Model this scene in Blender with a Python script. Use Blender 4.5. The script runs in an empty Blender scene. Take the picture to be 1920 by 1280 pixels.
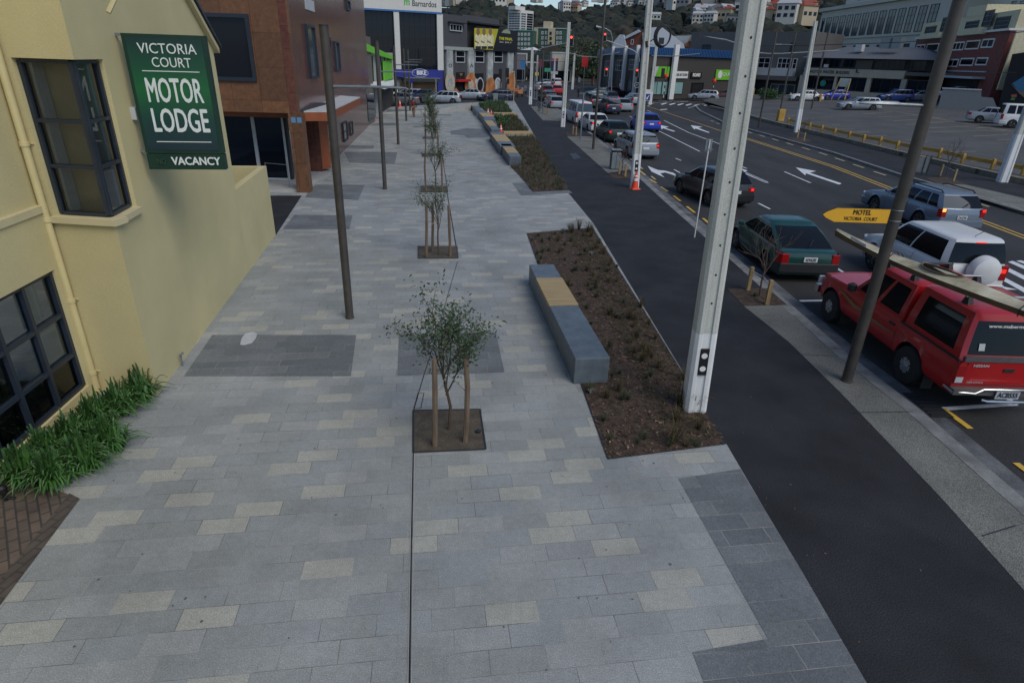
import bpy, math, random
from mathutils import Vector, Matrix, noise
random.seed(7)
SC = bpy.context.scene
COL = SC.collection
PI = math.pi
def rad(a): return math.radians(a)
# ------------------------------------------------------------------ camera
CAMH, PITCH, ROLL, FPX = 5.2, 25.0, -1.86, 1140.0
_t, _r = rad(PITCH), rad(ROLL)
FW = Vector((0, math.cos(_t), -math.sin(_t)))
_up = Vector((0, math.sin(_t), math.cos(_t))); _rt = Vector((1, 0, 0))
RT = _rt*math.cos(_r) - _up*math.sin(_r)
UP = _up*math.cos(_r) + _rt*math.sin(_r)
cam_d = bpy.data.cameras.new("camera"); cam = bpy.data.objects.new("camera", cam_d); COL.objects.link(cam)
cam_d.sensor_width = 36; cam_d.lens = 36*FPX/1920; cam_d.clip_start = .05; cam_d.clip_end = 4000
m = Matrix((RT, UP, -FW)).transposed().to_4x4(); m.translation = Vector((0, 0, CAMH)); cam.matrix_world = m
SC.camera = cam
# ------------------------------------------------------------------ light
SUN_EL, SUN_AZ = rad(48), rad(138)      # azimuth clockwise from +Y: behind the camera to the right, veiled by cloud
w = bpy.data.worlds.new("World"); SC.world = w; w.use_nodes = True
nt = w.node_tree; bg = nt.nodes['Background']
sky = nt.nodes.new('ShaderNodeTexSky'); sky.sky_type = 'NISHITA'; sky.sun_disc = False
sky.sun_elevation = SUN_EL; sky.sun_rotation = SUN_AZ; sky.air_density = 1.0; sky.dust_density = .6; sky.ozone_density = 4.0
nt.links.new(sky.outputs[0], bg.inputs[0]); bg.inputs[1].default_value = .085
sd = bpy.data.lights.new("sun", 'SUN'); sd.energy = 1.5; sd.angle = rad(38); sd.color = (1, .93, .82)
so = bpy.data.objects.new("sun", sd); COL.objects.link(so)
_d = Vector((math.sin(SUN_AZ)*math.cos(SUN_EL), math.cos(SUN_AZ)*math.cos(SUN_EL), math.sin(SUN_EL)))
so.rotation_euler = (-_d).to_track_quat('-Z', 'Y').to_euler()
SC.view_settings.view_transform = 'Standard'; SC.view_settings.look = 'None'; SC.view_settings.exposure = .42; SC.view_settings.gamma = 1
# ------------------------------------------------------------------ survey: read real positions off the ground plane
def ray(px, py): return (FW*FPX + RT*(px-960) - UP*(py-640)).normalized()
def G(px, py, z=0.0):
    d = ray(px, py); t = (z-CAMH)/d.z; return Vector((d.x*t, d.y*t, z))
def ZH(px, py, p):      # height above datum of a pixel on the vertical through p
    d = ray(px, py); t = math.hypot(p[0], p[1])/math.hypot(d.x, d.y); return CAMH+d.z*t
F0 = G(1440, 230); F2 = G(1920, 345); _pd = (F2-F0).normalized(); PN = Vector((-_pd.y, _pd.x, 0)); PN = PN if PN.x > 0 else -PN
def zp(x, y): return .2 + .032*((Vector((x, y, 0))-F0).dot(PN))       # the sloping car park
def GP(px, py, dz=0):
    r = ray(px, py); t = (.2+dz-.032*F0.dot(PN)-CAMH)/(r.z-.032*(r.x*PN.x+r.y*PN.y)); return Vector((0, 0, CAMH))+r*t
RZ = -.12
def GR(px, py): return G(px, py, RZ)
# ------------------------------------------------------------------ mesh helpers
def wmat(o):
    mm = o.matrix_basis.copy()
    while o.parent: o = o.parent; mm = o.matrix_basis @ mm
    return mm
def tag(o, label=None, cat=None, group=None, kind=None):
    if label: o['label'] = label
    if cat: o['category'] = cat
    if group: o['group'] = group
    if kind: o['kind'] = kind
    return o
def root(name, label, cat, loc=(0, 0, 0), rz=0, group=None):
    o = bpy.data.objects.new(name, None); COL.objects.link(o); o.location = loc; o.rotation_euler = (0, 0, rz); o.empty_display_size = .2
    return tag(o, label, cat, group)
class MB:
    def __init__(s, T=None): s.v = []; s.f = []; s.m = []; s.T = T
    def add(s, vs, fs, m=0):
        b = len(s.v)
        for p in vs:
            p = Vector(p)
            if s.T: p = s.T @ p
            s.v.append(p)
        for f in fs: s.f.append([b+i for i in f]); s.m.append(m)
        return s
    def quad(s, a, b, c, d, m=0): return s.add([a, b, c, d], [(0, 1, 2, 3)], m)
    def box(s, x0, x1, y0, y1, z0, z1, m=0):
        return s.add([(x0,y0,z0),(x1,y0,z0),(x1,y1,z0),(x0,y1,z0),(x0,y0,z1),(x1,y0,z1),(x1,y1,z1),(x0,y1,z1)],
                     [(3,2,1,0),(4,5,6,7),(0,1,5,4),(1,2,6,5),(2,3,7,6),(3,0,4,7)], m)
    def prism(s, poly, z0, z1, m=0):
        n = len(poly); return s.add([(p[0], p[1], z0) for p in poly]+[(p[0], p[1], z1) for p in poly],
            [tuple(range(n))[::-1], tuple(range(n, 2*n))]+[(i, (i+1) % n, n+(i+1) % n, n+i) for i in range(n)], m)
    def hull(s, bot, top, m=0):
        n = len(bot); return s.add(list(bot)+list(top), [tuple(range(n))[::-1], tuple(range(n, 2*n))]+[(i, (i+1) % n, n+(i+1) % n, n+i) for i in range(n)], m)
    def tube(s, pts, rs, n=8, m=0, cap=True):
        pts = [Vector(p) for p in pts]
        if not hasattr(rs, '__len__'): rs = [rs]*len(pts)
        vs = []; u = None
        for i, p in enumerate(pts):
            d = (pts[min(i+1, len(pts)-1)]-pts[max(i-1, 0)]).normalized()
            if u is None: u = d.orthogonal().normalized()
            else: u = (u-d*u.dot(d)).normalized()
            v = d.cross(u)
            for k in range(n): a = 2*PI*k/n; vs.append(p+(u*math.cos(a)+v*math.sin(a))*rs[i])
        fs = [(i*n+k, i*n+(k+1) % n, (i+1)*n+(k+1) % n, (i+1)*n+k) for i in range(len(pts)-1) for k in range(n)]
        if cap: fs += [tuple(range(n))[::-1], tuple((len(pts)-1)*n+k for k in range(n))]
        return s.add(vs, fs, m)
    def lathe(s, prof, n=16, m=0, c=(0, 0, 0), axis='z'):
        vs = []
        for r, z in prof:
            for k in range(n):
                a = 2*PI*k/n; q = (r*math.cos(a), r*math.sin(a), z)
                if axis == 'x': q = (q[2], q[0], q[1])
                vs.append((q[0]+c[0], q[1]+c[1], q[2]+c[2]))
        fs = [(i*n+k, i*n+(k+1) % n, (i+1)*n+(k+1) % n, (i+1)*n+k) for i in range(len(prof)-1) for k in range(n)]
        fs += [tuple(range(n))[::-1], tuple((len(prof)-1)*n+k for k in range(n))]
        return s.add(vs, fs, m)
    def grid(s, rows, m=0, closed=False):
        n = len(rows[0]); b = [p for r in rows for p in r]
        return s.add(b, [(i*n+k, i*n+(k+1) % n, (i+1)*n+(k+1) % n, (i+1)*n+k) for i in range(len(rows)-1) for k in range(n if closed else n-1)], m)
    def build(s, name, mats, parent=None, smooth=False, world=False, loc=None, bevel=0):
        if not isinstance(mats, (list, tuple)): mats = [mats]
        me = bpy.data.meshes.new(name); vs = s.v
        if world and parent: iv = wmat(parent).inverted(); vs = [iv @ p for p in vs]
        me.from_pydata([tuple(p) for p in vs], [], s.f)
        for mm in mats: me.materials.append(mm)
        if len(mats) > 1: me.polygons.foreach_set('material_index', s.m)
        if smooth:
            me.polygons.foreach_set('use_smooth', [True]*len(me.polygons)); me.set_sharp_from_angle(angle=rad(38))
        me.update()
        o = bpy.data.objects.new(name, me); COL.objects.link(o)
        if loc is not None: o.location = loc
        if parent: o.parent = parent
        if bevel:
            b = o.modifiers.new('bevel', 'BEVEL'); b.width = bevel; b.segments = 2; b.limit_method = 'ANGLE'
        return o
def copy_tree(o, parent=None):
    c = o.copy(); COL.objects.link(c); c.parent = parent
    for ch in list(o.children): copy_tree(ch, c)
    return c
def text_mesh(txt, size, bold=0.0, sx=1.0, align='CENTER', depth=.004, shear=0):
    bw, bold = bold, 0.0
    cu = bpy.data.curves.new('t', 'FONT'); cu.body = txt; cu.size = size; cu.align_x = align; cu.align_y = 'CENTER'; cu.offset = bold; cu.extrude = depth; cu.resolution_u = 3; cu.shear = shear
    ob = bpy.data.objects.new('t', cu); COL.objects.link(ob); bpy.context.view_layer.update()
    me = bpy.data.meshes.new_from_object(ob.evaluated_get(bpy.context.evaluated_depsgraph_get())); bpy.data.objects.remove(ob); bpy.data.curves.remove(cu)
    if bw > 0:      # heavier strokes: the outline repeated a few millimetres apart, each copy a hair prouder
        mb = MB()
        for k, (dx, dy) in enumerate(((0, 0), (bw, 0), (-bw, 0), (0, bw*.7), (0, -bw*.7))): mb.add([v.co+Vector((dx, dy, .0004*k)) for v in me.vertices], [tuple(p.vertices) for p in me.polygons])
        me = bpy.data.meshes.new('t'); me.from_pydata([tuple(p) for p in mb.v], [], mb.f)
    for v in me.vertices: v.co.x *= sx
    return me
def text(name, txt, size, material, parent, origin, ex, ez=(0, 0, 1), bold=0.0, sx=1.0, fit=None, depth=.004, local=False, align='CENTER', shear=0):
    """flat lettering whose x runs along ex and whose height runs along ez, standing at origin; fit = total width in metres"""
    me = text_mesh(txt, size, bold, sx, align, depth, shear)
    if fit:
        xs = [v.co.x for v in me.vertices]; k = fit/(max(xs)-min(xs))
        for v in me.vertices: v.co.x *= k
    ex = Vector(ex).normalized(); ez = Vector(ez).normalized(); ny = ex.cross(ez)
    M = Matrix((ex, ez, ny)).transposed().to_4x4(); M.translation = Vector(origin)
    if not local and parent: M = wmat(parent).inverted() @ M
    me.transform(M); me.materials.append(material)
    o = bpy.data.objects.new(name, me); COL.objects.link(o)
    if parent: o.parent = parent
    return o
# ------------------------------------------------------------------ materials
def lin(c): return tuple((x/12.92 if x <= .04045 else ((x+.055)/1.055)**2.4) for x in c)
class NT:
    def __init__(s, mt): s.t = mt.node_tree; s.n = s.t.nodes; s.b = s.n['Principled BSDF']
    def node(s, typ, **kw):
        n = s.n.new(typ)
        for k, v in kw.items(): setattr(n, k, v)
        return n
    def link(s, a, b): s.t.links.new(a, b)
    def math(s, op, a, b=None, c=None):
        n = s.n.new('ShaderNodeMath'); n.operation = op
        for i, x in enumerate((a, b, c)):
            if x is None: continue
            if isinstance(x, (int, float)): n.inputs[i].default_value = x
            else: s.link(x, n.inputs[i])
        return n.outputs[0]
    def mix(s, f, a, b, typ='MIX'):
        n = s.n.new('ShaderNodeMix'); n.data_type = 'RGBA'; n.blend_type = typ
        for k, x in ((0, f), (6, a), (7, b)):
            if isinstance(x, (int, float)): n.inputs[k].default_value = x
            elif isinstance(x, tuple): n.inputs[k].default_value = x if len(x) == 4 else (*x, 1)
            else: s.link(x, n.inputs[k])
        return n.outputs[2]
    def ramp(s, f, stops, const=False):
        n = s.n.new('ShaderNodeValToRGB'); e = n.color_ramp
        if const: e.interpolation = 'CONSTANT'
        while len(e.elements) < len(stops): e.elements.new(.5)
        for el, (p, c) in zip(e.elements, stops): el.position = p; el.color = (*c, 1) if len(c) == 3 else c
        s.link(f, n.inputs[0]); return n.outputs[0]
    def noise(s, vec, scale, detail=3, rough=.55):
        n = s.n.new('ShaderNodeTexNoise'); n.inputs['Scale'].default_value = scale; n.inputs['Detail'].default_value = detail; n.inputs['Roughness'].default_value = rough
        if vec is not None: s.link(vec, n.inputs['Vector'])
        return n.outputs[0]
    def bump(s, h, strength=.3, dist=.01):
        n = s.n.new('ShaderNodeBump'); n.inputs['Strength'].default_value = strength; n.inputs['Distance'].default_value = dist
        s.link(h, n.inputs['Height']); s.link(n.outputs[0], s.b.inputs['Normal'])
def newmat(name):
    mt = bpy.data.materials.new(name); mt.use_nodes = True; return mt, NT(mt)
def mat(name, c, rough=.7, metal=0, var=.12, scale=4, fine=0, fscale=60, bump=0, bscale=40, spec=.5, coat=0, alpha=1, emit=0, c2=None, streak=0, stretch=(1, 1, 1)):
    """base colour with large patches (var), fine grain (fine), optional vertical streaks and bump"""
    mt, t = newmat(name); b = t.b
    b.inputs['Roughness'].default_value = rough; b.inputs['Metallic'].default_value = metal; b.inputs['Specular IOR Level'].default_value = spec; b.inputs['Coat Weight'].default_value = coat
    b.inputs['Base Color'].default_value = (*c, 1)
    co = t.node('ShaderNodeTexCoord').outputs['Object']
    if stretch != (1, 1, 1):
        mp = t.node('ShaderNodeMapping'); mp.inputs['Scale'].default_value = stretch; t.link(co, mp.inputs[0]); co = mp.outputs[0]
    if var or fine or streak:
        lo = tuple(x*(1-var) for x in c); hi = tuple(min(1, x*(1+var)) for x in (c2 or c))
        o = t.ramp(t.noise(co, scale, 4), [(.3, lo), (.7, hi)])
        if fine: o = t.mix(1.0, o, t.ramp(t.noise(co, fscale, 2), [(.3, (1-fine,)*3), (.7, (1+fine,)*3)]), 'MULTIPLY')
        if streak:
            mp = t.node('ShaderNodeMapping'); mp.inputs['Scale'].default_value = (6, 6, .35); t.link(co, mp.inputs[0])
            o = t.mix(1.0, o, t.ramp(t.noise(mp.outputs[0], 1.2, 5, .65), [(.35, (1-streak,)*3), (.62, (1, 1, 1))]), 'MULTIPLY')
        t.link(o, b.inputs['Base Color'])
        t.link(t.math('MULTIPLY_ADD', t.noise(co, scale*2.3, 3), .2, rough-.1), b.inputs['Roughness'])
    if bump: t.bump(t.noise(co, bscale, 4), bump, .01)
    if emit: b.inputs['Emission Color'].default_value = (*c, 1); b.inputs['Emission Strength'].default_value = emit
    if alpha < 1: b.inputs['Alpha'].default_value = alpha
    return mt
def paver_mat(name, palette, joint, accent=False, w=.55, h=.27, ang=8.3, off=(0, 0)):
    """stone slabs laid in courses with a random offset per course and a random tone per slab"""
    mt, t = newmat(name)
    co = t.node('ShaderNodeTexCoord').outputs['Object']
    mp = t.node('ShaderNodeMapping'); mp.vector_type = 'TEXTURE'; mp.inputs['Rotation'].default_value = (0, 0, rad(ang)); mp.inputs['Location'].default_value = (off[0], off[1], 0); t.link(co, mp.inputs[0])
    sp = t.node('ShaderNodeSeparateXYZ'); t.link(mp.outputs[0], sp.inputs[0]); x, y = sp.outputs[0], sp.outputs[1]
    v = t.math('DIVIDE', y, h); row = t.math('FLOOR', v); fv = t.math('SUBTRACT', v, row)
    wn = t.node('ShaderNodeTexWhiteNoise', noise_dimensions='1D'); t.link(row, wn.inputs['W'])
    half = t.math('MULTIPLY', t.math('MODULO', t.math('ABSOLUTE', row), 2.0), .42)
    u = t.math('ADD', t.math('DIVIDE', x, w), t.math('ADD', half, t.math('MULTIPLY', wn.outputs[0], .35))); cl = t.math('FLOOR', u); fu = t.math('SUBTRACT', u, cl)
    cv = t.node('ShaderNodeCombineXYZ'); t.link(cl, cv.inputs[0]); t.link(row, cv.inputs[1])
    w2 = t.node('ShaderNodeTexWhiteNoise', noise_dimensions='2D'); t.link(cv.outputs[0], w2.inputs['Vector'])
    colr = t.ramp(w2.outputs[0], palette, True)
    if accent:      # pale accent slabs never sit side by side
        w3 = t.node('ShaderNodeTexWhiteNoise', noise_dimensions='3D'); t.link(cv.outputs[0], w3.inputs['Vector'])
        k = t.math('MODULO', t.math('ADD', t.math('ADD', cl, t.math('MULTIPLY', row, 2.0)), 9000.0), 3.0)
        pick = t.math('MULTIPLY', t.math('LESS_THAN', k, .5), t.math('LESS_THAN', w3.outputs[0], .42))
        colr = t.mix(pick, colr, t.ramp(w3.outputs[0], [(0, BE), (.25, BE2)], True))
    # joints
    du = t.math('MULTIPLY', t.math('MINIMUM', fu, t.math('SUBTRACT', 1.0, fu)), w); dv = t.math('MULTIPLY', t.math('MINIMUM', fv, t.math('SUBTRACT', 1.0, fv)), h)
    d = t.math('MINIMUM', du, dv); jm = t.math('LESS_THAN', d, .0032)
    n1 = t.noise(co, .9, 4); n2 = t.noise(co, 75, 3, .9); n3 = t.noise(co, 14, 4)
    colr = t.mix(1.0, colr, t.ramp(n1, [(.3, (.84, .84, .84)), (.7, (1.1, 1.1, 1.1))]), 'MULTIPLY'); colr = t.mix(1.0, colr, t.ramp(t.noise(co, .28, 6, .7), [(.32, (.82, .82, .81)), (.5, (1, 1, 1)), (.72, (1.06, 1.06, 1.06))]), 'MULTIPLY')
    colr = t.mix(1.0, colr, t.ramp(n3, [(.3, (.92, .92, .92)), (.7, (1.07, 1.07, 1.07))]), 'MULTIPLY')
    colr = t.mix(1.0, colr, t.ramp(n2, [(.3, (.55, .55, .56)), (.52, (1, 1, 1)), (.7, (1.6, 1.6, 1.6))]), 'MULTIPLY')
    jc = t.mix(t.ramp(t.noise(co, 1.3, 3), [(.4, (0, 0, 0)), (.6, (1, 1, 1))]), tuple(k*.5 for k in joint), tuple(k*1.5 for k in joint))
    t.link(t.mix(jm, colr, jc), t.b.inputs['Base Color']); t.b.inputs['Roughness'].default_value = .72; t.b.inputs['Specular IOR Level'].default_value = .35
    t.bump(t.math('MINIMUM', d, .005), .5, .4)
    return mt
M = {}
BG1, BG2, BG3, BE, BE2 = (.262, .277, .272), (.285, .299, .294), (.308, .320, .314), (.362, .362, .322), (.342, .345, .308)
M['paver'] = paver_mat('grey_granite_paving', [(0, BG1), (.3, BG2), (.62, BG3), (.8, (.270, .288, .290))], (.2, .2, .19), True)
M['paver_dark'] = paver_mat('dark_granite_paving', [(0, (.128, .142, .150)), (.35, (.145, .158, .166)), (.7, (.162, .175, .18))], (.22, .21, .19))
M['asphalt_path'] = mat('fresh_asphalt', (.0205, .0215, .0245), .8, var=.35, scale=.9, fine=.8, fscale=70, bump=.6, bscale=110, spec=.3)
M['asphalt_road'] = mat('road_asphalt', (.036, .036, .037), .8, var=.3, scale=.6, fine=.5, fscale=110, bump=.5, bscale=90, spec=.3, stretch=(1, .25, 1))
M['asphalt_old'] = mat('old_asphalt', (.068, .067, .066), .85, var=.25, scale=.35, fine=.35, fscale=60, bump=.2, bscale=60)
M['aggregate'] = mat('exposed_aggregate', (.135, .138, .124), .85, var=.25, scale=.9, fine=.7, fscale=75, bump=.4, bscale=120)
M['kerb'] = mat('kerb_concrete', (.18, .185, .18), .8, var=.38, scale=2.6, fine=.25, fscale=70)
M['gutter'] = mat('gutter_concrete', (.10, .105, .11), .75, var=.55, scale=2.2, fine=.3)
M['edge_steel'] = mat('steel_edging', (.02, .022, .025), .5, var=.1)
M['edge_pale'] = mat('pale_edging', (.33, .33, .31), .7)
M['white_paint'] = mat('road_white', (.62, .64, .66), .6, var=.14, scale=6, fine=.2, fscale=90)
M['yellow_paint'] = mat('road_yellow', (.58, .36, .05), .6, var=.15, scale=6, fine=.2, fscale=90)
M['ylight_paint'] = mat('faded_yellow', (.42, .36, .22), .7, var=.2, scale=5)
M['soil'] = mat('bare_soil', (.072, .060, .045), .95, var=.3, scale=5, fine=.4, fscale=70, bump=.6, bscale=30)
M['mulch'] = mat('bark_mulch', (.034, .022, .015), .95, var=.45, scale=9, fine=.6, fscale=90, bump=.9, bscale=50, c2=(.056, .036, .024))
M['chip'] = mat('bark_chips', (.10, .062, .038), .9, var=.5, scale=7, c2=(.2, .13, .08))
M['grass_a'] = mat('tussock_green', (.034, .046, .020), .7, var=.4, scale=3, c2=(.055, .07, .03))
M['grass_b'] = mat('tussock_rust', (.075, .040, .018), .8, var=.4, scale=3, c2=(.07, .065, .025))
M['grass_s'] = mat('tussock_silver', (.2, .23, .2), .7)
M['leafy'] = mat('low_shrub_green', (.03, .085, .02), .6, var=.4, scale=5)
M['cream'] = mat('cream_plaster', (.54, .47, .25), .85, var=.09, scale=.6, fine=.08, fscale=70, bump=.3, bscale=110)
M['cream_dark'] = mat('cream_trim', (.53, .465, .275), .7, var=.05)
M['frame_navy'] = mat('navy_window_frame', (.018, .026, .040), .4)
M['pipe'] = mat('painted_downpipe', (.55, .47, .24), .4, var=.05)
M['black'] = mat('black_void', (.006, .006, .007), .6)
M['dark_room'] = mat('dark_interior', (.03, .028, .024), .9, var=.4, scale=2)
M['blind'] = mat('beige_blind', (.34, .29, .19), .9, var=.08)
M['curtain'] = mat('net_curtain', (.50, .54, .50), .9, var=.1, scale=3)
M['white'] = mat('white_paint', (.62, .62, .60), .5, var=.06)
M['white_dull'] = mat('dull_white', (.42, .44, .45), .7, var=.1)
M['timber'] = mat('pine_slats', (.36, .27, .14), .7, var=.2, scale=2, stretch=(1, 14, 14))
M['stake'] = mat('weathered_stake', (.14, .10, .068), .85, var=.35, scale=4, stretch=(4, 4, .6), bump=.4, bscale=20)
M['post_pine'] = mat('pale_post', (.30, .21, .10), .8, var=.25, scale=5, stretch=(4, 4, .6))
M['bark'] = mat('sapling_bark', (.08, .055, .04), .8, var=.3, scale=10)
M['leaf'] = mat('sapling_leaf', (.030, .068, .028), .5, var=.4, scale=6, c2=(.055, .085, .035))
M['leaf_lily'] = mat('strap_leaf', (.026, .080, .018), .45, var=.45, scale=3, c2=(.05, .13, .028))
M['bench'] = mat('bench_concrete', (.098, .122, .142), .45, var=.22, scale=5, fine=.12, fscale=60)
M['conc_pole'] = mat('pole_concrete', (.50, .51, .47), .85, var=.08, scale=1.5, fine=.14, fscale=55, bump=.35, bscale=40, streak=.2)
M['pole_white'] = mat('pole_white_paint', (.66, .67, .67), .7, var=.06, streak=.08)
M['pole_dark'] = mat('bronze_pole', (.075, .067, .060), .5, metal=.3, var=.18, scale=5, streak=.15)
M['galv'] = mat('galvanised', (.22, .25, .27), .45, metal=.5, var=.12, scale=8)
M['dark_metal'] = mat('dark_metal', (.03, .032, .036), .5, metal=.3)
M['sign_yellow'] = mat('sign_yellow', (.72, .38, .025), .45, var=.04)
M['orange_cone'] = mat('cone_orange', (.72, .055, .012), .5, var=.06)
M['refl'] = mat('reflective_white', (.7, .7, .7), .4)
M['brick_pave'] = None
def glass(name, tint=(.012, .014, .018), rough=.03, spec=.35, wob=0):
    mt, t = newmat(name); t.b.inputs['Base Color'].default_value = (*tint, 1); t.b.inputs['Roughness'].default_value = rough; t.b.inputs['Specular IOR Level'].default_value = spec; t.b.inputs['Specular Tint'].default_value = (.55, .7, 1, 1)
    if wob:
        co = t.node('ShaderNodeTexCoord').outputs['Object']; t.bump(t.noise(co, .35, 1), wob, .3)
    return mt
M['glass'] = glass('window_glass', (.008, .010, .015), .03, .3, wob=.04); M['carglass'] = glass('car_glass', (.008, .010, .011), .04, .22)
M['glass_blue'] = glass('blue_grey_glass', (.05, .07, .085), .08)
def clear(name, tr=.82):
    mt, t = newmat(name); t.n.remove(t.b); g = t.node('ShaderNodeBsdfGlossy'); g.inputs['Roughness'].default_value = .02; g.inputs['Color'].default_value = (.9, .95, 1, 1)
    tp = t.node('ShaderNodeBsdfTransparent'); tp.inputs['Color'].default_value = (tr, tr, tr*.97, 1); mx = t.node('ShaderNodeMixShader'); fr = t.node('ShaderNodeFresnel'); fr.inputs[0].default_value = 1.5
    t.link(fr.outputs[0], mx.inputs[0]); t.link(tp.outputs[0], mx.inputs[1]); t.link(g.outputs[0], mx.inputs[2]); t.link(mx.outputs[0], t.n['Material Output'].inputs[0]); return mt
M['pane'] = clear('clear_pane')
# herringbone brick paving: 45 degree courses with a brick-coloured scatter
def brick_mat(name, c1, c2, mortar, scale=1, bw=.22, bh=.11, ang=0, vert=False, ms=.012):
    mt, t = newmat(name); co = t.node('ShaderNodeTexCoord').outputs['Object']
    mp = t.node('ShaderNodeMapping'); mp.inputs['Rotation'].default_value = (rad(90) if vert else 0, 0, rad(ang)); t.link(co, mp.inputs[0])
    b = t.node('ShaderNodeTexBrick'); b.inputs['Scale'].default_value = scale; b.inputs['Brick Width'].default_value = bw; b.inputs['Row Height'].default_value = bh; b.inputs['Mortar Size'].default_value = ms
    b.inputs['Color1'].default_value = (*c1, 1); b.inputs['Color2'].default_value = (*c2, 1); b.inputs['Mortar'].default_value = (*mortar, 1)
    t.link(mp.outputs[0], b.inputs['Vector']); o = t.mix(1.0, b.outputs[0], t.ramp(t.noise(co, 3, 4), [(.3, (.7, .7, .7)), (.7, (1.25, 1.25, 1.25))]), 'MULTIPLY')
    t.link(o, t.b.inputs['Base Color']); t.b.inputs['Roughness'].default_value = .85; return mt
M['brick_pave'] = brick_mat('brick_paving', (.125, .092, .070), (.092, .070, .056), (.045, .04, .035), ang=50)
# ------------------------------------------------------------------ ground sheets
def struct(o, name=None): o['kind'] = 'structure'; return o
def sheet(name, pts, z, material, lift=0, zf=None, kind='structure', thick=0):
    mb = MB()
    P_ = [(p[0], p[1], (zf(p[0], p[1]) if zf else z)+lift) for p in pts]
    if thick: n = len(P_); mb.hull([(p[0], p[1], p[2]-thick) for p in P_], P_)
    else: mb.add(P_, [tuple(range(len(P_)))])
    o = mb.build(name, material)
    if kind: o['kind'] = kind
    return o
sheet('ground', [(-1500, -60), (1500, -60), (1500, 2500), (-1500, 2500)], RZ-.05, M['asphalt_old'])
sheet('road', [(6.6, -12), (60, -12), (60, 40), (60, 260), (-120, 260), (-120, 70), (0, 70)], RZ, M['asphalt_road'])
PL = [(3.45, -12), (3.42, 3)]+[tuple(G(*p)[:2]) for p in [(1625, 1280), (1362, 832), (1112, 418), (1060, 355), (1010, 268), (965, 190), (950, 180)]]
FARL = [G(728, 201), G(930, 196)]
KI = [(6.85, -12), (6.8, 2), (6.72, 6.7), (6.68, 8.9), (6.5, 11), (6.35, 17), (6.1, 25.6), (5.8, 41), (4.95, 67), (3.3, 84), (.9, 99)]
def kx(y):
    for (x0, y0), (x1, y1) in zip(KI, KI[1:]):
        if y <= y1: return x0+(x1-x0)*(y-y0)/(y1-y0)
    return KI[-1][0]
# raised footpath: plaza slab (granite) and asphalt path share one 12 cm step above the road
plz = [(-30, -12)]+[PL[0]]+PL[1:]+[(G(930, 190)[0], G(930, 190)[1]), (FARL[0][0], FARL[0][1]), (-30, FARL[0][1]-3)]
sheet('plaza_paving', plz, 0, M['paver'], thick=.1)
pth = PL+[(.9, 99)]+[(x, y) for x, y in KI[::-1][1:]]
sheet('asphalt_path', pth, 0, M['asphalt_path'], thick=.1)
# kerb and channel
def kerbline(name, pts, o0, o1, z0, z1, m, side=1, seg=None):
    """strip offset sideways from a polyline, between offsets o0..o1, as a solid from z0 to z1"""
    mb = MB(); nn = []
    for i, p in enumerate(pts):
        a = Vector(pts[max(i-1, 0)]); b = Vector(pts[min(i+1, len(pts)-1)]); d = (b-a).normalized(); nn.append(Vector((d.y, -d.x))*side)
    rows = []
    for p, n in zip(pts, nn):
        a = Vector(p)+n*o0; b = Vector(p)+n*o1; rows.append([(a.x, a.y, z0), (a.x, a.y, z1), (b.x, b.y, z1), (b.x, b.y, z0)])
    mb.grid(rows, closed=True); o = mb.build(name, m); o['kind'] = 'structure'; return o
def dens(pts, step=3):
    out = []
    for a, b in zip(pts, pts[1:]):
        n = max(1, int((Vector(b)-Vector(a)).length/step))
        out += [tuple(Vector(a).lerp(Vector(b), i/n)) for i in range(n)]
    return out+[pts[-1]]
kerbline('kerb', KI, .004, .27, -.13, .006, M['kerb'])
kerbline('gutter', KI, .273, .72, -.2, RZ+.012, M['gutter'])
# verge panels of exposed aggregate between path and kerb
v1 = [G(1395, 574), G(1476, 572)]+[Vector((kx(y)-.004, y, 0)) for y in (13, 11, 8.9, 6.7, 4, 2, -8)]+[Vector((5.75, -8, 0)), Vector((5.8, 3, 0)), G(1919, 1105), G(1760, 928), G(1575, 735), G(1480, 642)]
sheet('verge', v1, 0, M['aggregate'], .004)
v2 = [G(1063, 256), G(1103, 256)]+[Vector((kx(y)-.004, y, 0)) for y in (48, 41, 36, 33.2)]+[G(1140, 325)]
sheet('verge', v2, 0, M['aggregate'], .004)
v3 = [G(995, 200), G(1018, 200)]+[Vector((kx(y)-.004, y, 0)) for y in (75, 66, 60)]+[G(1018, 226)]
sheet('verge', v3, 0, M['aggregate'], .004)
# trench reinstatement, tar patch and saw-cut joints
for p in [[(1068, 288), (1080, 287), (1090, 296), (1076, 299)], [(1142, 300), (1148, 299.5), (1165, 303), (1120, 304), (1118, 302)]]: sheet('asphalt_patch', [G(*q) for q in p], 0, M['gutter'] if p[0][0] > 1100 else M['edge_steel'], .003)
for a, b in [((1590, 774), (1712, 772)), ((1840, 1005), (1905, 985)), ((1500, 665), (1570, 668))]:
    A, B = G(*a), G(*b); d = (B-A).normalized(); n = Vector((-d.y, d.x, 0))*.009; sheet('verge_joint', [A-n, B-n, B+n, A+n], 0, M['edge_steel'], .0065)
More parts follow.
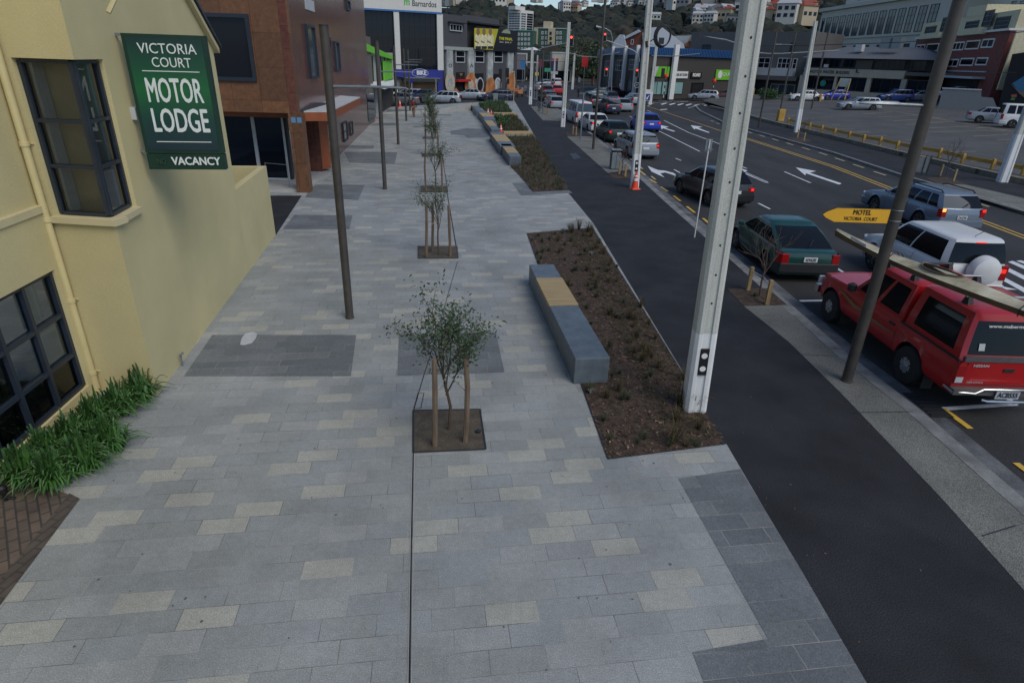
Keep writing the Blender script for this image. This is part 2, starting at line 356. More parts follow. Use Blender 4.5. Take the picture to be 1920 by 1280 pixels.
# darker stone panels in the plaza
for p in [[(345, 705), (398, 628), (668, 628), (658, 705)], [(748, 625), (930, 624), (946, 698), (745, 704)], [(1272, 897), (1388, 879), (1500, 1065), (1625, 1280), (1320, 1280), (1298, 1222), (1440, 1197), (1352, 1040)],
          [(552, 403), (661, 404), (655, 430), (530, 430)], [(585, 346), (684, 347), (672, 375), (572, 371)], [(960, 343), (1000, 343), (1012, 358), (1067, 357), (1074, 362), (977, 367)],
          [(875, 241), (920, 242), (932, 258), (877, 259), (870, 254), (845, 252), (844, 246)], [(645, 285), (745, 286), (740, 308), (655, 305)], [(655, 272), (702, 273), (700, 279), (650, 279)], [(700, 232), (742, 230), (742, 235), (695, 236)],
          [(726, 206), (818, 206), (814, 211), (724, 212)], [(773, 237), (800, 237), (800, 239), (776, 239)], [(818, 215), (846, 215), (846, 217), (818, 217)]]:
    sheet('dark_paving', [G(*q) for q in p], 0, M['paver_dark'], .004)
fx = [G(1625, 1280), G(1700, 1420), G(1380, 1420), G(1320, 1280)]
sheet('dark_paving', fx, 0, M['paver_dark'], .004)
# brick paving and the driveway by the motor lodge
sheet('brick_paving', [G(150, 935), G(75, 1035), G(0, 1135), G(-200, 1400), G(-900, 1400), G(-300, 880), G(60, 900)], 0, M['brick_pave'], .004)
sheet('brick_border', [G(150, 935), G(75, 1035), G(0, 1135), G(-200, 1400), G(-238, 1400), G(-32, 1128), G(130, 925)], 0, brick_mat('brick_border', (.09, .07, .055), (.07, .057, .046), (.045, .04, .035), ang=-80), .008)
sheet('driveway', [G(505, 367), G(566, 367), G(518, 440), G(470, 445)]+[Vector((-14, 18, 0)), Vector((-14, 25, 0))], 0, M['asphalt_path'], .006)
# slot drain running through the plaza
mb = MB(); dr = [(768, 1280), (771, 1050), (775, 848)]
def strip(mb, pts, w, z, m=0):
    pts = [Vector(p) for p in pts]
    for a, b in zip(pts, pts[1:]):
        d = (b-a).normalized(); n = Vector((-d.y, d.x, 0))*w/2; mb.quad((a.x-n.x, a.y-n.y, z), (b.x-n.x, b.y-n.y, z), (b.x+n.x, b.y+n.y, z), (a.x+n.x, a.y+n.y, z), m)
strip(mb, [Vector((-.45, 1, 0)), G(768, 1280), G(771, 1050), G(775, 848)], .014, .007)
for off in (-.017, .017): strip(mb, [Vector((-.45+off, 1, 0)), G(768, 1280)+Vector((off, 0, 0)), G(775, 848)+Vector((off, 0, 0))], .008, .0065, 1)
o = mb.build('slot_drain', [M['black'], M['edge_pale']]); tag(o, 'narrow black slot drain from the bottom of the picture to the nearest tree pit', 'drain'); mb = MB()
strip(mb, [G(776, 768), G(795, 703), G(812, 650), G(858, 490)], .013, .007)
o = mb.build('slot_drain', M['black']); tag(o, 'black slot drain crossing diagonally from the nearest tree pit to the second pit', 'drain'); mb = MB()
strip(mb, [G(859, 484), G(838, 360)], .03, .007); tag(mb.build('slot_drain', M['black']), 'black slot drain between the second and third tree pits', 'drain'); mb = MB(); strip(mb, [G(838, 348), G(829, 292)], .03, .007); tag(mb.build('slot_drain', M['black']), 'black slot drain beyond the third tree pit', 'drain')
mb = MB(); q = [G(776, 766), G(789, 766), G(795, 737), G(784, 737)]; strip(mb, q+[q[0]], .010, .0068)
tag(mb.build('access_lid', M['black']), 'thin black outline of an access lid beside the nearest tree pit', 'lid')
o = MB().add([G(450+a, 646+b, .008) for a, b in [(0, 0), (3, -12), (10, -21), (24, -24), (32, -21), (30, -12), (22, -3), (8, 1)]], [tuple(range(8))]).build('service_cover', M['white_dull']); tag(o, 'rounded pale concrete service cover set in the dark stone panel by the yellow wall', 'cover')
# ---- right-hand side: kerb, footpath, block edging, sloping car park
KR = [tuple(G(*p)[:2]) for p in [(1345, 193), (1312, 195), (1303, 199), (1312, 208), (1358, 230), (1440, 252), (1562, 286), (1690, 328), (1757, 347), (1850, 373), (1920, 396)]]+[(21.9, 18), (22.3, 8), (22.6, -6)]
kerbline('kerb', dens(KR), 0, .2, -.2, .012, M['kerb'], side=-1)
EL = [tuple(G(*p)[:2]) for p in [(1330, 202), (1400, 219), (1440, 230), (1560, 260), (1690, 292), (1800, 318), (1920, 345)]]+[(26.6, 20), (26.9, 8), (27.2, -6)]
sheet('footpath', [(x+.15, y) for x, y in KR[1:]]+EL[::-1], 0, M['asphalt_path'], -.004)
kerbline('block_edging', EL, -.1, .25, -.1, .26, brick_mat('edging_block', (.2, .18, .13), (.17, .155, .12), (.06, .055, .045), bw=.9, bh=.4), side=-1)
sheet('verge', [G(1745, 345, 0), G(1805, 345, 0), G(1920, 372, 0), Vector((24.5, 20, 0)), Vector((24.4, 5, 0)), Vector((22.7, 5, 0)), Vector((22.1, 18, 0)), G(1905, 393, 0)], 0, M['aggregate'], .006)
cp = [(x+.12, y) for x, y in EL[1:]][::-1]+[(27, 97), (35, 112), (80, 112), (110, 90), (110, -6)]
sheet('car_park', cp, 0, M['asphalt_old'], 0, zf=zp)
# roadside markings
mk = MB()
def poly(px, m=0, z=RZ+.005, gp=None): mk.add([(gp(*p)+Vector((0, 0, .012)) if gp else G(*p, z)) for p in px], [tuple(range(len(px)))], m)
def line(a, b, w, m=0, z=RZ+.005, gp=None):
    A, B = (gp(*a), gp(*b)) if gp else (G(*a, z), G(*b, z)); d = (B-A); d.z = 0; d.normalize(); n = Vector((-d.y, d.x, 0))*w/2
    up = Vector((0, 0, .012 if gp else 0)); mk.add([A-n+up, B-n+up, B+n+up, A+n+up], [(0, 1, 2, 3)], m)
W_, Y_, F_ = 0, 1, 2
for a, b in [((1195, 317), (1210, 328)), ((1218, 336), (1231, 343)), ((1239, 350), (1252, 359)), ((1263, 367), (1276, 377)), ((1288, 387), (1303, 399)), ((1318, 409), (1330, 419)), ((1341, 429), (1354, 440)), ((1768, 765), (1820, 803)), ((1905, 867), (1945, 897))]: line(a, b, .11, Y_, RZ+.016)
for i in range(12):
    y0 = 31+i*3.2; mk.quad((kx(y0)+.85, y0, RZ+.016), (kx(y0)+.95, y0, RZ+.016), (kx(y0+1)+.95, y0+1, RZ+.016), (kx(y0+1)+.85, y0+1, RZ+.016), F_)
line((1768, 766), (1905, 757), .11); line((1905, 757), (1882, 742), .11)
line((1500, 564), (1548, 563), .1); line((1366, 453), (1382, 453), .1); line((1565, 500), (1582, 511), .1)
line((1350, 395), (1383, 424), .1); line((1474, 410+10), (1490, 430), .1)
for a, b in [((1236, 246), (1312, 284)), ((1245, 226), (1292, 249)), ((1292, 249), (1352, 271)), ((1385, 318), (1440, 343)), ((1471, 322), (1520, 343)), ((1180, 218), (1215, 233)), ((1267, 297), (1277, 301)), ((1264, 318), (1275, 324)), ((1422, 381), (1444, 392)), ((1390, 312), (1400, 316)),
             ((1130, 196), (1150, 203)), ((1213, 207), (1221, 210)), ((1685, 417), (1702, 424))]: line(a, b, .1)
def arrow(t, h1, h2, s0, s1, w=.14): poly([t, h1, h2], 0); line(s0, s1, w)
poly([(1214, 311), (1222, 322), (1246, 333), (1238, 325), (1247, 323.5), (1262, 328), (1273, 335), (1273, 331), (1262, 324), (1246, 320), (1234, 319)])
poly([(1295, 235), (1317, 238), (1309, 240), (1331, 248.5), (1328, 249), (1304, 241), (1302, 243)])
poly([(1237, 234.5), (1254, 238), (1247, 240), (1266, 246), (1263, 247), (1243, 240.5), (1241, 243)])
poly([(1492, 314), (1530, 321), (1518, 324), (1578, 344), (1573, 346), (1511, 325), (1510, 329)])
poly([(1389, 316), (1402, 320), (1397, 322), (1440, 341), (1436, 343), (1392, 324)])
# double yellow centre line, pale dashes beside the far kerb
yl = [(1214, 199), (1252, 212), (1353, 246), (1440, 274), (1560, 313), (1655, 350), (1760, 388), (1850, 420), (1960, 462)]
for a, b in zip(yl, yl[1:]):
    line(a, b, .1, Y_); a2, b2 = (a[0]+5+(a[0]-1200)*.012, a[1]), (b[0]+5+(b[0]-1200)*.012, b[1])
    if a[0] > 1300: line(a2, b2, .1, Y_)
for i in range(16):
    y0 = 27+i*2.6; x = None
    for (x0, ya), (x1, yb) in zip(KR[::-1], KR[::-1][1:]):
        if ya <= y0 <= yb: x = x0+(x1-x0)*(y0-ya)/(yb-ya)-.55
    if x: mk.quad((x-.12, y0, RZ+.006), (x+.02, y0, RZ+.006), (x+.02, y0+1.3, RZ+.006), (x-.12, y0+1.3, RZ+.006), F_)
# hatched island behind the white car
for a, b, c, d in [((1840, 540), (1868, 534), (1908, 543), (1880, 543)), ((1870, 520), (1878, 517), (1960, 560), (1950, 565)), ((1884, 506), (1893, 503), (1960, 536), (1955, 542)), ((1890, 491), (1899, 489), (1960, 515), (1955, 520)), ((1905, 489), (1914, 488), (1960, 502), (1955, 507))]: poly([a, b, c, d])
# far crossing, give-way lines, slip road edge
for i in range(6):
    x = 1238+i*15.5; y = 196+i*.6; poly([(x, y-.6), (x+10, y-3), (x+14, y-2.6), (x+4, y+.6)])
line((1219, 201), (1214, 199), .12); line((1214, 199), (1226, 193), .12); line((1226, 193), (1260, 191), .12); line((1265, 192), (1290, 190), .2); line((1318, 193.5), (1350, 193), .3); line((1290, 203), (1303, 199), .1)
line((1210, 184), (1250, 190), .14); line((980, 186), (968, 183), .14); line((968, 183), (945, 181.5), .14); line((942, 193), (990, 193), .12)
poly([(1237, 205.5), (1250, 204.5), (1252, 205.5), (1239, 206.5)])
o = mk.build('road_markings', [M['white_paint'], M['yellow_paint'], M['ylight_paint']]); o['kind'] = 'structure'
mk = MB()
for a, b in [((1619, 214), (1673, 210)), ((1648, 220), (1720, 216)), ((1675, 227), (1765, 221)), ((1700, 234), (1790, 228)), ((1726, 241), (1840, 236)), ((1740, 248), (1890, 244)), ((1655, 205), (1885, 246)), ((1745, 220), (1895, 246)),
             ((1500, 223), (1527, 222)), ((1520, 229), (1550, 228)), ((1543, 236), (1575, 234.5)), ((1570, 242), (1602, 241)), ((1596, 249), (1632, 247)), ((1625, 256), (1663, 254)), ((1700, 262), (1738, 267)), ((1780, 285), (1830, 284)), ((1820, 303), (1870, 303)), ((1825, 256), (1890, 252)), ((1870, 263), (1915, 262)), ((1475, 219), (1505, 216)), ((1830, 241), (1880, 236))]: line(a, b, .09, 0, gp=GP)
o = mk.build('car_park_markings', M['ylight_paint']); o['kind'] = 'structure'
# drain grating in the channel
g = root('drain_grate', 'black iron drain grating in the kerb channel beside the red pickup', 'drain', G(1738, 760, RZ))
a = MB(); a.T = Matrix.Rotation(rad(2), 4, 'Z'); a.box(-.2, .2, -.42, .42, .013, .02); a.build('frame', M['edge_steel'], g)
a = MB()
for i in range(7): a.box(-.16, .16, -.38+i*.115, -.33+i*.115, .02, .032)
a.build('grating', M['dark_metal'], g)
# ------------------------------------------------------------------ planting beds
def pip(x, y, poly):
    c = False; n = len(poly)
    for i in range(n):
        (x1, y1), (x2, y2) = poly[i][:2], poly[(i+1) % n][:2]
        if (y1 > y) != (y2 > y) and x < (x2-x1)*(y-y1)/(y2-y1)+x1: c = not c
    return c
def rnd_in(poly, n, rng):
    xs = [p[0] for p in poly]; ys = [p[1] for p in poly]; out = []
    while len(out) < n:
        x, y = rng.uniform(min(xs), max(xs)), rng.uniform(min(ys), max(ys))
        if pip(x, y, poly): out.append((x, y))
    return out
def blades(mb, c, n, h, spread, w, rng, m=0, droop=.5):
    for _ in range(n):
        a = rng.uniform(0, 2*PI); hh = h*rng.uniform(.55, 1.1); r = spread*rng.uniform(.15, 1); d = Vector((math.cos(a), math.sin(a), 0)); s = Vector((-d.y, d.x, 0))*w*rng.uniform(.7, 1.3)
        b = Vector(c)+d*r*.15; mid = b+d*r*.5+Vector((0, 0, hh*.75)); tip = b+d*r*1.1+Vector((0, 0, hh*(1-droop*rng.random())))
        mb.add([b-s, b+s, mid+s*.8, mid-s*.8, tip], [(0, 1, 2, 3), (3, 2, 4)], m)
rng = random.Random(3)
tufts = []
for mats, h in (((M['grass_a']), .2), ((M['grass_b']), .3), ((M['grass_a']), .13), ((M['grass_s']), .14)):
    mb = MB(); blades(mb, (0, 0, 0), 60 if h > .14 else 34, h, h*.75, .003 if h > .14 else .008, rng); tufts.append((mb, mats, h))
TL = ['small green grass tuft planted in the bark mulch of the near bed', 'wispy rust-brown grass tuft growing in the near mulch bed', 'short broad-leaved green seedling in the near mulch bed', 'silvery spiky little plant in the near mulch bed beside the bench']
TC = ['grass tuft', 'grass tuft', 'seedling', 'plant']; TG = ['green grass tufts in the near bed', 'rusty grass tufts in the near bed', 'green seedlings in the near bed', 'silver plants in the near bed']; TN = ['grass_tuft', 'rusty_grass_tuft', 'seedling', 'silver_plant']
tuft0 = [None]*4
def put_tuft(k, x, y, s):
    if tuft0[k] is None:
        o = tufts[k][0].build(TN[k], tufts[k][1]); tag(o, TL[k], TC[k], TG[k]); tuft0[k] = o
    else: o = tuft0[k].copy(); COL.objects.link(o)
    o.location = (x, y, .01); o.rotation_euler = (0, 0, rng.uniform(0, 6.3)); o.scale = (s, s, s)
BED1 = [tuple(G(*p)[:2]) for p in [(988, 438), (1111, 427), (1361.5, 832.5), (1140, 861)]]
BED2 = [tuple(G(*p)[:2]) for p in [(948, 256), (1001, 255), (1065.5, 357), (999, 360), (977, 333), (957, 312)]]
BED3 = [tuple(G(*p)[:2]) for p in [(926, 219), (967, 218), (993, 249), (944, 249), (934, 238)]]
BED4 = [tuple(G(*p)[:2]) for p in [(898, 197), (915, 192), (945, 191), (961, 213), (925, 213), (908, 208)]]
def bed(poly, nchip, z=.0, chipsize=.03, nm=''):
    s = sheet('mulch_bed', poly, z, M['mulch'], .008)
    mb = MB()
    for x, y in rnd_in(poly, nchip, rng):
        a = rng.uniform(0, 6.3); l = chipsize*rng.uniform(.5, 1.6); wd = l*rng.uniform(.15, .4); d = Vector((math.cos(a), math.sin(a), rng.uniform(-.3, .3)))*l; s_ = Vector((-math.sin(a), math.cos(a), rng.uniform(-.3, .3)))*wd
        c = Vector((x, y, z+.018+rng.random()*.012)); mb.add([c-d, c+s_, c+d, c-s_], [(0, 1, 2, 3)], 0 if rng.random() < .6 else 1)
    o = mb.build('bark_chips', [M['mulch'], M['chip']]); o['kind'] = 'stuff'; o['label'] = 'reddish brown bark chips scattered over a planting bed'
    bmb = MB()
    for i in range(len(poly)): strip(bmb, [Vector((*poly[i], 0)), Vector((*poly[(i+1) % len(poly)], 0))], .018, .014)
    o = bmb.build('bed_edging', M['edge_steel']); o['kind'] = 'structure'
bed(BED1, 7500); bed(BED2, 2500, chipsize=.045); bed(BED3, 500, chipsize=.06); bed(BED4, 300, chipsize=.06)
benchq = [G(1075, 720)[:2], G(990, 530)[:2], G(1040, 525)[:2], G(1150, 700)[:2]]
BED1R = [tuple(G(*p)[:2]) for p in [(1060, 431), (1108, 428), (1357, 826), (1260, 838), (1185, 690), (1120, 560)]]
for i in range(125):
    x, y = rnd_in(BED1, 1, rng)[0]
    if pip(x, y, benchq) or abs(x-3.05) < .3 and abs(y-8.8) < .35: continue
    # rust tussocks gather along the path side, greens near the middle
    f = (x-.8)/(2.4); k = 1 if rng.random() < f*.8 else (0 if rng.random() < .75 else 2)
    if i in (5, 23, 41): k = 3
    put_tuft(k, x, y, rng.uniform(.6, 1.1))
for p in [(1085, 430), (1103, 436), (1072, 437), (1275, 760), (1300, 765), (1262, 830)]: q = G(*p); put_tuft(1, q.x, q.y, 1.5)
def grassmass(name, poly, n, h, mats, seed, lab, z=0, spread=.8, wd=.006, droop=.5, nb=10):
    r2 = random.Random(seed); mb = MB()
    for x, y in rnd_in(poly, n, r2): blades(mb, (x, y, z), nb, h*r2.uniform(.6, 1.2), h*spread, wd, r2, 0 if r2.random() < .5 else 1, droop)
    o = mb.build(name, mats); o['kind'] = 'stuff'; o['label'] = lab; o['category'] = 'grass'
grassmass('ground_cover', BED1R, 1000, .085, [M['grass_b'], M['grass_a']], 8, 'wispy olive and rust ground cover along the path side of the near bed', spread=.9, wd=.0022, nb=12)
grassmass('ground_cover', BED2, 650, .3, [M['grass_a'], M['grass_b']], 1, 'brown and green tussock grasses filling the second planting bed')
grassmass('ground_cover', BED3, 420, .4, [M['grass_a'], M['grass_b']], 2, 'rusty tussock grasses filling the third planting bed', wd=.01)
grassmass('ground_cover', BED4, 380, .45, [M['grass_a'], M['leafy']], 3, 'green tussock grasses filling the far planting bed', wd=.012)
def leafblob(mb, c, r, n, rng, size=.05, m=0, flat=.8, shell=.5):
    for _ in range(n):
        d = Vector((rng.gauss(0, 1), rng.gauss(0, 1), rng.gauss(0, 1))).normalized()*r*(rng.random()**shell); d.z *= flat
        p = Vector(c)+d; u = Vector((rng.gauss(0, 1), rng.gauss(0, 1), rng.gauss(0, .6))).normalized()*size*rng.uniform(.6, 1.3); v = u.cross(Vector((rng.gauss(0, 1), rng.gauss(0, 1), rng.gauss(0, 1)))).normalized()*size*.4
        mb.add([p-u, p+v, p+u, p-v], [(0, 1, 2, 3)], m)
for i, p in enumerate([(941, 240), (950, 232), (934, 228), (918, 200), (905, 202)]):
    c = G(*p); mb = MB(); leafblob(mb, (c.x, c.y, .3), .55, 260, rng, .09)
    o = mb.build('low_shrub', M['leafy']); tag(o, 'low bright green shrub behind the far bench blocks, between the traffic cones', 'shrub', 'green shrubs behind the far benches')
# timber caps across the far beds
for a, b, lab in [((944, 253), (998, 253), 'pale timber edging board across the path end of the second planting bed'), ((926, 216), (968, 216), 'pale timber edging board between the third and fourth planting beds')]:
    A, B = G(*a), G(*b); d = (B-A).normalized(); n = Vector((-d.y, d.x, 0)); mb = MB(); w_ = .55 if a[1] > 230 else .5
    mb.hull([A-n*.1, B-n*.1, B+n*w_, A+n*w_], [p+Vector((0, 0, .22)) for p in (A-n*.1, B-n*.1, B+n*w_, A+n*w_)])
    tag(mb.build('timber_edging', M['timber'], bevel=.01), lab, 'edging')
# ------------------------------------------------------------------ benches
def bench(pf, pb, lab, w=.62, h=.5, t0=.4, t1=.78, grp=None, slats=16):
    A = G(*pf); B = G(*pb); d = (B-A); L = d.length; ang = math.atan2(d.y, d.x)-PI/2
    r = root('concrete_bench', lab, 'bench', A, ang, grp)
    mb = MB(); mb.box(0, w, 0, L*t0, 0, h); mb.box(0, w, L*t1, L, 0, h); mb.box(0, w, L*t0, L*t1, 0, h-.075); mb.build('concrete_block', M['bench'], r, bevel=.012)
    mb = MB(); n = slats; s = L*(t1-t0)/n
    for i in range(n): mb.box(-.004, w+.004, L*t0+i*s+.008, L*t0+(i+1)*s-.006, h-.07, h+.012)
    mb.build('timber_seat', M['timber'], r)
    return r
bench((1075, 720), (991, 531), 'long blue-grey concrete bench with pale slatted seat beside the near mulch bed', .62, .5, .47, .8, slats=22)
BQ = [((955, 311), (938, 286), .25, .72, 'blue-grey concrete bench block with pale seat, nearest of the far row by the second bed'), ((937, 290), (918, 262), .3, .8, 'stepped concrete bench block beside the traffic cone on the planter edge'),
      ((921, 256), (906, 235), .3, .8, 'concrete bench block between the two traffic cones'), ((909, 235), (895, 219), .3, .75, 'concrete bench block in front of the low green shrub'), ((893, 218), (884, 206), .8, .95, 'farthest concrete bench block by the ramp wall')]
for i, (a, b, t0, t1, lab) in enumerate(BQ): bench(a, b, lab, .62 if i % 2 == 0 else .9, .5, t0, t1, 'bench blocks along the far beds', 8)
# ramp wall at the far end of the plaza
A, B = G(820, 213), G(884, 207); mb = MB(); mb.hull([A, B, B+Vector((0, .3, 0)), A+Vector((0, .3, 0))], [A+Vector((0, 0, .35)), B+Vector((0, 0, .75)), B+Vector((0, .3, .75)), A+Vector((0, .3, .35))])
A2 = G(700, 214); mb.hull([A2, A, A+Vector((0, .3, 0)), A2+Vector((0, .3, 0))], [A2+Vector((0, 0, .1)), A+Vector((0, 0, .35)), A+Vector((0, .3, .35)), A2+Vector((0, .3, .1))])
tag(mb.build('ramp_wall', M['edge_pale']), 'low pale concrete ramp wall at the far end of the plaza', 'wall')
# ------------------------------------------------------------------ tree pits and staked saplings
def pit(px, lab=None):
    P_ = [G(*p) for p in px]; sheet('tree_pit', P_, 0, M['soil'], .009)
    mb = MB()
    for i in range(4): strip(mb, [P_[i], P_[(i+1) % 4]], .025, .016)
    mb.build('pit_edging', M['edge_steel'])['kind'] = 'structure'
def branchy(mb, p, d, l, r, depth, rng, tips, up=.25, split=(2, 3), m=0):
    n = 3; pts = [p]; dd = d.copy()
    for i in range(n):
        dd = (dd+Vector((rng.gauss(0, .12), rng.gauss(0, .12), up*.12))).normalized(); pts.append(pts[-1]+dd*l/n)
    mb.tube(pts, [r*(1-.35*i/n) for i in range(n+1)], 5, m)
    if depth <= 1: tips.append((pts[-1], dd)); tips.append((pts[-2], dd))
    if depth <= 0: tips.append((pts[-1], dd)); tips.append((pts[-2], dd)); return
    for k in range(rng.randint(*split)):
        a = rng.uniform(0, 2*PI); s = dd.orthogonal().normalized(); s.rotate(Matrix.Rotation(a, 3, dd)); nd = (dd*.8+s*rng.uniform(.35, .75)+Vector((0, 0, up*.5))).normalized()
        branchy(mb, pts[rng.randint(2, n)], nd, l*rng.uniform(.6, .85), r*.6, depth-1, rng, tips, up, split, m)
def sapling(base, h, seed, lab, stakes=((-.28, -.2), (.3, -.15)), sh=1.25, leaves=True, name='sapling', grp=None, lean=(0, 0), leafn=9, trunk_h=.45, spread=1.0, lsize=.028, depth=3, lspr=.055):
    rg = random.Random(seed); r = root(name, lab, 'tree', base, 0, grp); mb = MB(); tips = []
    th = h*trunk_h; top = Vector((lean[0]*.4, lean[1]*.4, th)); mb.tube([(0, 0, 0), (rg.gauss(0, .02), rg.gauss(0, .02), th*.5), top], [.024*h/2, .02*h/2, .016*h/2], 7)
    for k in range(5):
        a = k*1.26+rg.uniform(-.4, .4); d = Vector((math.cos(a)*.62*spread, math.sin(a)*.62*spread, .8)).normalized(); st = top*(.75+.06*k)
        branchy(mb, st, d, h*.24, .011*h/2, depth-1, rg, tips, .3)
    branchy(mb, top, Vector((lean[0], lean[1], 1)).normalized(), h*.27, .014*h/2, depth-1, rg, tips, .5)
    mb.build('trunk', M['bark'], r, smooth=True)
    if leaves:
        lm = MB()
        for p, d in tips:
            for j in range(leafn):
                t = rg.uniform(-.2, .12); q = p+d*t*2+Vector((rg.gauss(0, lspr), rg.gauss(0, lspr), rg.gauss(0, lspr))); u = Vector((rg.gauss(0, 1), rg.gauss(0, 1), rg.gauss(0, .7))).normalized()*lsize*rg.uniform(.7, 1.3); v = u.orthogonal().normalized(); v.rotate(Matrix.Rotation(rg.uniform(0, 6), 3, u.normalized())); v *= u.length*.42
                lm.add([q-u, q-u*.1+v, q+u, q-u*.1-v], [(0, 1, 2, 3)])
        lm.build('crown', M['leaf'], r)
    for i, (sx, sy) in enumerate(stakes):
        sm = MB(); k = rg.uniform(-.03, .03); sm.tube([(sx+k, sy, 0), (sx+k*.3, sy+.01, sh*.3), (sx*.97-k*.5, sy+.015, sh*.65), (sx*.93, sy+.02, sh)], [.042, .038, .04, .034], 8); sm.build('stake', M['stake'], r, smooth=True)
    if stakes:
        tm = MB(); pts = [(stakes[0][0], stakes[0][1], sh*.62), (0, 0, sh*.68), (stakes[-1][0], stakes[-1][1], sh*.6)]; tm.tube(pts, .008, 5); tm.build('tie', M['edge_pale'], r)
    return r
pit([(775, 770), (900, 768), (911, 843), (775, 849)]); pit([(784, 462), (857, 462), (859, 485), (784, 485)]); pit([(789, 349), (838, 349), (840, 361), (789, 361)]); pit([(791, 288), (829, 288), (830, 293), (791, 294)]); pit([(793, 257), (822, 257), (823, 260), (793, 261)]); pit([(795, 235), (818, 235), (818, 238), (795, 238)])
b0 = G(842, 806); s1 = G(817, 836)-b0; s2 = G(876, 829)-b0
sapling(b0, 2.42, 14, 'young leafy street tree tied between two rough stakes in the nearest pit', ((s1.x, s1.y), (s2.x, s2.y)), 1.42, leafn=17, trunk_h=.34, spread=.5, grp=None, lsize=.029, lspr=.07, lean=(-.12, 0))
for i, (p, h, s, lab) in enumerate([((823, 478), 2.3, 11, 'sparse young street tree with two stakes in the second pit'), ((816, 356), 2.2, 23, 'young street tree with a bush of leaves in the third pit'), ((812, 291), 2.2, 8, 'thin young street tree in the fourth pit of the row'), ((809, 259), 2.3, 31, 'young street tree in the fifth pit of the row'), ((807, 237), 2.4, 44, 'farthest young street tree of the plaza row'), ((806, 222), 2.5, 47, 'young street tree by the far end of the plaza')]):
    sapling(G(*p), h, s, lab, ((-.38, -.25), (.32, -.15)) if i else ((-.3, -.3), (-.2, .25), (.33, -.1)), 1.45, leafn=9, trunk_h=.42, lsize=.024+.004*i, spread=.55, grp='young trees down the middle of the plaza')
o = MB().lathe([(.035, 0), (.045, .03), (.02, .035)], 12).build('irrigation_cap', M['dark_metal'], loc=G(897, 810, .01)); tag(o, 'small black cap on the soil in the nearest tree pit', 'cap')
# verge trees with pale posts
def vtree(base, posts, seed, lab, ph=.62, h=2.2, leaves=False, squares=None, grp='bare young trees along the kerb'):
    if squares: sheet('tree_pit', [G(*p) for p in squares], 0, M['mulch'], .008)
    r = sapling(base, h, seed, lab, (), 0, leaves=leaves, name='street_tree', grp=grp, leafn=1, trunk_h=.35, spread=.9)
    pm = []
    for px in posts:
        q = G(*px)-base; mb = MB(); mb.box(q.x-.045, q.x+.045, q.y-.045, q.y+.045, 0, ph); pm.append(q); mb.build('stake', M['post_pine'], r, bevel=.006)
    mb = MB(); mb.tube([pm[0]+Vector((0, 0, ph*.85)), Vector((0, 0, ph*.8)), pm[-1]+Vector((0, 0, ph*.8))], .01, 5); mb.build('tie', M['white_dull'], r)
    return r
vtree(G(1424, 555), [(1402, 544), (1437, 571)], 61, 'bare leafless young tree tied to two pale posts beside the green car', squares=[(1362, 541), (1440, 541), (1476, 572), (1395, 574)])
r2 = random.Random(9); mb = MB(); blades(mb, G(1415, 556), 40, .16, .14, .006, r2); tag(mb.build('grass_tuft', M['grass_a']), 'small green tuft at the foot of the bare tree beside the green car', 'grass tuft')
vtree(G(1165, 329), [(1161, 326), (1172, 331)], 62, 'bare young tree with pale posts beside the steel litter bin', squares=[(1142, 326), (1178, 324), (1186, 334), (1150, 335)], h=2.0)
vtree(G(1077, 252), [(1074, 252), (1080, 254)], 63, 'young tree with pale posts on the verge beside the white van', squares=[(1060, 249), (1084, 249), (1090, 255), (1064, 256)], h=1.9)
vtree(G(1026, 214), [(1023, 215), (1028, 216)], 64, 'far young tree with pale posts beside the cycle stands', h=1.9)
vtree(G(1500, 262), [(1495, 258), (1507, 264)], 65, 'bare young tree with two posts on the far footpath beside the white power pole', squares=[(1477, 259), (1500, 257), (1524, 265), (1500, 268)], h=2.0)
vtree(G(1772, 332), [(1762, 330), (1787, 340)], 66, 'bare young tree with two posts in front of the yellow rail', squares=[(1735, 334), (1775, 332), (1815, 346), (1760, 346)], h=2.3)
# ------------------------------------------------------------------ poles
def lamp(base, lab, h=5.55, arm_z=None, side=1, arm=True, ang=0, r0=.085, armlen=1.15, grp='bronze street lamps'):
    r = root('street_lamp', lab, 'street lamp', base, ang, grp)
    mb = MB(); mb.lathe([(r0*1.15, 0), (r0*1.15, .03), (r0*1.02, .035), (r0, h)], 20); mb.build('pole', M['pole_dark'], r, smooth=True)
    mb = MB(); mb.lathe([(r0*1.04, h), (r0*1.04, h+.03), (r0*.3, h+.035)], 20); mb.build('cap', M['dark_metal'], r, smooth=True)
    if arm:
        z = arm_z or h-.95; mb = MB(); mb.tube([(side*r0, 0, z), (side*(r0+armlen*.5), 0, z+.01)], .028, 10); mb.build('arm', M['galv'], r, smooth=True)
        mb = MB(); a = side*(r0+armlen*.45); b = side*(r0+armlen*1.35)
        rows = [[(x, y*w_, z+.01+zz*w_**.5) for y, zz in [(-.05, 0), (-.03, .02), (0, .03), (.03, .02), (.05, 0), (0, -.012)]] for x, w_ in [(a, .5), (a+(b-a)*.12, .75), (a+(b-a)*.5, 1), (a+(b-a)*.9, .6), (b, .2)]]
        mb.grid(rows, closed=True); mb.build('luminaire', M['galv'], r, smooth=True)
    return r
for i, (bx, tx, lab, z) in enumerate([((656, 596), (615, 46), 'nearest tall bronze lamp pole, in front of the granite building', 4.62), ((722, 355), (712, 80), 'second bronze lamp pole along the plaza from the camera', 4.55), ((747, 271), (740, 86), 'third bronze lamp pole along the plaza', 4.6), ((762, 227), (758, 91), 'fourth bronze lamp pole beside the walking person', 4.6), ((769, 209), (767, 104), 'farthest bronze lamp pole of the plaza row', 4.7)]):
    lamp(G(*bx), lab, 5.6, z, 1, armlen=1.0, r0=.082, grp='bronze lamp poles along the plaza')
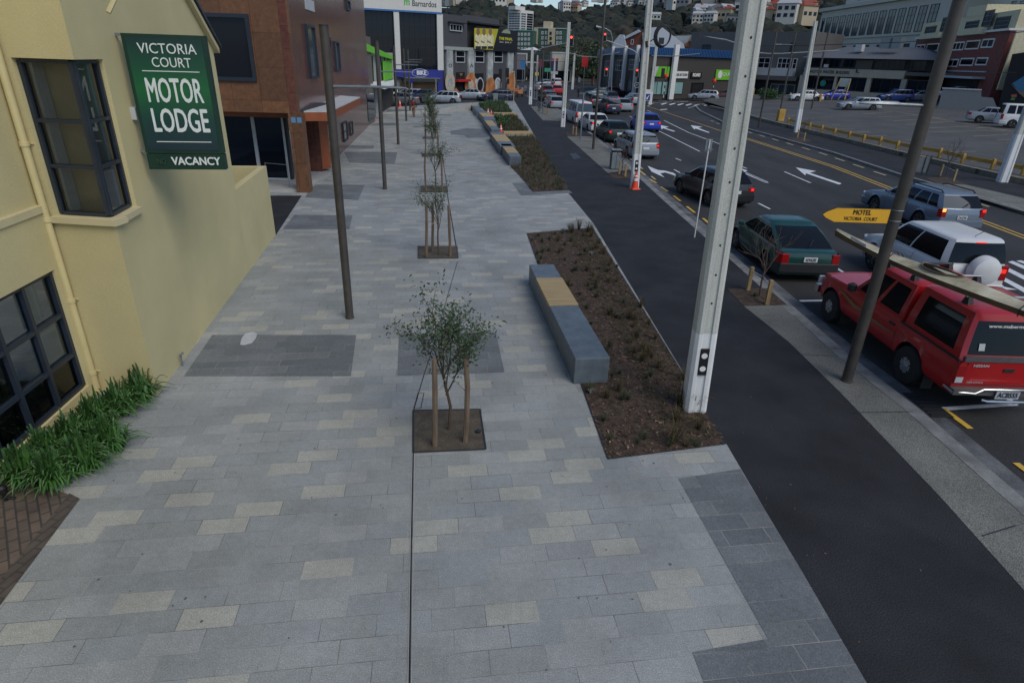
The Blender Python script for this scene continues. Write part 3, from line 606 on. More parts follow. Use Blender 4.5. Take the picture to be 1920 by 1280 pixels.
lamp(G(1587, 714), 'bronze lamp pole on the verge carrying the yellow motel arrow sign', 6.6, None, -1, ang=rad(0), arm=False, r0=.09)
# arm and luminaire of that pole, reaching over the footpath side
pr_ = G(1587, 714); lampR = bpy.data.objects[-1]
R = [o for o in bpy.data.objects if o.name.startswith('street_lamp')][-1]
z = ZH(1733, 198, pr_); mb = MB(); mb.tube([(-.085, 0, z), (-.5, 0, z+.005)], .026, 10); mb.build('arm', M['galv'], R, smooth=True)
mb = MB(); a, b = -.45, -1.05
mb.grid([[(x, y*w_, z+.005+zz*w_**.5) for y, zz in [(-.07, 0), (-.05, .035), (0, .045), (.05, .035), (.07, 0), (0, -.02)]] for x, w_ in [(a, .6), (a-.05, .85), (a+(b-a)*.5, 1), (a+(b-a)*.9, .5), (b, .15)]], closed=True); mb.build('luminaire', M['galv'], R, smooth=True)
for p, t, lab in [((1112, 280), (1135, 0), 'bronze lamp pole on the verge next to the dark green car'), ((1014, 205), (1014, 95), 'far bronze lamp pole by the cycle stands'), ((1422, 240), (1447, 60), 'bronze lamp pole in front of the car park, left of the white power pole')]:
    g = G(*p); lamp(g, lab, ZH(*t, g)-.02, None, arm=p[0] != 1112, r0=.08, grp='bronze lamp poles beside the road')
for p, t, lab in [((1521, 205), (1545, 60), 'slim brown lamp pole standing in the car park before the white car'), ((1462, 212), (1482, 60), 'brown lamp pole rising from the yellow block at the end of the rail')]:
    g = GP(*p); r = lamp(g, lab, ZH(*t, g)-g.z, None, arm=False, r0=.09, grp='car park lamp poles')
# tapered concrete power poles: H section with recessed faces, step holes and white-painted feet
def power_pole(base, h, lab, w0=.42, w1=.26, d0=.34, d1=.2, wz=1.35, ang=0, holes=True, lean=(0, 0), band=True, grp='concrete power poles', numbers=True):
    r = root('power_pole', lab, 'power pole', base, ang, grp)
    r.rotation_euler = (lean[0], lean[1], ang)
    def sec(z):
        k = z/h; w = (w0+(w1-w0)*k)/2; d = (d0+(d1-d0)*k)/2; c = .28*w; q = w*.42; dp = .16*d
        return [(-w, -d+c, z), (-w+c, -d, z), (-q, -d, z), (-q+.2*q, -d+dp, z), (q-.2*q, -d+dp, z), (q, -d, z), (w-c, -d, z), (w, -d+c, z), (w, d-c, z), (w-c, d, z), (q, d, z), (q*.8, d-dp, z), (-q*.8, d-dp, z), (-q, d, z), (-w+c, d, z), (-w, d-c, z)]
    def solid(za, zb):
        k = za/h; w = (w0+(w1-w0)*k)/2; return
    mb = MB(); zs = [wz]+[wz+(h-wz)*i/6 for i in range(1, 7)]; mb.grid([sec(z) for z in zs], closed=True); n = 16; mb.f.append([len(mb.v)-n+i for i in range(n)]); mb.m.append(0); mb.build('shaft', M['conc_pole'], r)
    mb = MB(); mb.grid([sec(z) for z in (0, wz*.5, wz)], closed=True); mb.build('painted_foot', M['pole_white'] if band else M['conc_pole'], r)
    if numbers:
        k = wz*.62/h; d = (d0+(d1-d0)*k)/2; mb = MB(); mb.box(-.07, .07, -d-.006, -d+.05, wz*.5, wz*.82); mb.build('marker_plate', M['black'], r)
        mb = MB()
        for zz in (.58, .74): mb.add([(.048*math.cos(a*PI/8), -d-.009, wz*zz+.048*math.sin(a*PI/8)) for a in range(16)], [tuple(range(16))])
        mb.build('reflector', M['refl'], r)
    if holes:
        mb = MB()
        for i in range(12):
            zz = wz+.5+i*.45
            if zz > h-.2: break
            k = zz/h; d = (d0+(d1-d0)*k)/2; x = ((-1)**i)*.0
            mb.add([(x+.016*math.cos(a*PI/4), -d*.84-.002-(.0), zz+.018*math.sin(a*PI/4)) for a in range(8)], [tuple(range(8))])
        mb.build('step_hole', M['black'], r)['kind'] = 'stuff'
    return r
def poleangle(p, t): return 0
P1 = G(1300, 765); h1 = 9.0
power_pole(P1, h1, 'big concrete power pole with white-painted foot standing in the near mulch bed', .36, .23, .33, .21, 1.42, lean=(0, rad(-1.6)))
P2 = G(1189, 352); power_pole(P2, 9.5, 'concrete power pole with a coil of cable behind the orange cone', .38, .22, .32, .2, 1.5, lean=(0, rad(-1.7)))
P3 = G(1055, 238); power_pole(P3, ZH(1067, 42, P3), 'concrete power pole on the path beside the white van', .38, .24, .32, .2, 1.5)
P4 = G(994, 196); power_pole(P4, ZH(1000, 90, P4), 'concrete power pole at the far end of the asphalt path', .42, .3, .32, .2, 2.0)
P5 = G(1493, 248); power_pole(P5, ZH(1528, 40, P5), 'white-footed power pole leaning beside the far footpath at the car park', .42, .28, .34, .2, 1.9, numbers=False, lean=(0, rad(-2.3)))
P6 = G(1878, 341); power_pole(P6, 6.5, 'white power pole at the right edge in front of the yellow rail', .5, .3, .4, .24, 2.4, numbers=False)
P7 = G(1218, 196); power_pole(P7, ZH(1224, 85, P7), 'concrete pole with arrow board behind the cable pole', .5, .36, .35, .25, 1.6, numbers=False)
P8 = G(1073, 168); power_pole(P8, ZH(1076, 100, P8), 'far white-footed pole left of the red banner', .5, .34, .35, .25, 2.2, numbers=False)
for p, t, lab in [((986, 146), (986, 100), 'far white lamp pole beside the canopy roof'), ((1006, 152), (1008, 104), 'far white pole beside the yellow sign'), ((1038, 157), (1039, 105), 'far white pole in front of the white and navy sign')]:
    g = G(p[0], max(p[1], 150)); power_pole(g, ZH(*t, g), lab, .5, .34, .35, .25, 2.0, numbers=False, holes=False)
# cable coil, transformer can and cable box on the second pole
top2 = P2+Vector((.1, 0, 0))
r = root('cable_coil', 'coil of thick black cable hanging on the concrete pole', 'cable', P2+Vector((.42, -.1, ZH(1237, 68, P2))))
mb = MB()
for k in range(4):
    rr = .42-.02*k; mb.tube([(rr*.78*math.cos(a*PI/12)+.02*k, -.03*k, rr*math.sin(a*PI/12)) for a in range(25)], .022, 6)
mb.tube([(-.3, 0, -.1), (-.5, .05, -.25), (-.72, .05, -.1), (-.75, .05, .3), (-.6, .05, .45)], .025, 6)
mb.build('coil', M['dark_metal'], r, smooth=True); mb = MB(); mb.tube([(-.55, 0, -.42), (-.62, 0, -.2)], .06, 8); mb.box(-.1, .1, -.06, .06, -.3, -.06); mb.build('joint_box', M['dark_metal'], r)
# overhead wires
def wire(name, pts, lab, r=.012, sag=.0, n=14):
    mb = MB()
    for a, b in zip(pts, pts[1:]):
        a, b = Vector(a), Vector(b); mb.tube([a.lerp(b, i/n)-Vector((0, 0, sag*4*(i/n)*(1-i/n))) for i in range(n+1)], r, 4)
    tag(mb.build(name, M['dark_metal']), lab, 'wire')
def at(px, py, p):      # point at the pixel's height above p
    return Vector((p[0], p[1], ZH(px, py, p)))
def atd(px, py, y):
    d = ray(px, py); return Vector((0, 0, CAMH))+d*(y/d.y)
wire('overhead_wire', [atd(1395, 87, 62), atd(1500, 86, 60), atd(1690, 80, 55), atd(1920, 60, 45)], 'black overhead wire running above the car park from the big pole', .035, 0, 4)
wire('overhead_wire', [atd(1730, 138, 70), atd(1905, 136, 65)], 'lower black wire across the red brick flats', .03, 0, 4)
wire('overhead_wire', [atd(1240, 44, 30), atd(1310, 66, 34), atd(1370, 80, 40)], 'black overhead wire leaving the cable coil pole to the right', .025)
wire('tram_wire', [atd(940, 110, 130), atd(1085, 115, 110)], 'thin wire spanning the far street', .03, .3)
def spanarm(px, lab, y, r=.05):
    mb = MB(); mb.tube([atd(*p, y) for p in px], r, 6); tag(mb.build('bracket_arm', M['galv'], smooth=True), lab, 'bracket arm')
# ------------------------------------------------------------------ facade helper: a real vertical plane between two surveyed base points
class Fac:
    def __init__(s, A, B, zb=None, name=None, label=None, cat='building', group=None, parent=None, r=None):
        s.A = Vector((A[0], A[1], 0)); s.B = Vector((B[0], B[1], 0)); s.zb = A[2] if zb is None and len(A) > 2 else (zb or 0)
        s.e = (s.B-s.A).normalized(); s.W = (s.B-s.A).length; s.n = Vector((s.e.y, -s.e.x, 0))       # n faces the camera when A is the left end
        s.r = r or root(name, label, cat, s.A+Vector((0, 0, s.zb)), math.atan2(s.e.y, s.e.x), group)
    def uv(s, px, py):
        d = ray(px, py); t = (s.A.dot(s.n))/(d.x*s.n.x+d.y*s.n.y); p = Vector((0, 0, CAMH))+d*t; return (p-s.A).dot(s.e), p.z
    def P(s, u, z=0, o=0): return s.A+s.e*u+s.n*o+Vector((0, 0, z))
    def rc(s, q):      # pixel quad/rect -> (u0,u1,z0,z1)
        x0, y0, x1, y1 = q; ym, xm = (y0+y1)/2, (x0+x1)/2
        return s.uv(x0, ym)[0], s.uv(x1, ym)[0], s.uv(xm, y1)[1], s.uv(xm, y0)[1]
    def slab(s, mb, u0, u1, z0, z1, o0, o1, m=0):
        c = [s.P(u0, z0, o0), s.P(u1, z0, o0), s.P(u1, z0, o1), s.P(u0, z0, o1)]; d = [s.P(u0, z1, o0), s.P(u1, z1, o0), s.P(u1, z1, o1), s.P(u0, z1, o1)]; return mb.hull(c, d, m)
    def box(s, name, u0, u1, z0, z1, o0, o1, m, parent=None, bevel=0):
        mb = MB(); s.slab(mb, u0, u1, z0, z1, o0, o1); return mb.build(name, m, parent or s.r, world=True, bevel=bevel)
    def pbox(s, name, q, o0, o1, m, parent=None): return s.box(name, *s.rc(q), o0, o1, m, parent)
    def poly(s, name, px, o0, o1, m, parent=None):
        uvs = [s.uv(*p) for p in px]; mb = MB(); mb.hull([s.P(u, z, o0) for u, z in uvs], [s.P(u, z, o1) for u, z in uvs]); return mb.build(name, m, parent or s.r, world=True)
    def window(s, u0, u1, z0, z1, fm, gm, nu=1, nz=1, fw=.06, o=.0, dep=.09, name='window', sub='pane', parent=None):
        mb = MB()
        for a, b, c, d in [(u0, u1, z0, z0+fw), (u0, u1, z1-fw, z1), (u0, u0+fw, z0+fw, z1-fw), (u1-fw, u1, z0+fw, z1-fw)]: s.slab(mb, a, b, c, d, o, o+dep)
        for i in range(1, nu): x = u0+(u1-u0)*i/nu; s.slab(mb, x-fw*.35, x+fw*.35, z0+fw, z1-fw, o, o+dep*.8)
        for i in range(1, nz): z = z0+(z1-z0)*i/nz; s.slab(mb, u0+fw, u1-fw, z-fw*.35, z+fw*.35, o, o+dep*.7)
        f = mb.build(name, fm, parent or s.r, world=True)
        g = MB(); g.add([s.P(u0+fw*.5, z0+fw*.5, o+dep*.35), s.P(u1-fw*.5, z0+fw*.5, o+dep*.35), s.P(u1-fw*.5, z1-fw*.5, o+dep*.35), s.P(u0+fw*.5, z1-fw*.5, o+dep*.35)], [(0, 1, 2, 3)]); g.build(sub, gm, f, world=True); return f
    def pwin(s, q, fm, gm, nu=1, nz=1, fw=.06, **k): return s.window(*s.rc(q), fm, gm, nu, nz, fw, **k)
    def text(s, name, txt, px0, px1, m, o=.03, hpx=None, bold=0, parent=None, depth=.01, slope=False):
        """lettering from px0 (left-baseline/bottom) to px1 (right-top)"""
        u0, u1, z0, z1 = s.rc((px0[0], px1[1], px1[0], px0[1]))
        size = (z1-z0)/.7
        return text(name, txt, size, m, parent or s.r, s.P((u0+u1)/2, (z0+z1)/2, o), s.e, (0, 0, 1), bold*size, fit=(u1-u0), depth=depth)
# ------------------------------------------------------------------ the cream motor lodge
C1 = G(296, 741); Dw = G(517, 440); Mw = G(466, 509); Bp = G(187, 732); A0 = G(0, 908)
we = (Dw-C1).normalized()
S = Fac(C1, Dw, 0, 'motor_lodge', 'cream plastered motor lodge with a navy corner window and gable facing the plaza', 'building')
LR = S.r; cm = M['cream']
LM = (Mw-C1).length; LT = (Dw-C1).length
# corner window opening on both faces; return wall faces the camera
RW = Fac(Bp, C1, 0, r=LR)
u_w0 = max(.13, RW.uv(12, 112)[0]); zs_, zh_ = ZH(215, 420, C1), ZH(129, 112, C1)
u_w1 = S.uv(258, 392)[0]; RWL = RW.W
apu, apz = 3.1, 7.8
# street face with gable: eave height at far end, apex above the frame
ue, ze = S.uv(403, 100)[0], S.uv(403, 100)[1]; ug, zg = S.uv(347, 0)
sl = (zg-ze)/(ug-ue); za = ze+sl*(0-ue)
mb = MB(); th = .22
def wallface(F, mb, poly, o0=-.22, o1=0):
    def mit(u): return .10 if (F is S and abs(u) < .01) else (RWL-.26 if (F is RW and abs(u-RWL) < .01) else u)      # mitred corner
    mb.hull([F.P(mit(u), z, o0) for u, z in poly], [F.P(u, z, o1) for u, z in poly])
zt = 9.0
def zroof(u): return ze+sl*(u-ue)
wallface(S, mb, [(0, -.05), (LM, -.05), (LM, zroof(LM)), (u_w1, zroof(u_w1)), (u_w1, zs_), (0, zs_)])
wallface(S, mb, [(0, zh_), (u_w1, zh_), (u_w1, zroof(u_w1)), (0, zroof(0))])
wallface(RW, mb, [(0, -.05), (RWL-.001, -.05), (RWL-.001, zs_), (0, zs_)]); wallface(RW, mb, [(0, zs_), (u_w0, zs_), (u_w0, zt), (0, zt)]); wallface(RW, mb, [(u_w0, zh_), (RWL-.001, zh_), (RWL-.001, zt), (u_w0, zt)])
mb.build('wall', cm, LR, world=True)
# sill lip
mb = MB(); RW.slab(mb, u_w0-.05, RWL+.06, zs_-.02, zs_+.07, -.2, .07); mb.build('sill', M['cream_dark'], LR, world=True)
mb = MB(); S.slab(mb, .062, u_w1+.02, zs_-.022, zs_+.067, -.2, .069); mb.build('sill', M['cream_dark'], LR, world=True)
mb = MB(); S.slab(mb, -.001, u_w1, zs_-.03, zs_+.066, -.24, -.04); mb.build('sill_bed', M['cream_dark'], LR, world=True)
# navy corner frame, three lights high
def framebars(F, mb, us, zs, o0, o1, w=.055):
    for i, u in enumerate(us): F.slab(mb, u-w/2, u+w/2, zs[0], zs[-1], o0, o1)
    for z in zs: F.slab(mb, us[0]+w/2, us[-1]-w/2, z-w*.45, z+w*.45, o0, o1-.004)
zz = [zs_+.1, zs_+.1+(zh_-zs_-.13)*.33, zs_+.1+(zh_-zs_-.13)*.63, zh_-.03]
f = MB(); framebars(RW, f, [u_w0+.035, RWL-.12], zz, -.14, -.06); framebars(S, f, [.12, u_w1-.035], zz, -.14, -.06); o = f.build('corner_window', M['frame_navy'], LR, world=True)
g = MB(); g.quad(RW.P(u_w0, zz[0], -.1), RW.P(RWL-.1, zz[0], -.1), RW.P(RWL-.1, zz[-1], -.1), RW.P(u_w0, zz[-1], -.1)); g.quad(S.P(.1, zz[0], -.1), S.P(u_w1, zz[0], -.1), S.P(u_w1, zz[-1], -.1), S.P(.1, zz[-1], -.1)); g.build('pane', M['pane'], o, world=True)
# inside the bay: white inner frame edges, blind and dim room
g = MB(); RW.slab(g, u_w0+.08, u_w0+.13, zz[0], zz[-1], -.34, -.16); S.slab(g, u_w1-.18, u_w1-.1, zz[0], zz[-1], -.38, -.16); g.build('inner_frame', M['white_dull'], LR, world=True)
g = MB(); RW.slab(g, u_w0-.3, RWL-.3, zs_-.1, zh_+.3, -.37, -.35); g.build('blind', M['blind'], LR, world=True)
g = MB(); S.slab(g, .3, u_w1+1, zs_-.3, zh_+.2, -1.2, -1.18); g.build('room_wall', mat('room_wall', (.36, .31, .20), .9), LR, world=True)
# roof verge along the gable
mb = MB()
def vslab(mb, F, u0, z0, u1, z1, t, o0, o1, m=0): mb.hull([F.P(u0, z0, o0), F.P(u1, z1, o0), F.P(u1, z1, o1), F.P(u0, z0, o1)], [F.P(u0, z0+t, o0), F.P(u1, z1+t, o0), F.P(u1, z1+t, o1), F.P(u0, z0+t, o1)], m)
vslab(mb, S, ue+.02, ze, -1.5, zroof(-1.5), .12, -.2, .1); mb.build('barge_board', M['cream_dark'], LR, world=True)
mb = MB(); vslab(mb, S, ue+.1, ze+.1, -1.5, zroof(-1.5)+.13, .07, -6, .14); mb.build('roof', M['frame_navy'], LR, world=True)
# lower flank wall W0 with the tall window, running back to the left of the camera
Aw = A0+(A0-Bp).normalized()*6
L0 = Fac(Aw, Bp, 0, r=LR); WL = L0.W
ul, ur = L0.uv(-150, 700)[0], L0.uv(112, 560)[0]; ztw = L0.uv(99, 507)[1]; zbw = .22
uR = L0.uv(118, 560)[0]; uL = uR-.07-4*(uR-.035-L0.uv(48, 540)[0]); zl = L0.uv(72, 401)[1]
mb = MB(); wallface(L0, mb, [(0, -.05), (WL, -.05), (WL, zbw), (0, zbw)]); wallface(L0, mb, [(uR, zbw), (WL, zbw), (WL, zl), (uR, zl)]); wallface(L0, mb, [(0, zbw), (uL, zbw), (uL, zl), (0, zl)]); wallface(L0, mb, [(uL, ztw), (uR, ztw), (uR, zl), (uL, zl)])
mb.build('flank_wall', cm, LR, world=True)
mb = MB(); wallface(L0, mb, [(0, zl+.1), (WL-.02, zl+.1), (WL-.02, 9), (0, 9)], -.35, -.06); mb.build('upper_flank_wall', cm, LR, world=True)
mb = MB(); wallface(L0, mb, [(0, zl), (WL-.002, zl), (WL-.002, zl+.1), (0, zl+.1)], -.35, .03); mb.build('ledge', M['cream_dark'], LR, world=True)
pw_ = uR-.035-L0.uv(48, 540)[0]; uL = uR-.07-pw_*4; n_ = 4; us = [uR-.035-pw_*i for i in range(n_+1)][::-1]; zs3 = [zbw+.03, zbw+(ztw-zbw)*.30, zbw+(ztw-zbw)*.64, ztw-.03]
f = MB(); framebars(L0, f, us, zs3, -.14, -.04, .065); o = f.build('window', M['frame_navy'], LR, world=True)
g = MB(); g.quad(L0.P(uL, zbw, -.1), L0.P(uR, zbw, -.1), L0.P(uR, ztw, -.1), L0.P(uL, ztw, -.1)); g.build('pane', M['pane'], o, world=True)
g = MB(); w_ = us[-1]-us[-2]
rows = [[L0.P(us[-2]+.05+(w_-.2)*i/24, z, -.24+.018*math.sin(i*1.9)) for i in range(25)] for z in (zs3[2]+.02, ztw)]
g.grid(rows); rows = [[L0.P(us[-4]-.1+(w_*.9)*i/24, z, -.24+.018*math.sin(i*1.9)) for i in range(25)] for z in (zs3[1], ztw)]; g.grid(rows); g.build('curtain', M['curtain'], LR, world=True)
g = MB(); L0.slab(g, us[-2]+.06, us[-1]-.07, zs3[1]+.03, zs3[2]-.12, -.17, -.155); g.build('notice_board', M['curtain'], LR, world=True)
g = MB(); L0.slab(g, us[-2]+.1, us[-1]-.11, zs3[1]+.1, zs3[2]-.2, -.154, -.15); g.build('notice', M['white_dull'], LR, world=True)
g = MB(); L0.slab(g, uL-1, uR+.5, 0, 2.9, -1.6, -1.5); L0.slab(g, uL-1, uR+.5, 0, .05, -1.5, -.2); g.build('room', M['dark_room'], LR, world=True)
g = MB(); L0.slab(g, uL, uR, zbw+.02, zs3[1]-.03, -.2, -.18); g.build('lower_panel', M['black'], LR, world=True)
# downpipe with collars
dpb = L0.P(WL-.02, 0, .07); dx = L0.uv(0, 127)
mb = MB(); mb.tube([RW.P(.03, .0, .075), RW.P(.03, 9, .075)], .05, 16); mb.build('downpipe', M['pipe'], LR, world=True, smooth=True)
for z in (.35, 1.6, 2.85, 3.9):
    mb = MB(); mb.tube([RW.P(.03, z, .075), RW.P(.03, z+.06, .075)], .062, 16); RW.slab(mb, -.05, .11, z+.02, z+.04, 0, .02); mb.build('pipe_bracket', M['pipe'], LR, world=True, smooth=True)
# low boundary wall returning at its far end
hw = ZH(503, 311, Dw)
mb = MB(); mb.hull([S.P(LM+.02, -.05, -.18), S.P(LM+.02, -.05, -.002), S.P(LT, -.05, -.002), S.P(LT, -.05, -.18)][::-1], [S.P(LM+.02, hw, -.18), S.P(LM+.02, hw, -.002), S.P(LT, hw, -.002), S.P(LT, hw, -.18)][::-1])
S.slab(mb, LT-.18, LT, -.05, hw, -3.4, -.18); bw = mb.build('boundary_wall', cm, world=True); tag(bw, 'low cream plastered boundary wall continuing from the motor lodge', 'wall')
S.box('joint', LM-.004, LM+.014, 0, ZH(440, 346, Mw), -.02, -.006, M['cream_dark'])
# far gable return above the low wall
mb = MB(); S.slab(mb, LM-.22, LM, 0, zroof(LM), -6, -.22); mb.build('end_wall', cm, LR, world=True)
o = MB(); o.tube([S.P(1.05, 0, .06), S.P(1.05, .22, .06)], .016, 8); o.tube([S.P(1.02, .22, .06), S.P(1.1, .24, .09)], .02, 8); tag(o.build('garden_tap', M['galv'], smooth=True), 'small garden tap at the foot of the cream wall by the dark stone panel', 'tap')
# valley outlet at the top
mb = MB(); mb.tube([atd(203, 24, 8.7), atd(216, -4, 8.8)], .03, 6); mb.build('overflow_pipe', M['pipe'], LR, world=True)
# ------------------------------------------------------------------ projecting motel sign
def onw(px, py, F, off=0):
    d = ray(px, py); t = (F.A+F.n*off).dot(F.n)/(d.x*F.n.x+d.y*F.n.y); return Vector((0, 0, CAMH))+d*t
pL = onw(225, 62, S, .1); 
def onp(px, py): d = ray(px, py); t = (pL.dot(we))/(d.x*we.x+d.y*we.y); return Vector((0, 0, CAMH))+d*t
q1, q2 = pL, onp(383, 70); sa = Vector((q1.x, q1.y, 0)); sb = Vector((q2.x, q2.y, 0)); zt1 = q1.z; zb1 = onp(275, 287).z; zb2 = onp(345, 318).z
SG = Fac(sa, sb, zb2, 'motel_sign', 'green hanging sign reading MOTOR LODGE with a VACANCY strip, projecting from the cream wall', 'sign')
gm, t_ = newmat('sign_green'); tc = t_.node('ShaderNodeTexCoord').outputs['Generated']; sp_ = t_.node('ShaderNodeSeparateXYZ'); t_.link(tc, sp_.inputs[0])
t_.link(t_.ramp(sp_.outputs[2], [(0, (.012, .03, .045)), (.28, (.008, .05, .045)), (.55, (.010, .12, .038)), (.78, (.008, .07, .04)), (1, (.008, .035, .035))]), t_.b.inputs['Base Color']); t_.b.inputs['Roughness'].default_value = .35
gf = mat('sign_frame_green', (.005, .034, .022), .4)
W0 = SG.W
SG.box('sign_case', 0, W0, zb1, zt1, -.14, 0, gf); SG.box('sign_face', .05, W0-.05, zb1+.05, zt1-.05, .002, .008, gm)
SG.box('vacancy_panel', .0, W0, zb2, zb1-.012, -.14, 0, gf)
wt = mat('sign_letter', (.66, .72, .70), .5, var=0)
def st(txt, u0, u1, z0, z1, bold=0, nm='lettering', m=wt):
    s_ = (z1-z0)/.7; return text(nm, txt, s_, m, SG.r, SG.P((u0+u1)/2, (z0+z1)/2, .016), SG.e, (0, 0, 1), bold*s_, fit=u1-u0, depth=.004)
H_ = zt1-zb1
st('VICTORIA', .2, W0-.14, zt1-.27, zt1-.13); st('COURT', .36, W0-.25, zt1-.455, zt1-.32); st('MOTOR', .2, W0-.16, zb1+H_*.435, zb1+H_*.635, .02); st('LODGE', .2, W0-.14, zb1+H_*.18, zb1+H_*.38, .02)
for z in (zt1-.51, zb1+H_*.10): SG.box('rule', .2, W0-.15, z, z+.012, .01, .014, wt)
st('VACANCY', .36, W0-.06, zb2+.07, zb2+.19, .03); st('NO', .14, .28, zb2+.08, zb2+.17, .03, 'unlit_lettering', mat('unlit_red', (.02, .05, .03)))
for z in (zt1-.02, zb1+.02): SG.box('bracket', -.14, .0, z-.02, z+.02, -.09, -.05, M['galv'])
o = S.box('junction_box', S.uv(243, 190)[0]-.06, S.uv(243, 190)[0]+.06, 4.15, 4.33, 0, .07, M['white_dull'])
# ------------------------------------------------------------------ strap-leaf plants at the foot of the wall
rl = random.Random(12)
def lily(c, lab, n=170, h=.55, sp=.62):
    mb = MB()
    for i in range(n):
        a = rl.uniform(0, 2*PI); el = rl.uniform(.1, 1.0); d = Vector((math.cos(a), math.sin(a), 0)); s = Vector((-d.y, d.x, 0)); L = sp*rl.uniform(.6, 1.2); hh = h*rl.uniform(.6, 1.15)*(1.15-el*.5); w = rl.uniform(.013, .022); st_ = Vector((rl.gauss(0, .07), rl.gauss(0, .07), 0)); rows = []
        for k in range(6):
            t = k/5; x = L*el*t; z = hh*(2.1*t-1.6*t*t*(.6+.6*el)); ww = w*(1-t**3)*(1 if k else .6); p = st_+d*x+Vector((0, 0, max(.01, z))); rows.append([p-s*ww+Vector((0, 0, .004)), p-Vector((0, 0, .003)), p+s*ww+Vector((0, 0, .004))])
        mb.grid(rows)
    o = mb.build('strap_leaf_plant', M['leaf_lily'], smooth=False, loc=c); tag(o, lab, 'plant', 'strap-leaf plants along the cream wall'); return o
LP = [((265, 748), 'strap-leaf plant at the corner of the cream wall, farthest of the clump'), ((225, 775), 'strap-leaf plant in front of the downpipe foot'), ((182, 800), 'strap-leaf plant below the notice board window'), ((205, 842), 'strap-leaf plant bulging onto the grey paving'), ((138, 835), 'strap-leaf plant under the middle of the tall window'), ((158, 880), 'strap-leaf plant on the paving edge, middle of the clump'),
      ((92, 868), 'strap-leaf plant close against the tall window'), ((105, 905), 'strap-leaf plant at the brick paving end of the clump'), ((50, 900), 'nearest strap-leaf plant, beside the small black fixture')]
for i, (p, lab) in enumerate(LP): lily(G(*p), lab, 270 if i > 2 else 210, .5, .48)
r = root('garden_light', 'small black garden light standing on the brick paving at the left edge', 'light', G(12, 938)); mb = MB(); mb.lathe([(.02, 0), (.02, .1), (.05, .12), (.055, .2), (.03, .23)], 10); mb.build('housing', M['black'], r, smooth=True); mb = MB(); mb.tube([(0, 0, .05), (.1, .03, .02)], .014, 5); mb.build('cable', M['black'], r)
# ------------------------------------------------------------------ brown granite office with overhanging first floor
tile_o = None
def stone(name, c1, c2, mortar, bw, bh, rough, spec, wobble, mix=.5):
    mt, t = newmat(name); co = t.node('ShaderNodeTexCoord').outputs['Object']; mp = t.node('ShaderNodeMapping'); mp.inputs['Rotation'].default_value = (rad(90), 0, 0); t.link(co, mp.inputs[0])
    sp = t.node('ShaderNodeSeparateXYZ'); t.link(co, sp.inputs[0]); cb = t.node('ShaderNodeCombineXYZ'); t.link(t.math('ADD', sp.outputs[0], sp.outputs[1]), cb.inputs[0]); t.link(sp.outputs[2], cb.inputs[1])
    b = t.node('ShaderNodeTexBrick'); b.offset = 0; b.inputs['Scale'].default_value = 1; b.inputs['Brick Width'].default_value = bw; b.inputs['Row Height'].default_value = bh; b.inputs['Mortar Size'].default_value = .006; b.inputs['Mortar'].default_value = (*mortar, 1); b.inputs['Color1'].default_value = (*c1, 1); b.inputs['Color2'].default_value = (*c2, 1); t.link(cb.outputs[0], b.inputs['Vector'])
    o = t.mix(1.0, b.outputs[0], t.ramp(t.noise(co, 5, 8, .75), [(.3, (.62, .62, .62)), (.7, (1.3, 1.3, 1.3))]), 'MULTIPLY'); t.link(o, t.b.inputs['Base Color']); t.b.inputs['Roughness'].default_value = rough; t.b.inputs['Specular IOR Level'].default_value = spec
    if wobble: t.bump(t.noise(co, 1.2, 2), wobble, .05)
    return mt
M['granite'] = stone('rusty_granite', (.19, .088, .042), (.125, .062, .034), (.04, .02, .012), 1.05, 1.15, .5, .35, 0)
M['granite_side'] = stone('polished_red_granite', (.15, .06, .045), (.12, .052, .042), (.05, .025, .02), .9, .75, .18, .4, .1)
M['canopy_rust'] = mat('rust_canopy', (.24, .065, .02), .45, var=.15)
B1 = G(651, 278); ga = Vector((-8.05, 21.9, 0))
cb_ = G(572, 357); cl_ = G(545, 357)
# overhang: front face plane facing the camera, street face running away
fr = G(572, 361); oc = fr+Vector((-.02, -.05, 0)); sd_ = (G(690, 238)-G(605, 323)).normalized()
NR = Fac(oc+Vector((-7.5, -.35, 0)), oc+Vector((.12, 0, 0)), 0, 'granite_office', 'rust-brown granite office with an overhanging upper floor, dark window and glazed entrance', 'building'); GRt = NR.r
zo = NR.uv(555, 213)[1]; Wn = NR.W; zT = 9.5
wq = NR.rc((370, 30, 472, 152))
wx0, wx1, wz0, wz1 = NR.uv(400, 140)[0]-1.5, NR.uv(474, 90)[0], NR.uv(440, 152)[1], NR.uv(440, 26)[1]
mb = MB()
for a, b, c, d in [(0, wx0, zo, zT), (wx1, Wn, zo, zT), (wx0, wx1, zo, wz0), (wx0, wx1, wz1, zT)]: NR.slab(mb, a, b, c, d, -.3, 0)
mb.build('upper_wall', M['granite'], GRt, world=True)
NR.slab(mb := MB(), 0, Wn-.002, zo, zo+.1, -4.5, -.3); mb.build('soffit', M['dark_metal'], GRt, world=True)
NR.window(wx0, wx1, wz0, wz1, M['frame_navy'], M['glass'], 1, 1, .13, o=-.12, dep=.2)
ST = Fac(NR.P(Wn, 0), NR.P(Wn, 0)+sd_*26, 0, r=GRt)     # street face
zc2 = ST.uv(640, 200)[1]
mb = MB(); ST.slab(mb, .002, ST.W, zo, zT, -.3, 0); mb.build('street_wall', M['granite_side'], GRt, world=True)
for q in [(575, 48, 590, 148), (626, 78, 634, 135), (648, 0, 654, 20), (612, 70, 616, 90)]: ST.pwin(q, M['frame_navy'], M['glass_blue'], 1, 1, .1, dep=.12)
ST.pbox('blank_panel', (572, 0, 588, 20), 0, .03, M['white_dull'])
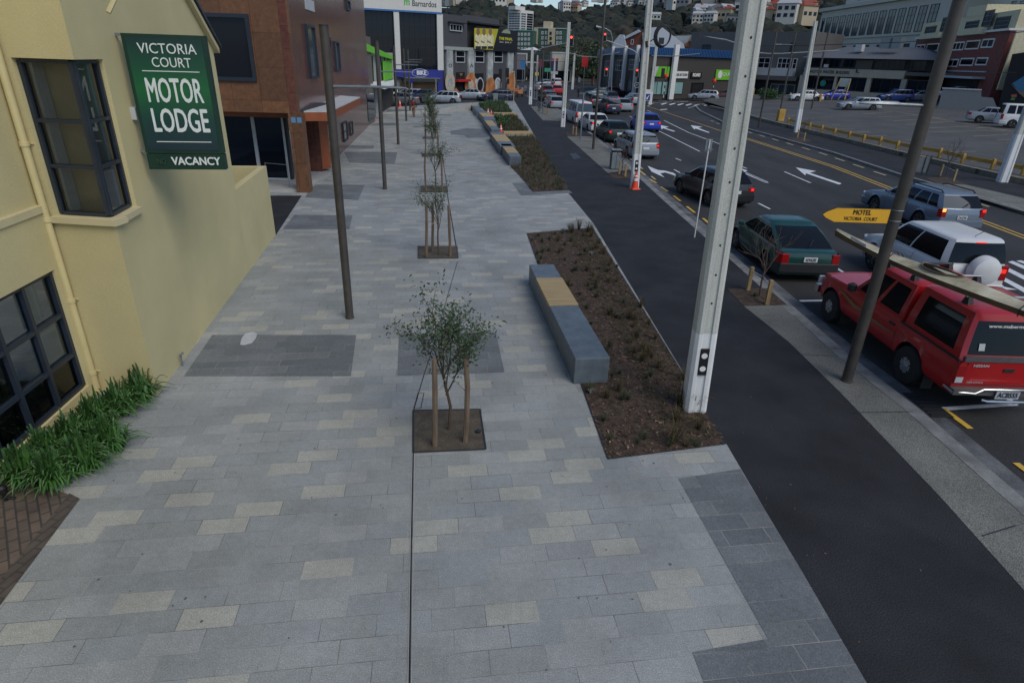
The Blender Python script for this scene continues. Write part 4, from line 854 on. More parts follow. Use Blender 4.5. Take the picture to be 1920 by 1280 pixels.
# ground floor
mb = MB(); u0, u1, _, _ = NR.rc((540, 225, 573, 357)); NR.slab(mb, u1-.5, u1, -.05, zo, -.5, 0); mb.build('column', M['granite'], GRt, world=True)
for i, dz in enumerate((.06, .34)): NR.box('blue_tile', u1-.45+dz*.8, u1-.45+dz*.8+.17, zo-.34, zo-.14, .0, .01, mat('blue_tile%d' % i, (.1, .25, .42), .5))
NR.box('canopy_beam', 0, Wn+.1, zo-.28, zo, -1.4, -1.15, M['canopy_rust'])
CP = Fac(G(590, 345)+Vector((.1, 0, 0)), G(650, 276)+Vector((.5, 0, 0)), 0, r=GRt)
# canopy slab over the side entrance
k0 = ST.P(1.5, 0, 0); mb = MB(); z0, z1 = zo-.35, zo-.02
cpts = [ST.P(.6, 0, -.5), ST.P(11.5, 0, -.5), ST.P(10.2, 0, 1.15), ST.P(1.1, 0, 1.0)]
mb.hull([p+Vector((0, 0, z0)) for p in cpts], [p+Vector((0, 0, z1)) for p in cpts]); mb.build('canopy', M['canopy_rust'], GRt, world=True)
mb = MB(); mb.hull([p+Vector((0, 0, z1+.002)) for p in cpts], [p+Vector((0, 0, z1+.05)) for p in cpts]); mb.build('canopy_roof', M['white_dull'], GRt, world=True)
GW = Fac(G(606, 322), G(690, 238), 0, r=GRt)
GW.box('lower_street_wall', 0, GW.W, -.05, zo, -.6, 0, M['granite_side'])
mb = MB(); F2_ = Fac(G(574, 318), G(606, 322), 0, r=GRt); F2_.box('lower_front_wall', -.2, F2_.W, .1, zo, -.6, 0, M['canopy_rust']); F2_.pbox('intercom', (585, 258, 590, 276), 0, .03, M['galv'])
for q in [(610, 228, 624, 292), (642, 228, 650, 265), (655, 228, 660, 254)]: GW.pwin(q, M['dark_metal'], M['glass_blue'], 1, 2, .05)
NR2 = Fac(NR.P(0, 0, -2.2), NR.P(Wn, 0, -2.2), 0, r=GRt)
for i in range(5): NR2.window(Wn-1.3-(i+1)*1.25, Wn-1.3-i*1.25, .1, zo-.3, M['white_dull'] if i < 2 else M['dark_metal'], M['glass'], 1, 1, .07)
NR2.box('back_wall', 0, Wn-1.2, -.05, zo, -.3, -.02, M['dark_metal'])
r = root('handrail', 'low steel handrail and gate beside the granite column', 'handrail', NR.P(4, 0, .2)); mb = MB()
for px in [(500, 320), (515, 321), (530, 322), (543, 323)]: pass
p0, p1 = G(503, 352), G(544, 356); mb.tube([p0, p0+Vector((0, 0, 1)), p1+Vector((0, 0, 1)), p1], .018, 6); p2, p3 = G(576, 352), G(574, 330); mb.tube([p2, p2+Vector((0, 0, .95)), p3+Vector((0, 0, 1)), p3], .018, 6); mb.build('rail', M['galv'], r, world=True)
mb = MB(); a_, b_ = G(500, 359), G(575, 358); mb.hull([a_+Vector((0, -.15, -.05)), b_+Vector((0, -.15, -.05)), b_+Vector((-.1, 4, -.05)), a_+Vector((-3, 4, -.05))], [p+Vector((0, 0, .1)) for p in (a_+Vector((0, -.15, 0)), b_+Vector((0, -.15, 0)), b_+Vector((-.1, 4, 0)), a_+Vector((-3, 4, 0)))]); o = mb.build('entrance_step', M['edge_pale']); o['kind'] = 'structure'
# ------------------------------------------------------------------ grey and green shop row beyond
GS = Fac(G(690, 238)+Vector((-.1, .3, 0)), G(704, 228), 0, 'concrete_shop', 'narrow grey concrete shop front between the granite office and the green shop', 'building')
z = ZH(664, 66, G(690, 238)); mb = MB(); GS.slab(mb, -4, GS.W, 0, z, -7, 0); mb.build('wall', mat('grey_brown_conc', (.13, .115, .095), .8), GS.r, world=True); GS.box('window', GS.W*.1, GS.W*.9, .4, 2.3, 0, .05, M['glass'])
SH = Fac(G(704, 228), G(745, 197), 0, 'green_shop', 'pale shop with a bright green fascia and white awning', 'building')
zf1 = SH.uv(668, 78)[1]
us0 = SH.uv(665, 85)[0]
cream2 = mat('shop_pale', (.42, .43, .38), .7, var=.12, streak=.2)
SHw = Fac(G(690, 232), G(742, 196), 0, r=SH.r); a0 = SHw.uv(664, 120)[0]
SHw.box('wall', a0, SHw.W, 2.4, SHw.uv(700, 98)[1], -5, 0, cream2)
for i in range(9): u = a0+.4+(SHw.W-a0-.6)*i/9; SHw.box('rib', u, u+.12, 2.5, SHw.uv(700, 100)[1]-.2, 0, .1, M['dark_metal'])
gr = mat('lime_fascia', (.16, .55, .03), .5, var=.05)
SHw.poly('fascia', [(663, 76), (733, 107), (733, 113), (664, 92)], .1, .45, gr)
SHw.pbox('green_panel', (716, 114, 732, 150), .1, .2, gr)
mb = MB(); q = [SHw.P(*SHw.uv(684, 158), .1), SHw.P(*SHw.uv(738, 152), .1)]; p2 = atd(742, 160, q[1].y-2); p1 = atd(722, 168, q[0].y+4)
mb.hull([q[0], q[1], p2, p1], [v+Vector((0, 0, .12)) for v in (q[0], q[1], p2, p1)]); mb.build('awning', M['white'], SH.r, world=True)
SHw.box('lower_wall', a0+.5, SHw.W, 0, 2.39, -3, -.2, M['dark_room'])
for px in (672, 681, 700, 707): u = SHw.uv(px, 200)[0]; SHw.box('pillar', u-.12, u+.12, 0, 2.5, -.15, .1, M['white_dull'])
SHw.pbox('blue_door', (694, 168, 701, 215), -.18, 0, mat('blue_door', (.015, .02, .08)))
# ------------------------------------------------------------------ distant buildings
def D(px, py, dep):
    d = ray(px, py); return Vector((0, 0, CAMH))+d*(dep/d.dot(FW))
def dep(p): return (Vector(p)-Vector((0, 0, CAMH))).dot(FW)
def FD(xa, ya, da, xb, yb, db, z0, name, label, cat='building', group=None):
    a, b = D(xa, ya, da), D(xb, yb, db); return Fac(Vector((a.x, a.y, 0)), Vector((b.x, b.y, 0)), z0, name, label, cat, group)
def topz(F, px, py): return F.uv(px, py)[1]
# office block with the white name band
m_wh = mat('panel_white', (.56, .56, .53), .6, var=.05, streak=.06); m_blue = mat('shop_blue', (.012, .02, .22), .5, var=.05)
BN = Fac(G(600, 175), G(830, 177), 0, 'office_block', 'white-framed office block of dark glass with Barnardos lettering above a blue bicycle shop', 'building')
za_, zb_ = topz(BN, 745, 19), 14.5
BN.box('body', 0, BN.W, 0, zb_, -14, -.4, mat('barn_body', (.3, .3, .29), .8))
BN.box('name_band', 0, BN.W, za_, zb_, -.399, .25, m_wh); BN.box('blue_line', 0, BN.W+.02, za_-.22, za_, -.3, .28, mat('trim_blue', (.03, .13, .35), .5))
zs_b = topz(BN, 745, 130); zbb = topz(BN, 780, 145)
for q in [(657, 0, 668, 0), (739, 0, 749, 0), (819, 0, 830, 0)]:
    u0, u1 = BN.uv(q[0], 60)[0], BN.uv(q[2], 60)[0]; BN.box('pillar', u0, u1, zs_b, za_-.22, -.39, .2, m_wh)
BN.box('blue_pillar', BN.uv(819, 150)[0], BN.W, 0, zs_b, -.39, .25, m_blue)
for a, b, n in [(600, 657, 3), (668, 739, 7), (749, 819, 7)]: BN.window(BN.uv(a, 60)[0], BN.uv(b, 60)[0], zs_b, za_-.24, M['dark_metal'], M['glass'], n, 5, .05, o=-.35, dep=.15)
BN.box('shop_band', BN.uv(600, 140)[0], BN.uv(819, 140)[0], zbb, zs_b, -.35, .3, m_blue)
BN.text('lettering', 'Barnardos', (772, 14), (817, 3), mat('letter_black', (.03, .03, .035)), o=.27, bold=.006)
mb = MB(); u0, u1, z0, z1 = BN.rc((757, 1, 768, 10))
for i in range(3): BN.slab(mb, u0+(u1-u0)*i*.38, u0+(u1-u0)*(i*.38+.16), z0, z1, .26, .29)
BN.slab(mb, u0, u1*.5+u0*.5+(u1-u0)*.42, z1-.12, z1, .26, .285); mb.build('emblem', mat('emblem_green', (.08, .4, .06)), BN.r, world=True)
u0, u1, z0, z1 = BN.rc((771, 129, 802, 145)); mb = MB(); mb.hull([BN.P((u0+u1)/2+(u1-u0)/2*math.cos(a*PI/12), (z0+z1)/2+(z1-z0)/2*math.sin(a*PI/12), .3) for a in range(24)], [BN.P((u0+u1)/2+(u1-u0)/2*math.cos(a*PI/12), (z0+z1)/2+(z1-z0)/2*math.sin(a*PI/12), .36) for a in range(24)]); mb.build('oval_rim', M['white_dull'], BN.r, world=True)
mb = MB(); mb.hull([BN.P((u0+u1)/2+(u1-u0)*.47*math.cos(a*PI/12), (z0+z1)/2+(z1-z0)*.44*math.sin(a*PI/12), .36) for a in range(24)], [BN.P((u0+u1)/2+(u1-u0)*.47*math.cos(a*PI/12), (z0+z1)/2+(z1-z0)*.44*math.sin(a*PI/12), .38) for a in range(24)]); mb.build('oval', m_blue, BN.r, world=True)
BN.text('lettering', 'BIKE', (780, 141), (798, 133), M['white'], o=.39, bold=.05)
BN.pbox('canopy', (752, 147, 820, 153), .3, 1.6, M['dark_metal']); BN.pbox('canopy_rail', (752, 145.5, 820, 146.6), .3, 1.6, M['galv'])
BN.pbox('shop_front', (752, 153, 819, 178), -.2, .05, mat('ochre_front', (.22, .15, .05), .5, var=.5, scale=.4)); BN.pbox('hill_graphic', (772, 160, 800, 172), .05, .08, mat('graphic_orange', (.26, .1, .04), .5, var=.4, scale=.6))
# dark grey corner building with the hoarding and painted ground floor
m_gr = mat('charcoal_render', (.062, .064, .072), .8, var=.08, scale=.3, streak=.1)
MU = Fac(G(833, 177), G(968, 168), 0, 'mural_building', 'charcoal corner building with a sports hoarding, white painted columns and orange murals', 'building')
zc, zt_ = topz(MU, 835, 90), topz(MU, 835, 26)
MU.box('wall', 0, MU.W, 0, zc, -16, 0, m_gr); MU.box('upper_wall', 0, MU.uv(877, 60)[0], zc, zt_, -15.5, -.1, m_gr); MU.box('upper_wall', MU.uv(877, 60)[0]+.01, MU.uv(945, 60)[0], zc, topz(MU, 910, 32), -15, -.9, m_gr)
MU.box('ledge', MU.uv(877, 60)[0]+.01, MU.uv(947, 60)[0], topz(MU, 910, 47), topz(MU, 910, 44), -.9, .3, M['dark_metal'])
MU.box('cornice', 0, MU.uv(893, 90)[0], zc-.25, zc+.2, .0, .3, mat('cornice_pale', (.3, .33, .31)))
MU.pwin((843, 46, 866, 59), M['white_dull'], M['glass'], 4, 1, .12); MU.pbox('hood', (840, 42, 870, 44), 0, .5, M['dark_metal'])
for a, b in [(854, 871), (890, 907), (926, 942)]: MU.pwin((a, 95, b, 118), M['white_dull'], M['glass'], 1, 2, .12, o=.0)
for q in [(855, 136, 871, 178), (890, 138, 906, 160), (925, 139, 940, 156)]: MU.pbox('doorway', q, .0, .05, M['black'])
m_sil = mat('column_silver', (.33, .36, .36), .6, var=.4, scale=.8)
for a, b in [(836, 847), (876, 887), (912, 922), (950, 960)]: MU.pbox('column', (a, 94, b, 168), .0, .25, m_sil)
m_or = mat('mural_orange', (.42, .17, .06), .6, var=.4, scale=.7); m_cr = mat('mural_cream', (.42, .38, .3), .6, var=.3)
def disc(F, px, py, rpx, o0, o1, m, name='mural_disc', inner=0, n=22):
    u, z = F.uv(px, py); r_ = abs(F.uv(px+rpx, py)[0]-u); mb = MB()
    if inner: mb.grid([[F.P(u+r_*k*math.cos(2*PI*a/n), z+r_*k*math.sin(2*PI*a/n), o1) for a in range(n)] for k in (inner, 1)], closed=True)
    else: mb.hull([F.P(u+r_*math.cos(2*PI*a/n), z+r_*math.sin(2*PI*a/n), o0) for a in range(n)], [F.P(u+r_*math.cos(2*PI*a/n), z+r_*math.sin(2*PI*a/n), o1) for a in range(n)])
    return mb.build(name, m, F.r, world=True)
disc(MU, 841, 155, 9, .26, .30, m_cr); disc(MU, 841, 155, 4, .31, .34, m_sil); disc(MU, 880, 161, 11, .26, .3, m_or); disc(MU, 880, 160, 5, .31, .34, m_cr); disc(MU, 899, 160, 6.5, .1, .14, M['white_dull'], inner=.8); disc(MU, 898, 160, 5, .05, .09, M['black']); disc(MU, 917, 166, 9, .26, .3, m_or); disc(MU, 932, 161, 6.5, .1, .14, M['white_dull'], inner=.75); disc(MU, 932, 161, 4.5, .05, .09, m_sil); disc(MU, 956, 156, 8, .26, .3, m_or)
for px in [[(833, 176), (838, 165), (846, 160), (850, 168), (842, 177)], [(846, 177), (852, 165), (858, 172), (858, 178)], [(870, 176), (872, 160), (890, 168), (905, 172), (900, 178), (880, 178)], [(905, 174), (912, 165), (920, 172), (915, 178)]]: MU.poly('mural_swirl', px, .26, .29, m_or)
MU.pbox('awning', (851, 149, 874, 153), .0, .9, mat('red_awning', (.4, .01, .015))); MU.text('lettering', 'W', (861, 143), (866, 138), mat('letter_ochre', (.4, .3, .08)), o=.1)
for i, (a, t) in enumerate([(836.5, 'MONDO'), (876.5, 'DANCE')]):
    for j, c in enumerate(t): MU.text('mural_letter', c, (a+2, 118+j*9), (a+8, 111+j*9), M['dark_metal'] if j % 2 else M['white_dull'], o=.27)
HB = Fac(MU.P(MU.uv(888, 70)[0], 0, .5), MU.P(MU.uv(966, 75)[0], 0, .5), 2, 'hoarding', 'sports hoarding with yellow-shirted players and THE FINAL in yellow on black', 'billboard')
z0, z1 = topz(HB, 925, 96), topz(HB, 925, 53); HB.box('board', 0, HB.W, z0, z1, -.25, 0, mat('hoarding_black', (.012, .012, .014), .5))
yel = mat('hoarding_yellow', (.42, .40, .02), .5, var=.15, scale=.6)
HB.poly('yellow_field', [(889, 53), (934, 55), (924, 94), (889, 92)], .01, .03, yel)
skin = mat('figure_skin', (.23, .13, .08)); shirt = mat('figure_shirt', (.62, .58, .36), .6, var=.3, scale=3); 
for x in (896, 919, 907):
    HB.poly('figure', [(x-5.5, 92), (x-6, 70), (x-4, 64.5), (x+4, 64.5), (x+6, 70), (x+5, 92)], .03+.01*(x > 900), .05+.01*(x > 900), shirt); disc(HB, x, 60, 3, .05, .07, skin, 'figure_head'); HB.poly('figure', [(x-6, 76), (x+1, 80), (x+1, 82), (x-6, 79)], .061, .07, skin); HB.poly('figure', [(x-5, 87), (x+5, 87), (x+5, 92), (x-5, 92)], .061, .07, M['dark_metal'])
HB.text('lettering', 'THE FINAL', (935, 76), (961, 71), yel, o=.03, bold=.06); HB.text('lettering', 'Sat  JULY', (936, 81), (959, 78.5), M['white_dull'], o=.03, bold=.03); HB.poly('emblem', [(940, 62), (944, 57), (950, 55), (956, 59), (957, 64), (948, 63)], .02, .04, mat('emblem_grey', (.25, .28, .2)))
# white tower and green flats
TW = FD(952, 60, 250, 975, 60, 247.5, 0, 'apartment_tower', 'tall white apartment tower with dark gridded windows below the ridge', 'building'); TW.box('wall', 0, TW.W, 0, topz(TW, 962, 20), -5, 0, m_wh)
TX = Fac(TW.P(TW.W), TW.P(TW.W)+(D(999, 60, 252)-D(975, 60, 247.5)), 0, r=TW.r); TX.A.z = 0; TX = Fac(Vector((TX.A.x, TX.A.y, 0)), Vector((TX.B.x, TX.B.y, 0)), 0, r=TW.r)
TX.box('wall', .01, TX.W, 0, topz(TX, 985, 20), -5, 0, m_wh); TX.box('lift_house', -2.5, TX.W*.4, topz(TX, 985, 20), topz(TX, 985, 13), -4.5, -.5, m_wh)
for i in range(11):
    z = topz(TW, 962, 22+i*4.6); TW.window(.4, TW.W-.2, z-1.2, z-.5, M['white_dull'], M['glass_blue'], 4, 1, .12); TX.window(.3, TX.W*.42, z-1.2, z-.5, M['white_dull'], M['glass_blue'], 2, 1, .12); TX.window(TX.W*.5, TX.W-.3, z-1.2, z-.5, M['dark_metal'], M['glass'], 2, 1, .12)
m_gn = mat('dark_green_render', (.035, .085, .06), .8, var=.1); m_ck = mat('flats_cream', (.42, .36, .24), .8)
FG = FD(967, 100, 190, 998, 100, 189, 0, 'green_flats', 'dark green block of flats with pale windows, left of the cable arm', 'building'); FG.box('wall', 0, FG.W, 0, topz(FG, 980, 58), -6, 0, m_gn); FG.box('parapet', -.1, FG.W+.1, topz(FG, 980, 58), topz(FG, 980, 56.5), -6, .1, mat('teal_trim', (.12, .3, .26)))
for j in range(4):
    for i in range(4): q = 970+i*6.5; FG.pwin((q, 62+j*9, q+4.2, 67.5+j*9), M['white_dull'], M['glass_blue'], 1, 1, .25)
FC = FD(1000, 100, 200, 1060, 100, 198, 0, 'green_flats', 'green and cream art deco flats with a central stair tower, centre of the far street', 'building'); FC.box('wall', 0, FC.W, 0, topz(FC, 1030, 54), -12, 0, m_gn); FC.pbox('stair_tower', (1027, 54, 1040, 112), 0, .5, m_ck); FC.pbox('side_strip', (1000, 54, 1008, 112), 0, .3, m_ck); FC.box('roof_house', *FC.rc((1018, 40, 1032, 54)), -6, -1, m_ck); FC.box('parapet', -.1, FC.W+.1, topz(FC, 1030, 54), topz(FC, 1030, 52.6), -12, .2, M['white_dull'])
for j in range(5):
    for x in (1015, 1022, 1043, 1049): FC.pwin((x, 59+j*9.5, x+4, 65+j*9.5), M['white_dull'], M['glass_blue'], 1, 1, .22)
    FC.pwin((1031, 60+j*9.5, 1035, 66+j*9.5), M['dark_metal'], M['glass'], 1, 1, .15, o=.5)
# far street ends
for (x0, x1, y0, y1, dd, nm, lab, c) in [(966, 984, 102, 150, 150, 'far_shop', 'low grey shop beside the mural building corner', (.16, .15, .16)), (984, 1012, 118, 152, 160, 'far_shop', 'dark far shop front below the canopy roof', (.05, .055, .06)), (1034, 1072, 100, 136, 150, 'far_shop', 'cream wall building behind the white and navy sign', (.42, .4, .32))]:
    F = FD(x0, y1, dd, x1, y1, dd, 0, nm, lab, 'building'); F.box('wall', 0, F.W, 0, topz(F, x0, y0), -8, 0, mat(nm+str(x0), c, .8, var=.2)); F.box('parapet', -.1, F.W+.1, topz(F, x0, y0), topz(F, x0, y0)+.3, -8, .1, M['white_dull']); F.box('shop_window', F.W*.1, F.W*.9, .3, 2.6, 0, .06, M['glass'])
F = FD(975, 90, 140, 1000, 90, 136, 6, 'canopy_roof', 'white pyramid canopy roof on a pole in the far street', 'canopy'); mb = MB(); a = F.P(0, topz(F, 985, 94)); b = F.P(F.W, a.z); c = F.P(F.W/2, topz(F, 985, 88), -2); d_ = F.P(F.W/2, a.z, -4); mb.add([a, b, d_, c], [(0, 1, 3), (1, 2, 3), (2, 0, 3), (0, 2, 1)]); mb.build('roof', M['white'], F.r, world=True); F.box('post', F.W/2-.1, F.W/2+.1, 0, a.z, -2.1, -1.9, M['galv'])
def signboard(q, dd, name, lab, c, extra=None, pole=True, cat='sign'):
    F = FD(q[0], (q[1]+q[3])/2, dd, q[2], (q[1]+q[3])/2, dd, 0, name, lab, cat); u0, u1, z0, z1 = F.rc(q); F.box('panel', 0, F.W, z0, z1, -.12, 0, mat(name+str(q[0]), c, .5))
    if pole: F.box('post', F.W/2-.06, F.W/2+.06, 0, z0, -.1, -.02, M['galv'])
    return F
F = signboard((1033, 110, 1046, 140), 145, 'pylon_sign', 'white and navy pylon sign with a red strip in the far street', (.02, .025, .08)); F.pbox('red_strip', (1034, 111, 1045, 115), .01, .05, mat('strip_red', (.5, .03, .02))); F.pbox('white_strip', (1033, 134, 1046, 139.5), .01, .05, M['white_dull'])
signboard((1091, 105, 1103, 126), 120, 'street_banner', 'red vertical banner hanging in front of the dark trees', (.42, .012, .01), cat='banner'); signboard((1010, 112, 1018, 126), 140, 'street_banner', 'dull magenta banner left of the pylon sign', (.17, .03, .05), cat='banner')
signboard((1021, 128, 1033, 135), 135, 'shop_sign', 'small green shop sign left of the pylon sign', (.05, .28, .18)); signboard((976, 113, 985, 129), 138, 'shop_sign', 'small blue sign under the canopy roof', (.03, .15, .35)); signboard((1003, 136, 1010, 142), 132, 'yellow_sign', 'small round yellow sign on a post in the far street', (.6, .45, .03))
# blue-roofed retail building
BR = Fac(G(1207, 187), G(1402, 183), 0, 'blue_roof_store', 'long dark retail building with a corrugated blue roof band and white pillars', 'building')
BL = Fac(G(1118, 167), G(1207, 187), 0, r=BR.r)
m_bl = mat('blue_corrugate', (.02, .075, .20), .5, var=.06); m_dk = mat('brown_cladding', (.045, .04, .036), .75, var=.15)
zt2, zt1_ = topz(BR, 1300, 93), topz(BR, 1300, 107)
BR.box('wall', 0, BR.W, 0, zt1_, -.6, 0, m_dk); BL.box('wall', 0, BL.W-.01, 0, zt1_, -.5, 0, m_dk)
mb = MB(); n = 70
for i in range(n): BR.slab(mb, BR.W*i/n, BR.W*(i+.55)/n, zt1_, zt2, .3, .42)
BR.slab(mb, -.2, BR.W, zt1_, zt2, -.2, .3); BL.slab(mb, 0, BL.W-.3, zt1_, zt2, -.2, .3); mb.build('roof_band', m_bl, BR.r, world=True)
rp = [BL.A, BR.P(0, 0, 0), BR.P(BR.W, 0, 0), BR.P(BR.W, 0, 0)+(BL.A-BL.B)]; mb = MB(); mb.hull([q+Vector((0, 0, zt2+.002)) for q in rp], [q+Vector((0, 0, zt2+.06)) for q in rp]); mb.build('roof', m_bl, BR.r, world=True)
for q in [(1254, 86, 1262, 182), (1378, 90, 1386, 180)]:
    u0, u1 = BR.uv(q[0], 130)[0], BR.uv(q[2], 130)[0]; BR.box('pillar', u0, u1, 0, zt2+.5, .43, .8, M['white'])
for x in (1130, 1152, 1176, 1199): u = BL.uv(x, 130)[0]; BL.box('pillar', u-.3, u+.3, 0, zt2+.3, .31, .8, M['white'])
mb = MB(); m_pale = mat('pale_glass', (.20, .33, .32), .3, var=.15)
for q in [(1222, 152, 1240, 178), (1240.5, 152, 1252, 178), (1256, 153, 1280, 177)]: BR.pwin(q, M['dark_metal'], m_pale, 1 if q[0] > 1250 else 2, 1, .08)
BR.pwin((1295, 155, 1318, 178), M['dark_metal'], M['glass'], 2, 1, .08); BR.pbox('doorway', (1296, 158, 1315, 180), .09, .12, M['black'])
for q in [(1135, 115, 1148, 135), (1155, 113, 1174, 133), (1180, 112, 1196, 132)]: BL.pwin(q, M['white_dull'], M['glass'], 5, 2, .08)
for q in [(1160, 150, 1170, 175), (1176, 150, 1184, 178), (1186, 150, 1196, 180)]: BL.pwin(q, M['dark_metal'], M['glass_blue'], 1, 1, .08)
m_lime = mat('lime_sign', (.14, .42, .03), .5)
for q, txt, tq in [((1221, 125, 1253, 144), None, None), ((1340, 131, 1373, 150), 'QUIN', ((1353, 143), (1371, 137)))]:
    BR.pbox('shop_sign', q, .1, .22, m_lime)
    if txt: BR.text('lettering', txt, *tq, M['white'], o=.24)
disc(BR, 1348, 140, 4, .23, .25, M['white'], 'emblem'); BR.poly('emblem', [(1221, 125), (1233, 125), (1229, 135), (1227, 144), (1221, 140)], .23, .25, M['white_dull'])
BR.pbox('shop_sign', (1261, 134, 1288, 147), .1, .2, M['white']); BR.text('lettering', 'FABLER ART STUDIO', (1262.5, 143), (1287, 138.5), M['dark_metal'], o=.21, bold=.04)
BR.pbox('shop_sign', (1294, 136, 1314, 147), .1, .2, M['black']); BR.text('lettering', 'ROAR!', (1297, 144), (1311, 138), M['white'], o=.21, bold=.07)
# gabled hall behind
GH = FD(1140, 90, 122, 1300, 96, 116, 0, 'gabled_hall', 'white gabled hall with orange-brown roofs behind the blue roof band', 'building')
GH.poly('gable_wall', [(1205, 97), (1205, 62), (1222, 52), (1240, 51), (1282, 84), (1284, 97)], -.4, 0, M['white']); GH.poly('gable_wall', [(1146, 97), (1152, 78), (1163, 65), (1170, 66), (1173, 80), (1176, 97)], -.4, .3, M['white_dull'])
GH.poly('roof', [(1170, 72), (1199, 60), (1206, 62), (1206, 88), (1176, 90)], -.9, -.5, mat('roof_rust', (.16, .05, .025), .8, var=.2)); GH.poly('parapet', [(1168, 71), (1197, 56), (1201, 60), (1172, 74)], -.45, .1, M['white_dull'])
GH.poly('roof', [(1280, 86), (1292, 77), (1312, 78), (1318, 86), (1300, 90)], -.9, -.3, mat('roof_orange', (.3, .08, .03), .8)); GH.pbox('chimney', (1294, 65, 1301, 78), -.6, 0, m_ck); GH.poly('rear_roof', [(1255, 82), (1240, 68), (1290, 66), (1284, 82)], -3, -2, M['white_dull'])
for i, (q) in enumerate([(1183, 74, 1188, 84)]): GH.pwin(q, M['white_dull'], M['glass'], 1, 1, .1)
# grey commercial building
GB = FD(1300, 180, 118, 1506, 184, 104, 0, 'grey_warehouse', 'dark grey commercial building with balcony windows left of the master builders', 'building')
m_g2 = mat('warehouse_grey', (.10, .098, .096), .85, var=.08, scale=.2, streak=.1)
GB.box('wall', GB.uv(1290, 120)[0], GB.W, 0, topz(GB, 1450, 60), -12, 0, m_g2); GB.pwin((1482, 80, 1490, 98), M['dark_metal'], M['glass'], 1, 1, .1); GB.pwin((1317, 84, 1333, 93), M['dark_metal'], M['glass_blue'], 4, 1, .08)
for q in [(1412, 108, 1444, 128), (1458, 109, 1483, 129), (1486, 110, 1494, 130)]: GB.pwin(q, M['white_dull'], M['glass'], 3 if q[2]-q[0] > 20 else 1, 2, .1)
GB.pbox('balcony', (1415, 128, 1492, 142), 0, 1.2, M['white_dull']); GB.pbox('canopy', (1395, 142, 1500, 150), 0, 1.6, m_g2); GB.pbox('shopfront', (1410, 151, 1495, 180), 0, .03, M['dark_metal']); GB.pwin((1444, 158, 1490, 181), M['white_dull'], M['glass_blue'], 3, 1, .1, o=.04)
# master builders block
MBd = FD(1497, 183, 103, 1745, 190, 88, .9, 'trade_office', 'two-storey office lettered WELLINGTON MASTER BUILDERS with a grey hipped roof', 'building')
m_bg = mat('beige_band', (.42, .38, .30), .85, var=.1, scale=.3, streak=.15); z_a, z_b, z_e, z_t = topz(MBd, 1600, 145), topz(MBd, 1600, 130), topz(MBd, 1600, 110), topz(MBd, 1600, 86)
MBd.box('lower_wall', 0, MBd.W, .6, z_a, -9, -.6, M['dark_metal']); MBd.box('name_band', 0, MBd.uv(1697, 140)[0], z_a, z_b, -8, .1, m_bg); MBd.box('upper_wall', .3, MBd.W, z_b, z_e, -8, -.5, M['dark_room']); MBd.box('plinth', 0, MBd.uv(1697, 175)[0], .6, topz(MBd, 1600, 172), -.6, .1, m_bg); MBd.box('side_canopy', MBd.uv(1700, 140)[0], MBd.W+4, topz(MBd, 1720, 143), topz(MBd, 1720, 136), -1, .4, m_g2)
for q in [(1497, 1503), (1562, 1566), (1623, 1631), (1688, 1698)]: MBd.box('pillar', MBd.uv(q[0], 160)[0], MBd.uv(q[1], 160)[0], .6, z_a, -.6, .05, m_bg)
for a, b, n in [(1503, 1562, 3), (1566, 1623, 3), (1631, 1688, 3), (1698, 1740, 2)]: MBd.window(MBd.uv(a, 160)[0], MBd.uv(b, 160)[0], topz(MBd, 1600, 171), z_a-.05, M['dark_metal'], M['glass'], n, 1, .09, o=-.5)
for a, b, n in [(1510, 1548, 3), (1552, 1600, 5), (1635, 1695, 6), (1704, 1735, 3)]: MBd.window(MBd.uv(a, 120)[0], MBd.uv(b, 120)[0], z_b+.15, z_e-.1, M['dark_metal'], M['glass'], n, 1, .07, o=-.5)
MBd.pbox('clad_panel', (1603, 113, 1634, 131), -.5, -.2, mat('wood_panel', (.08, .07, .06), .8)); MBd.pbox('air_unit', (1547, 121, 1554, 127), 0, .4, M['white_dull'])
MBd.text('lettering', 'WELLINGTON  MASTER  BUILDERS', (1505, 138), (1594, 132.5), M['dark_metal'], o=.13, bold=.02); disc(MBd, 1541, 156, 5.5, -.4, -.34, mat('disc_teal', (.03, .25, .2)), 'window_emblem')
MBd.text('emblem', 'L', (1605, 137), (1612, 131), M['dark_metal'], o=.13, bold=.06)
mb = MB(); e0, e1 = MBd.P(-.6, z_e, .5), MBd.P(MBd.W+1, z_e, .5); t0, t1 = MBd.P(3, z_t, -6), MBd.P(MBd.W*.72, z_t, -6); b0_, b1_ = MBd.P(-.6, z_e, -12), MBd.P(MBd.W+1, z_e, -12)
mb.add([e0, e1, t1, t0, b0_, b1_], [(0, 1, 2, 3), (0, 3, 4), (1, 5, 2), (3, 2, 5, 4), (0, 4, 5, 1)]); mb.build('roof', mat('roof_slate', (.10, .108, .122), .7, var=.08), MBd.r, world=True)
for x, y, s_, c in [(1597, 88, 1.0, M['white_dull']), (1648, 82, 1.7, M['galv']), (1665, 82, 1.6, M['galv'])]:
    u, z = MBd.uv(x, y+4); MBd.box('roof_unit', u-s_/2, u+s_/2, z-.3, z+s_*.7, -3, -2, c)
# leaning framed board in front of it
F = FD(1560, 150, 84, 1595, 150, 82, 1.0, 'timber_hoarding', 'beige board on leaning timber props in front of the master builders', 'sign'); F.pbox('board', (1574, 147, 1593, 163), -.1, 0, M['curtain'])
for a, b in [((1577, 148), (1563, 187)), ((1596, 148), (1588, 187)), ((1590, 160), (1576, 187))]:
    mb = MB(); pa, pb = F.uv(*a), F.uv(*b); mb.tube([F.P(*pa, .05), F.P(*pb, .6)], .08, 5); mb.build('prop', M['timber'], F.r, world=True)
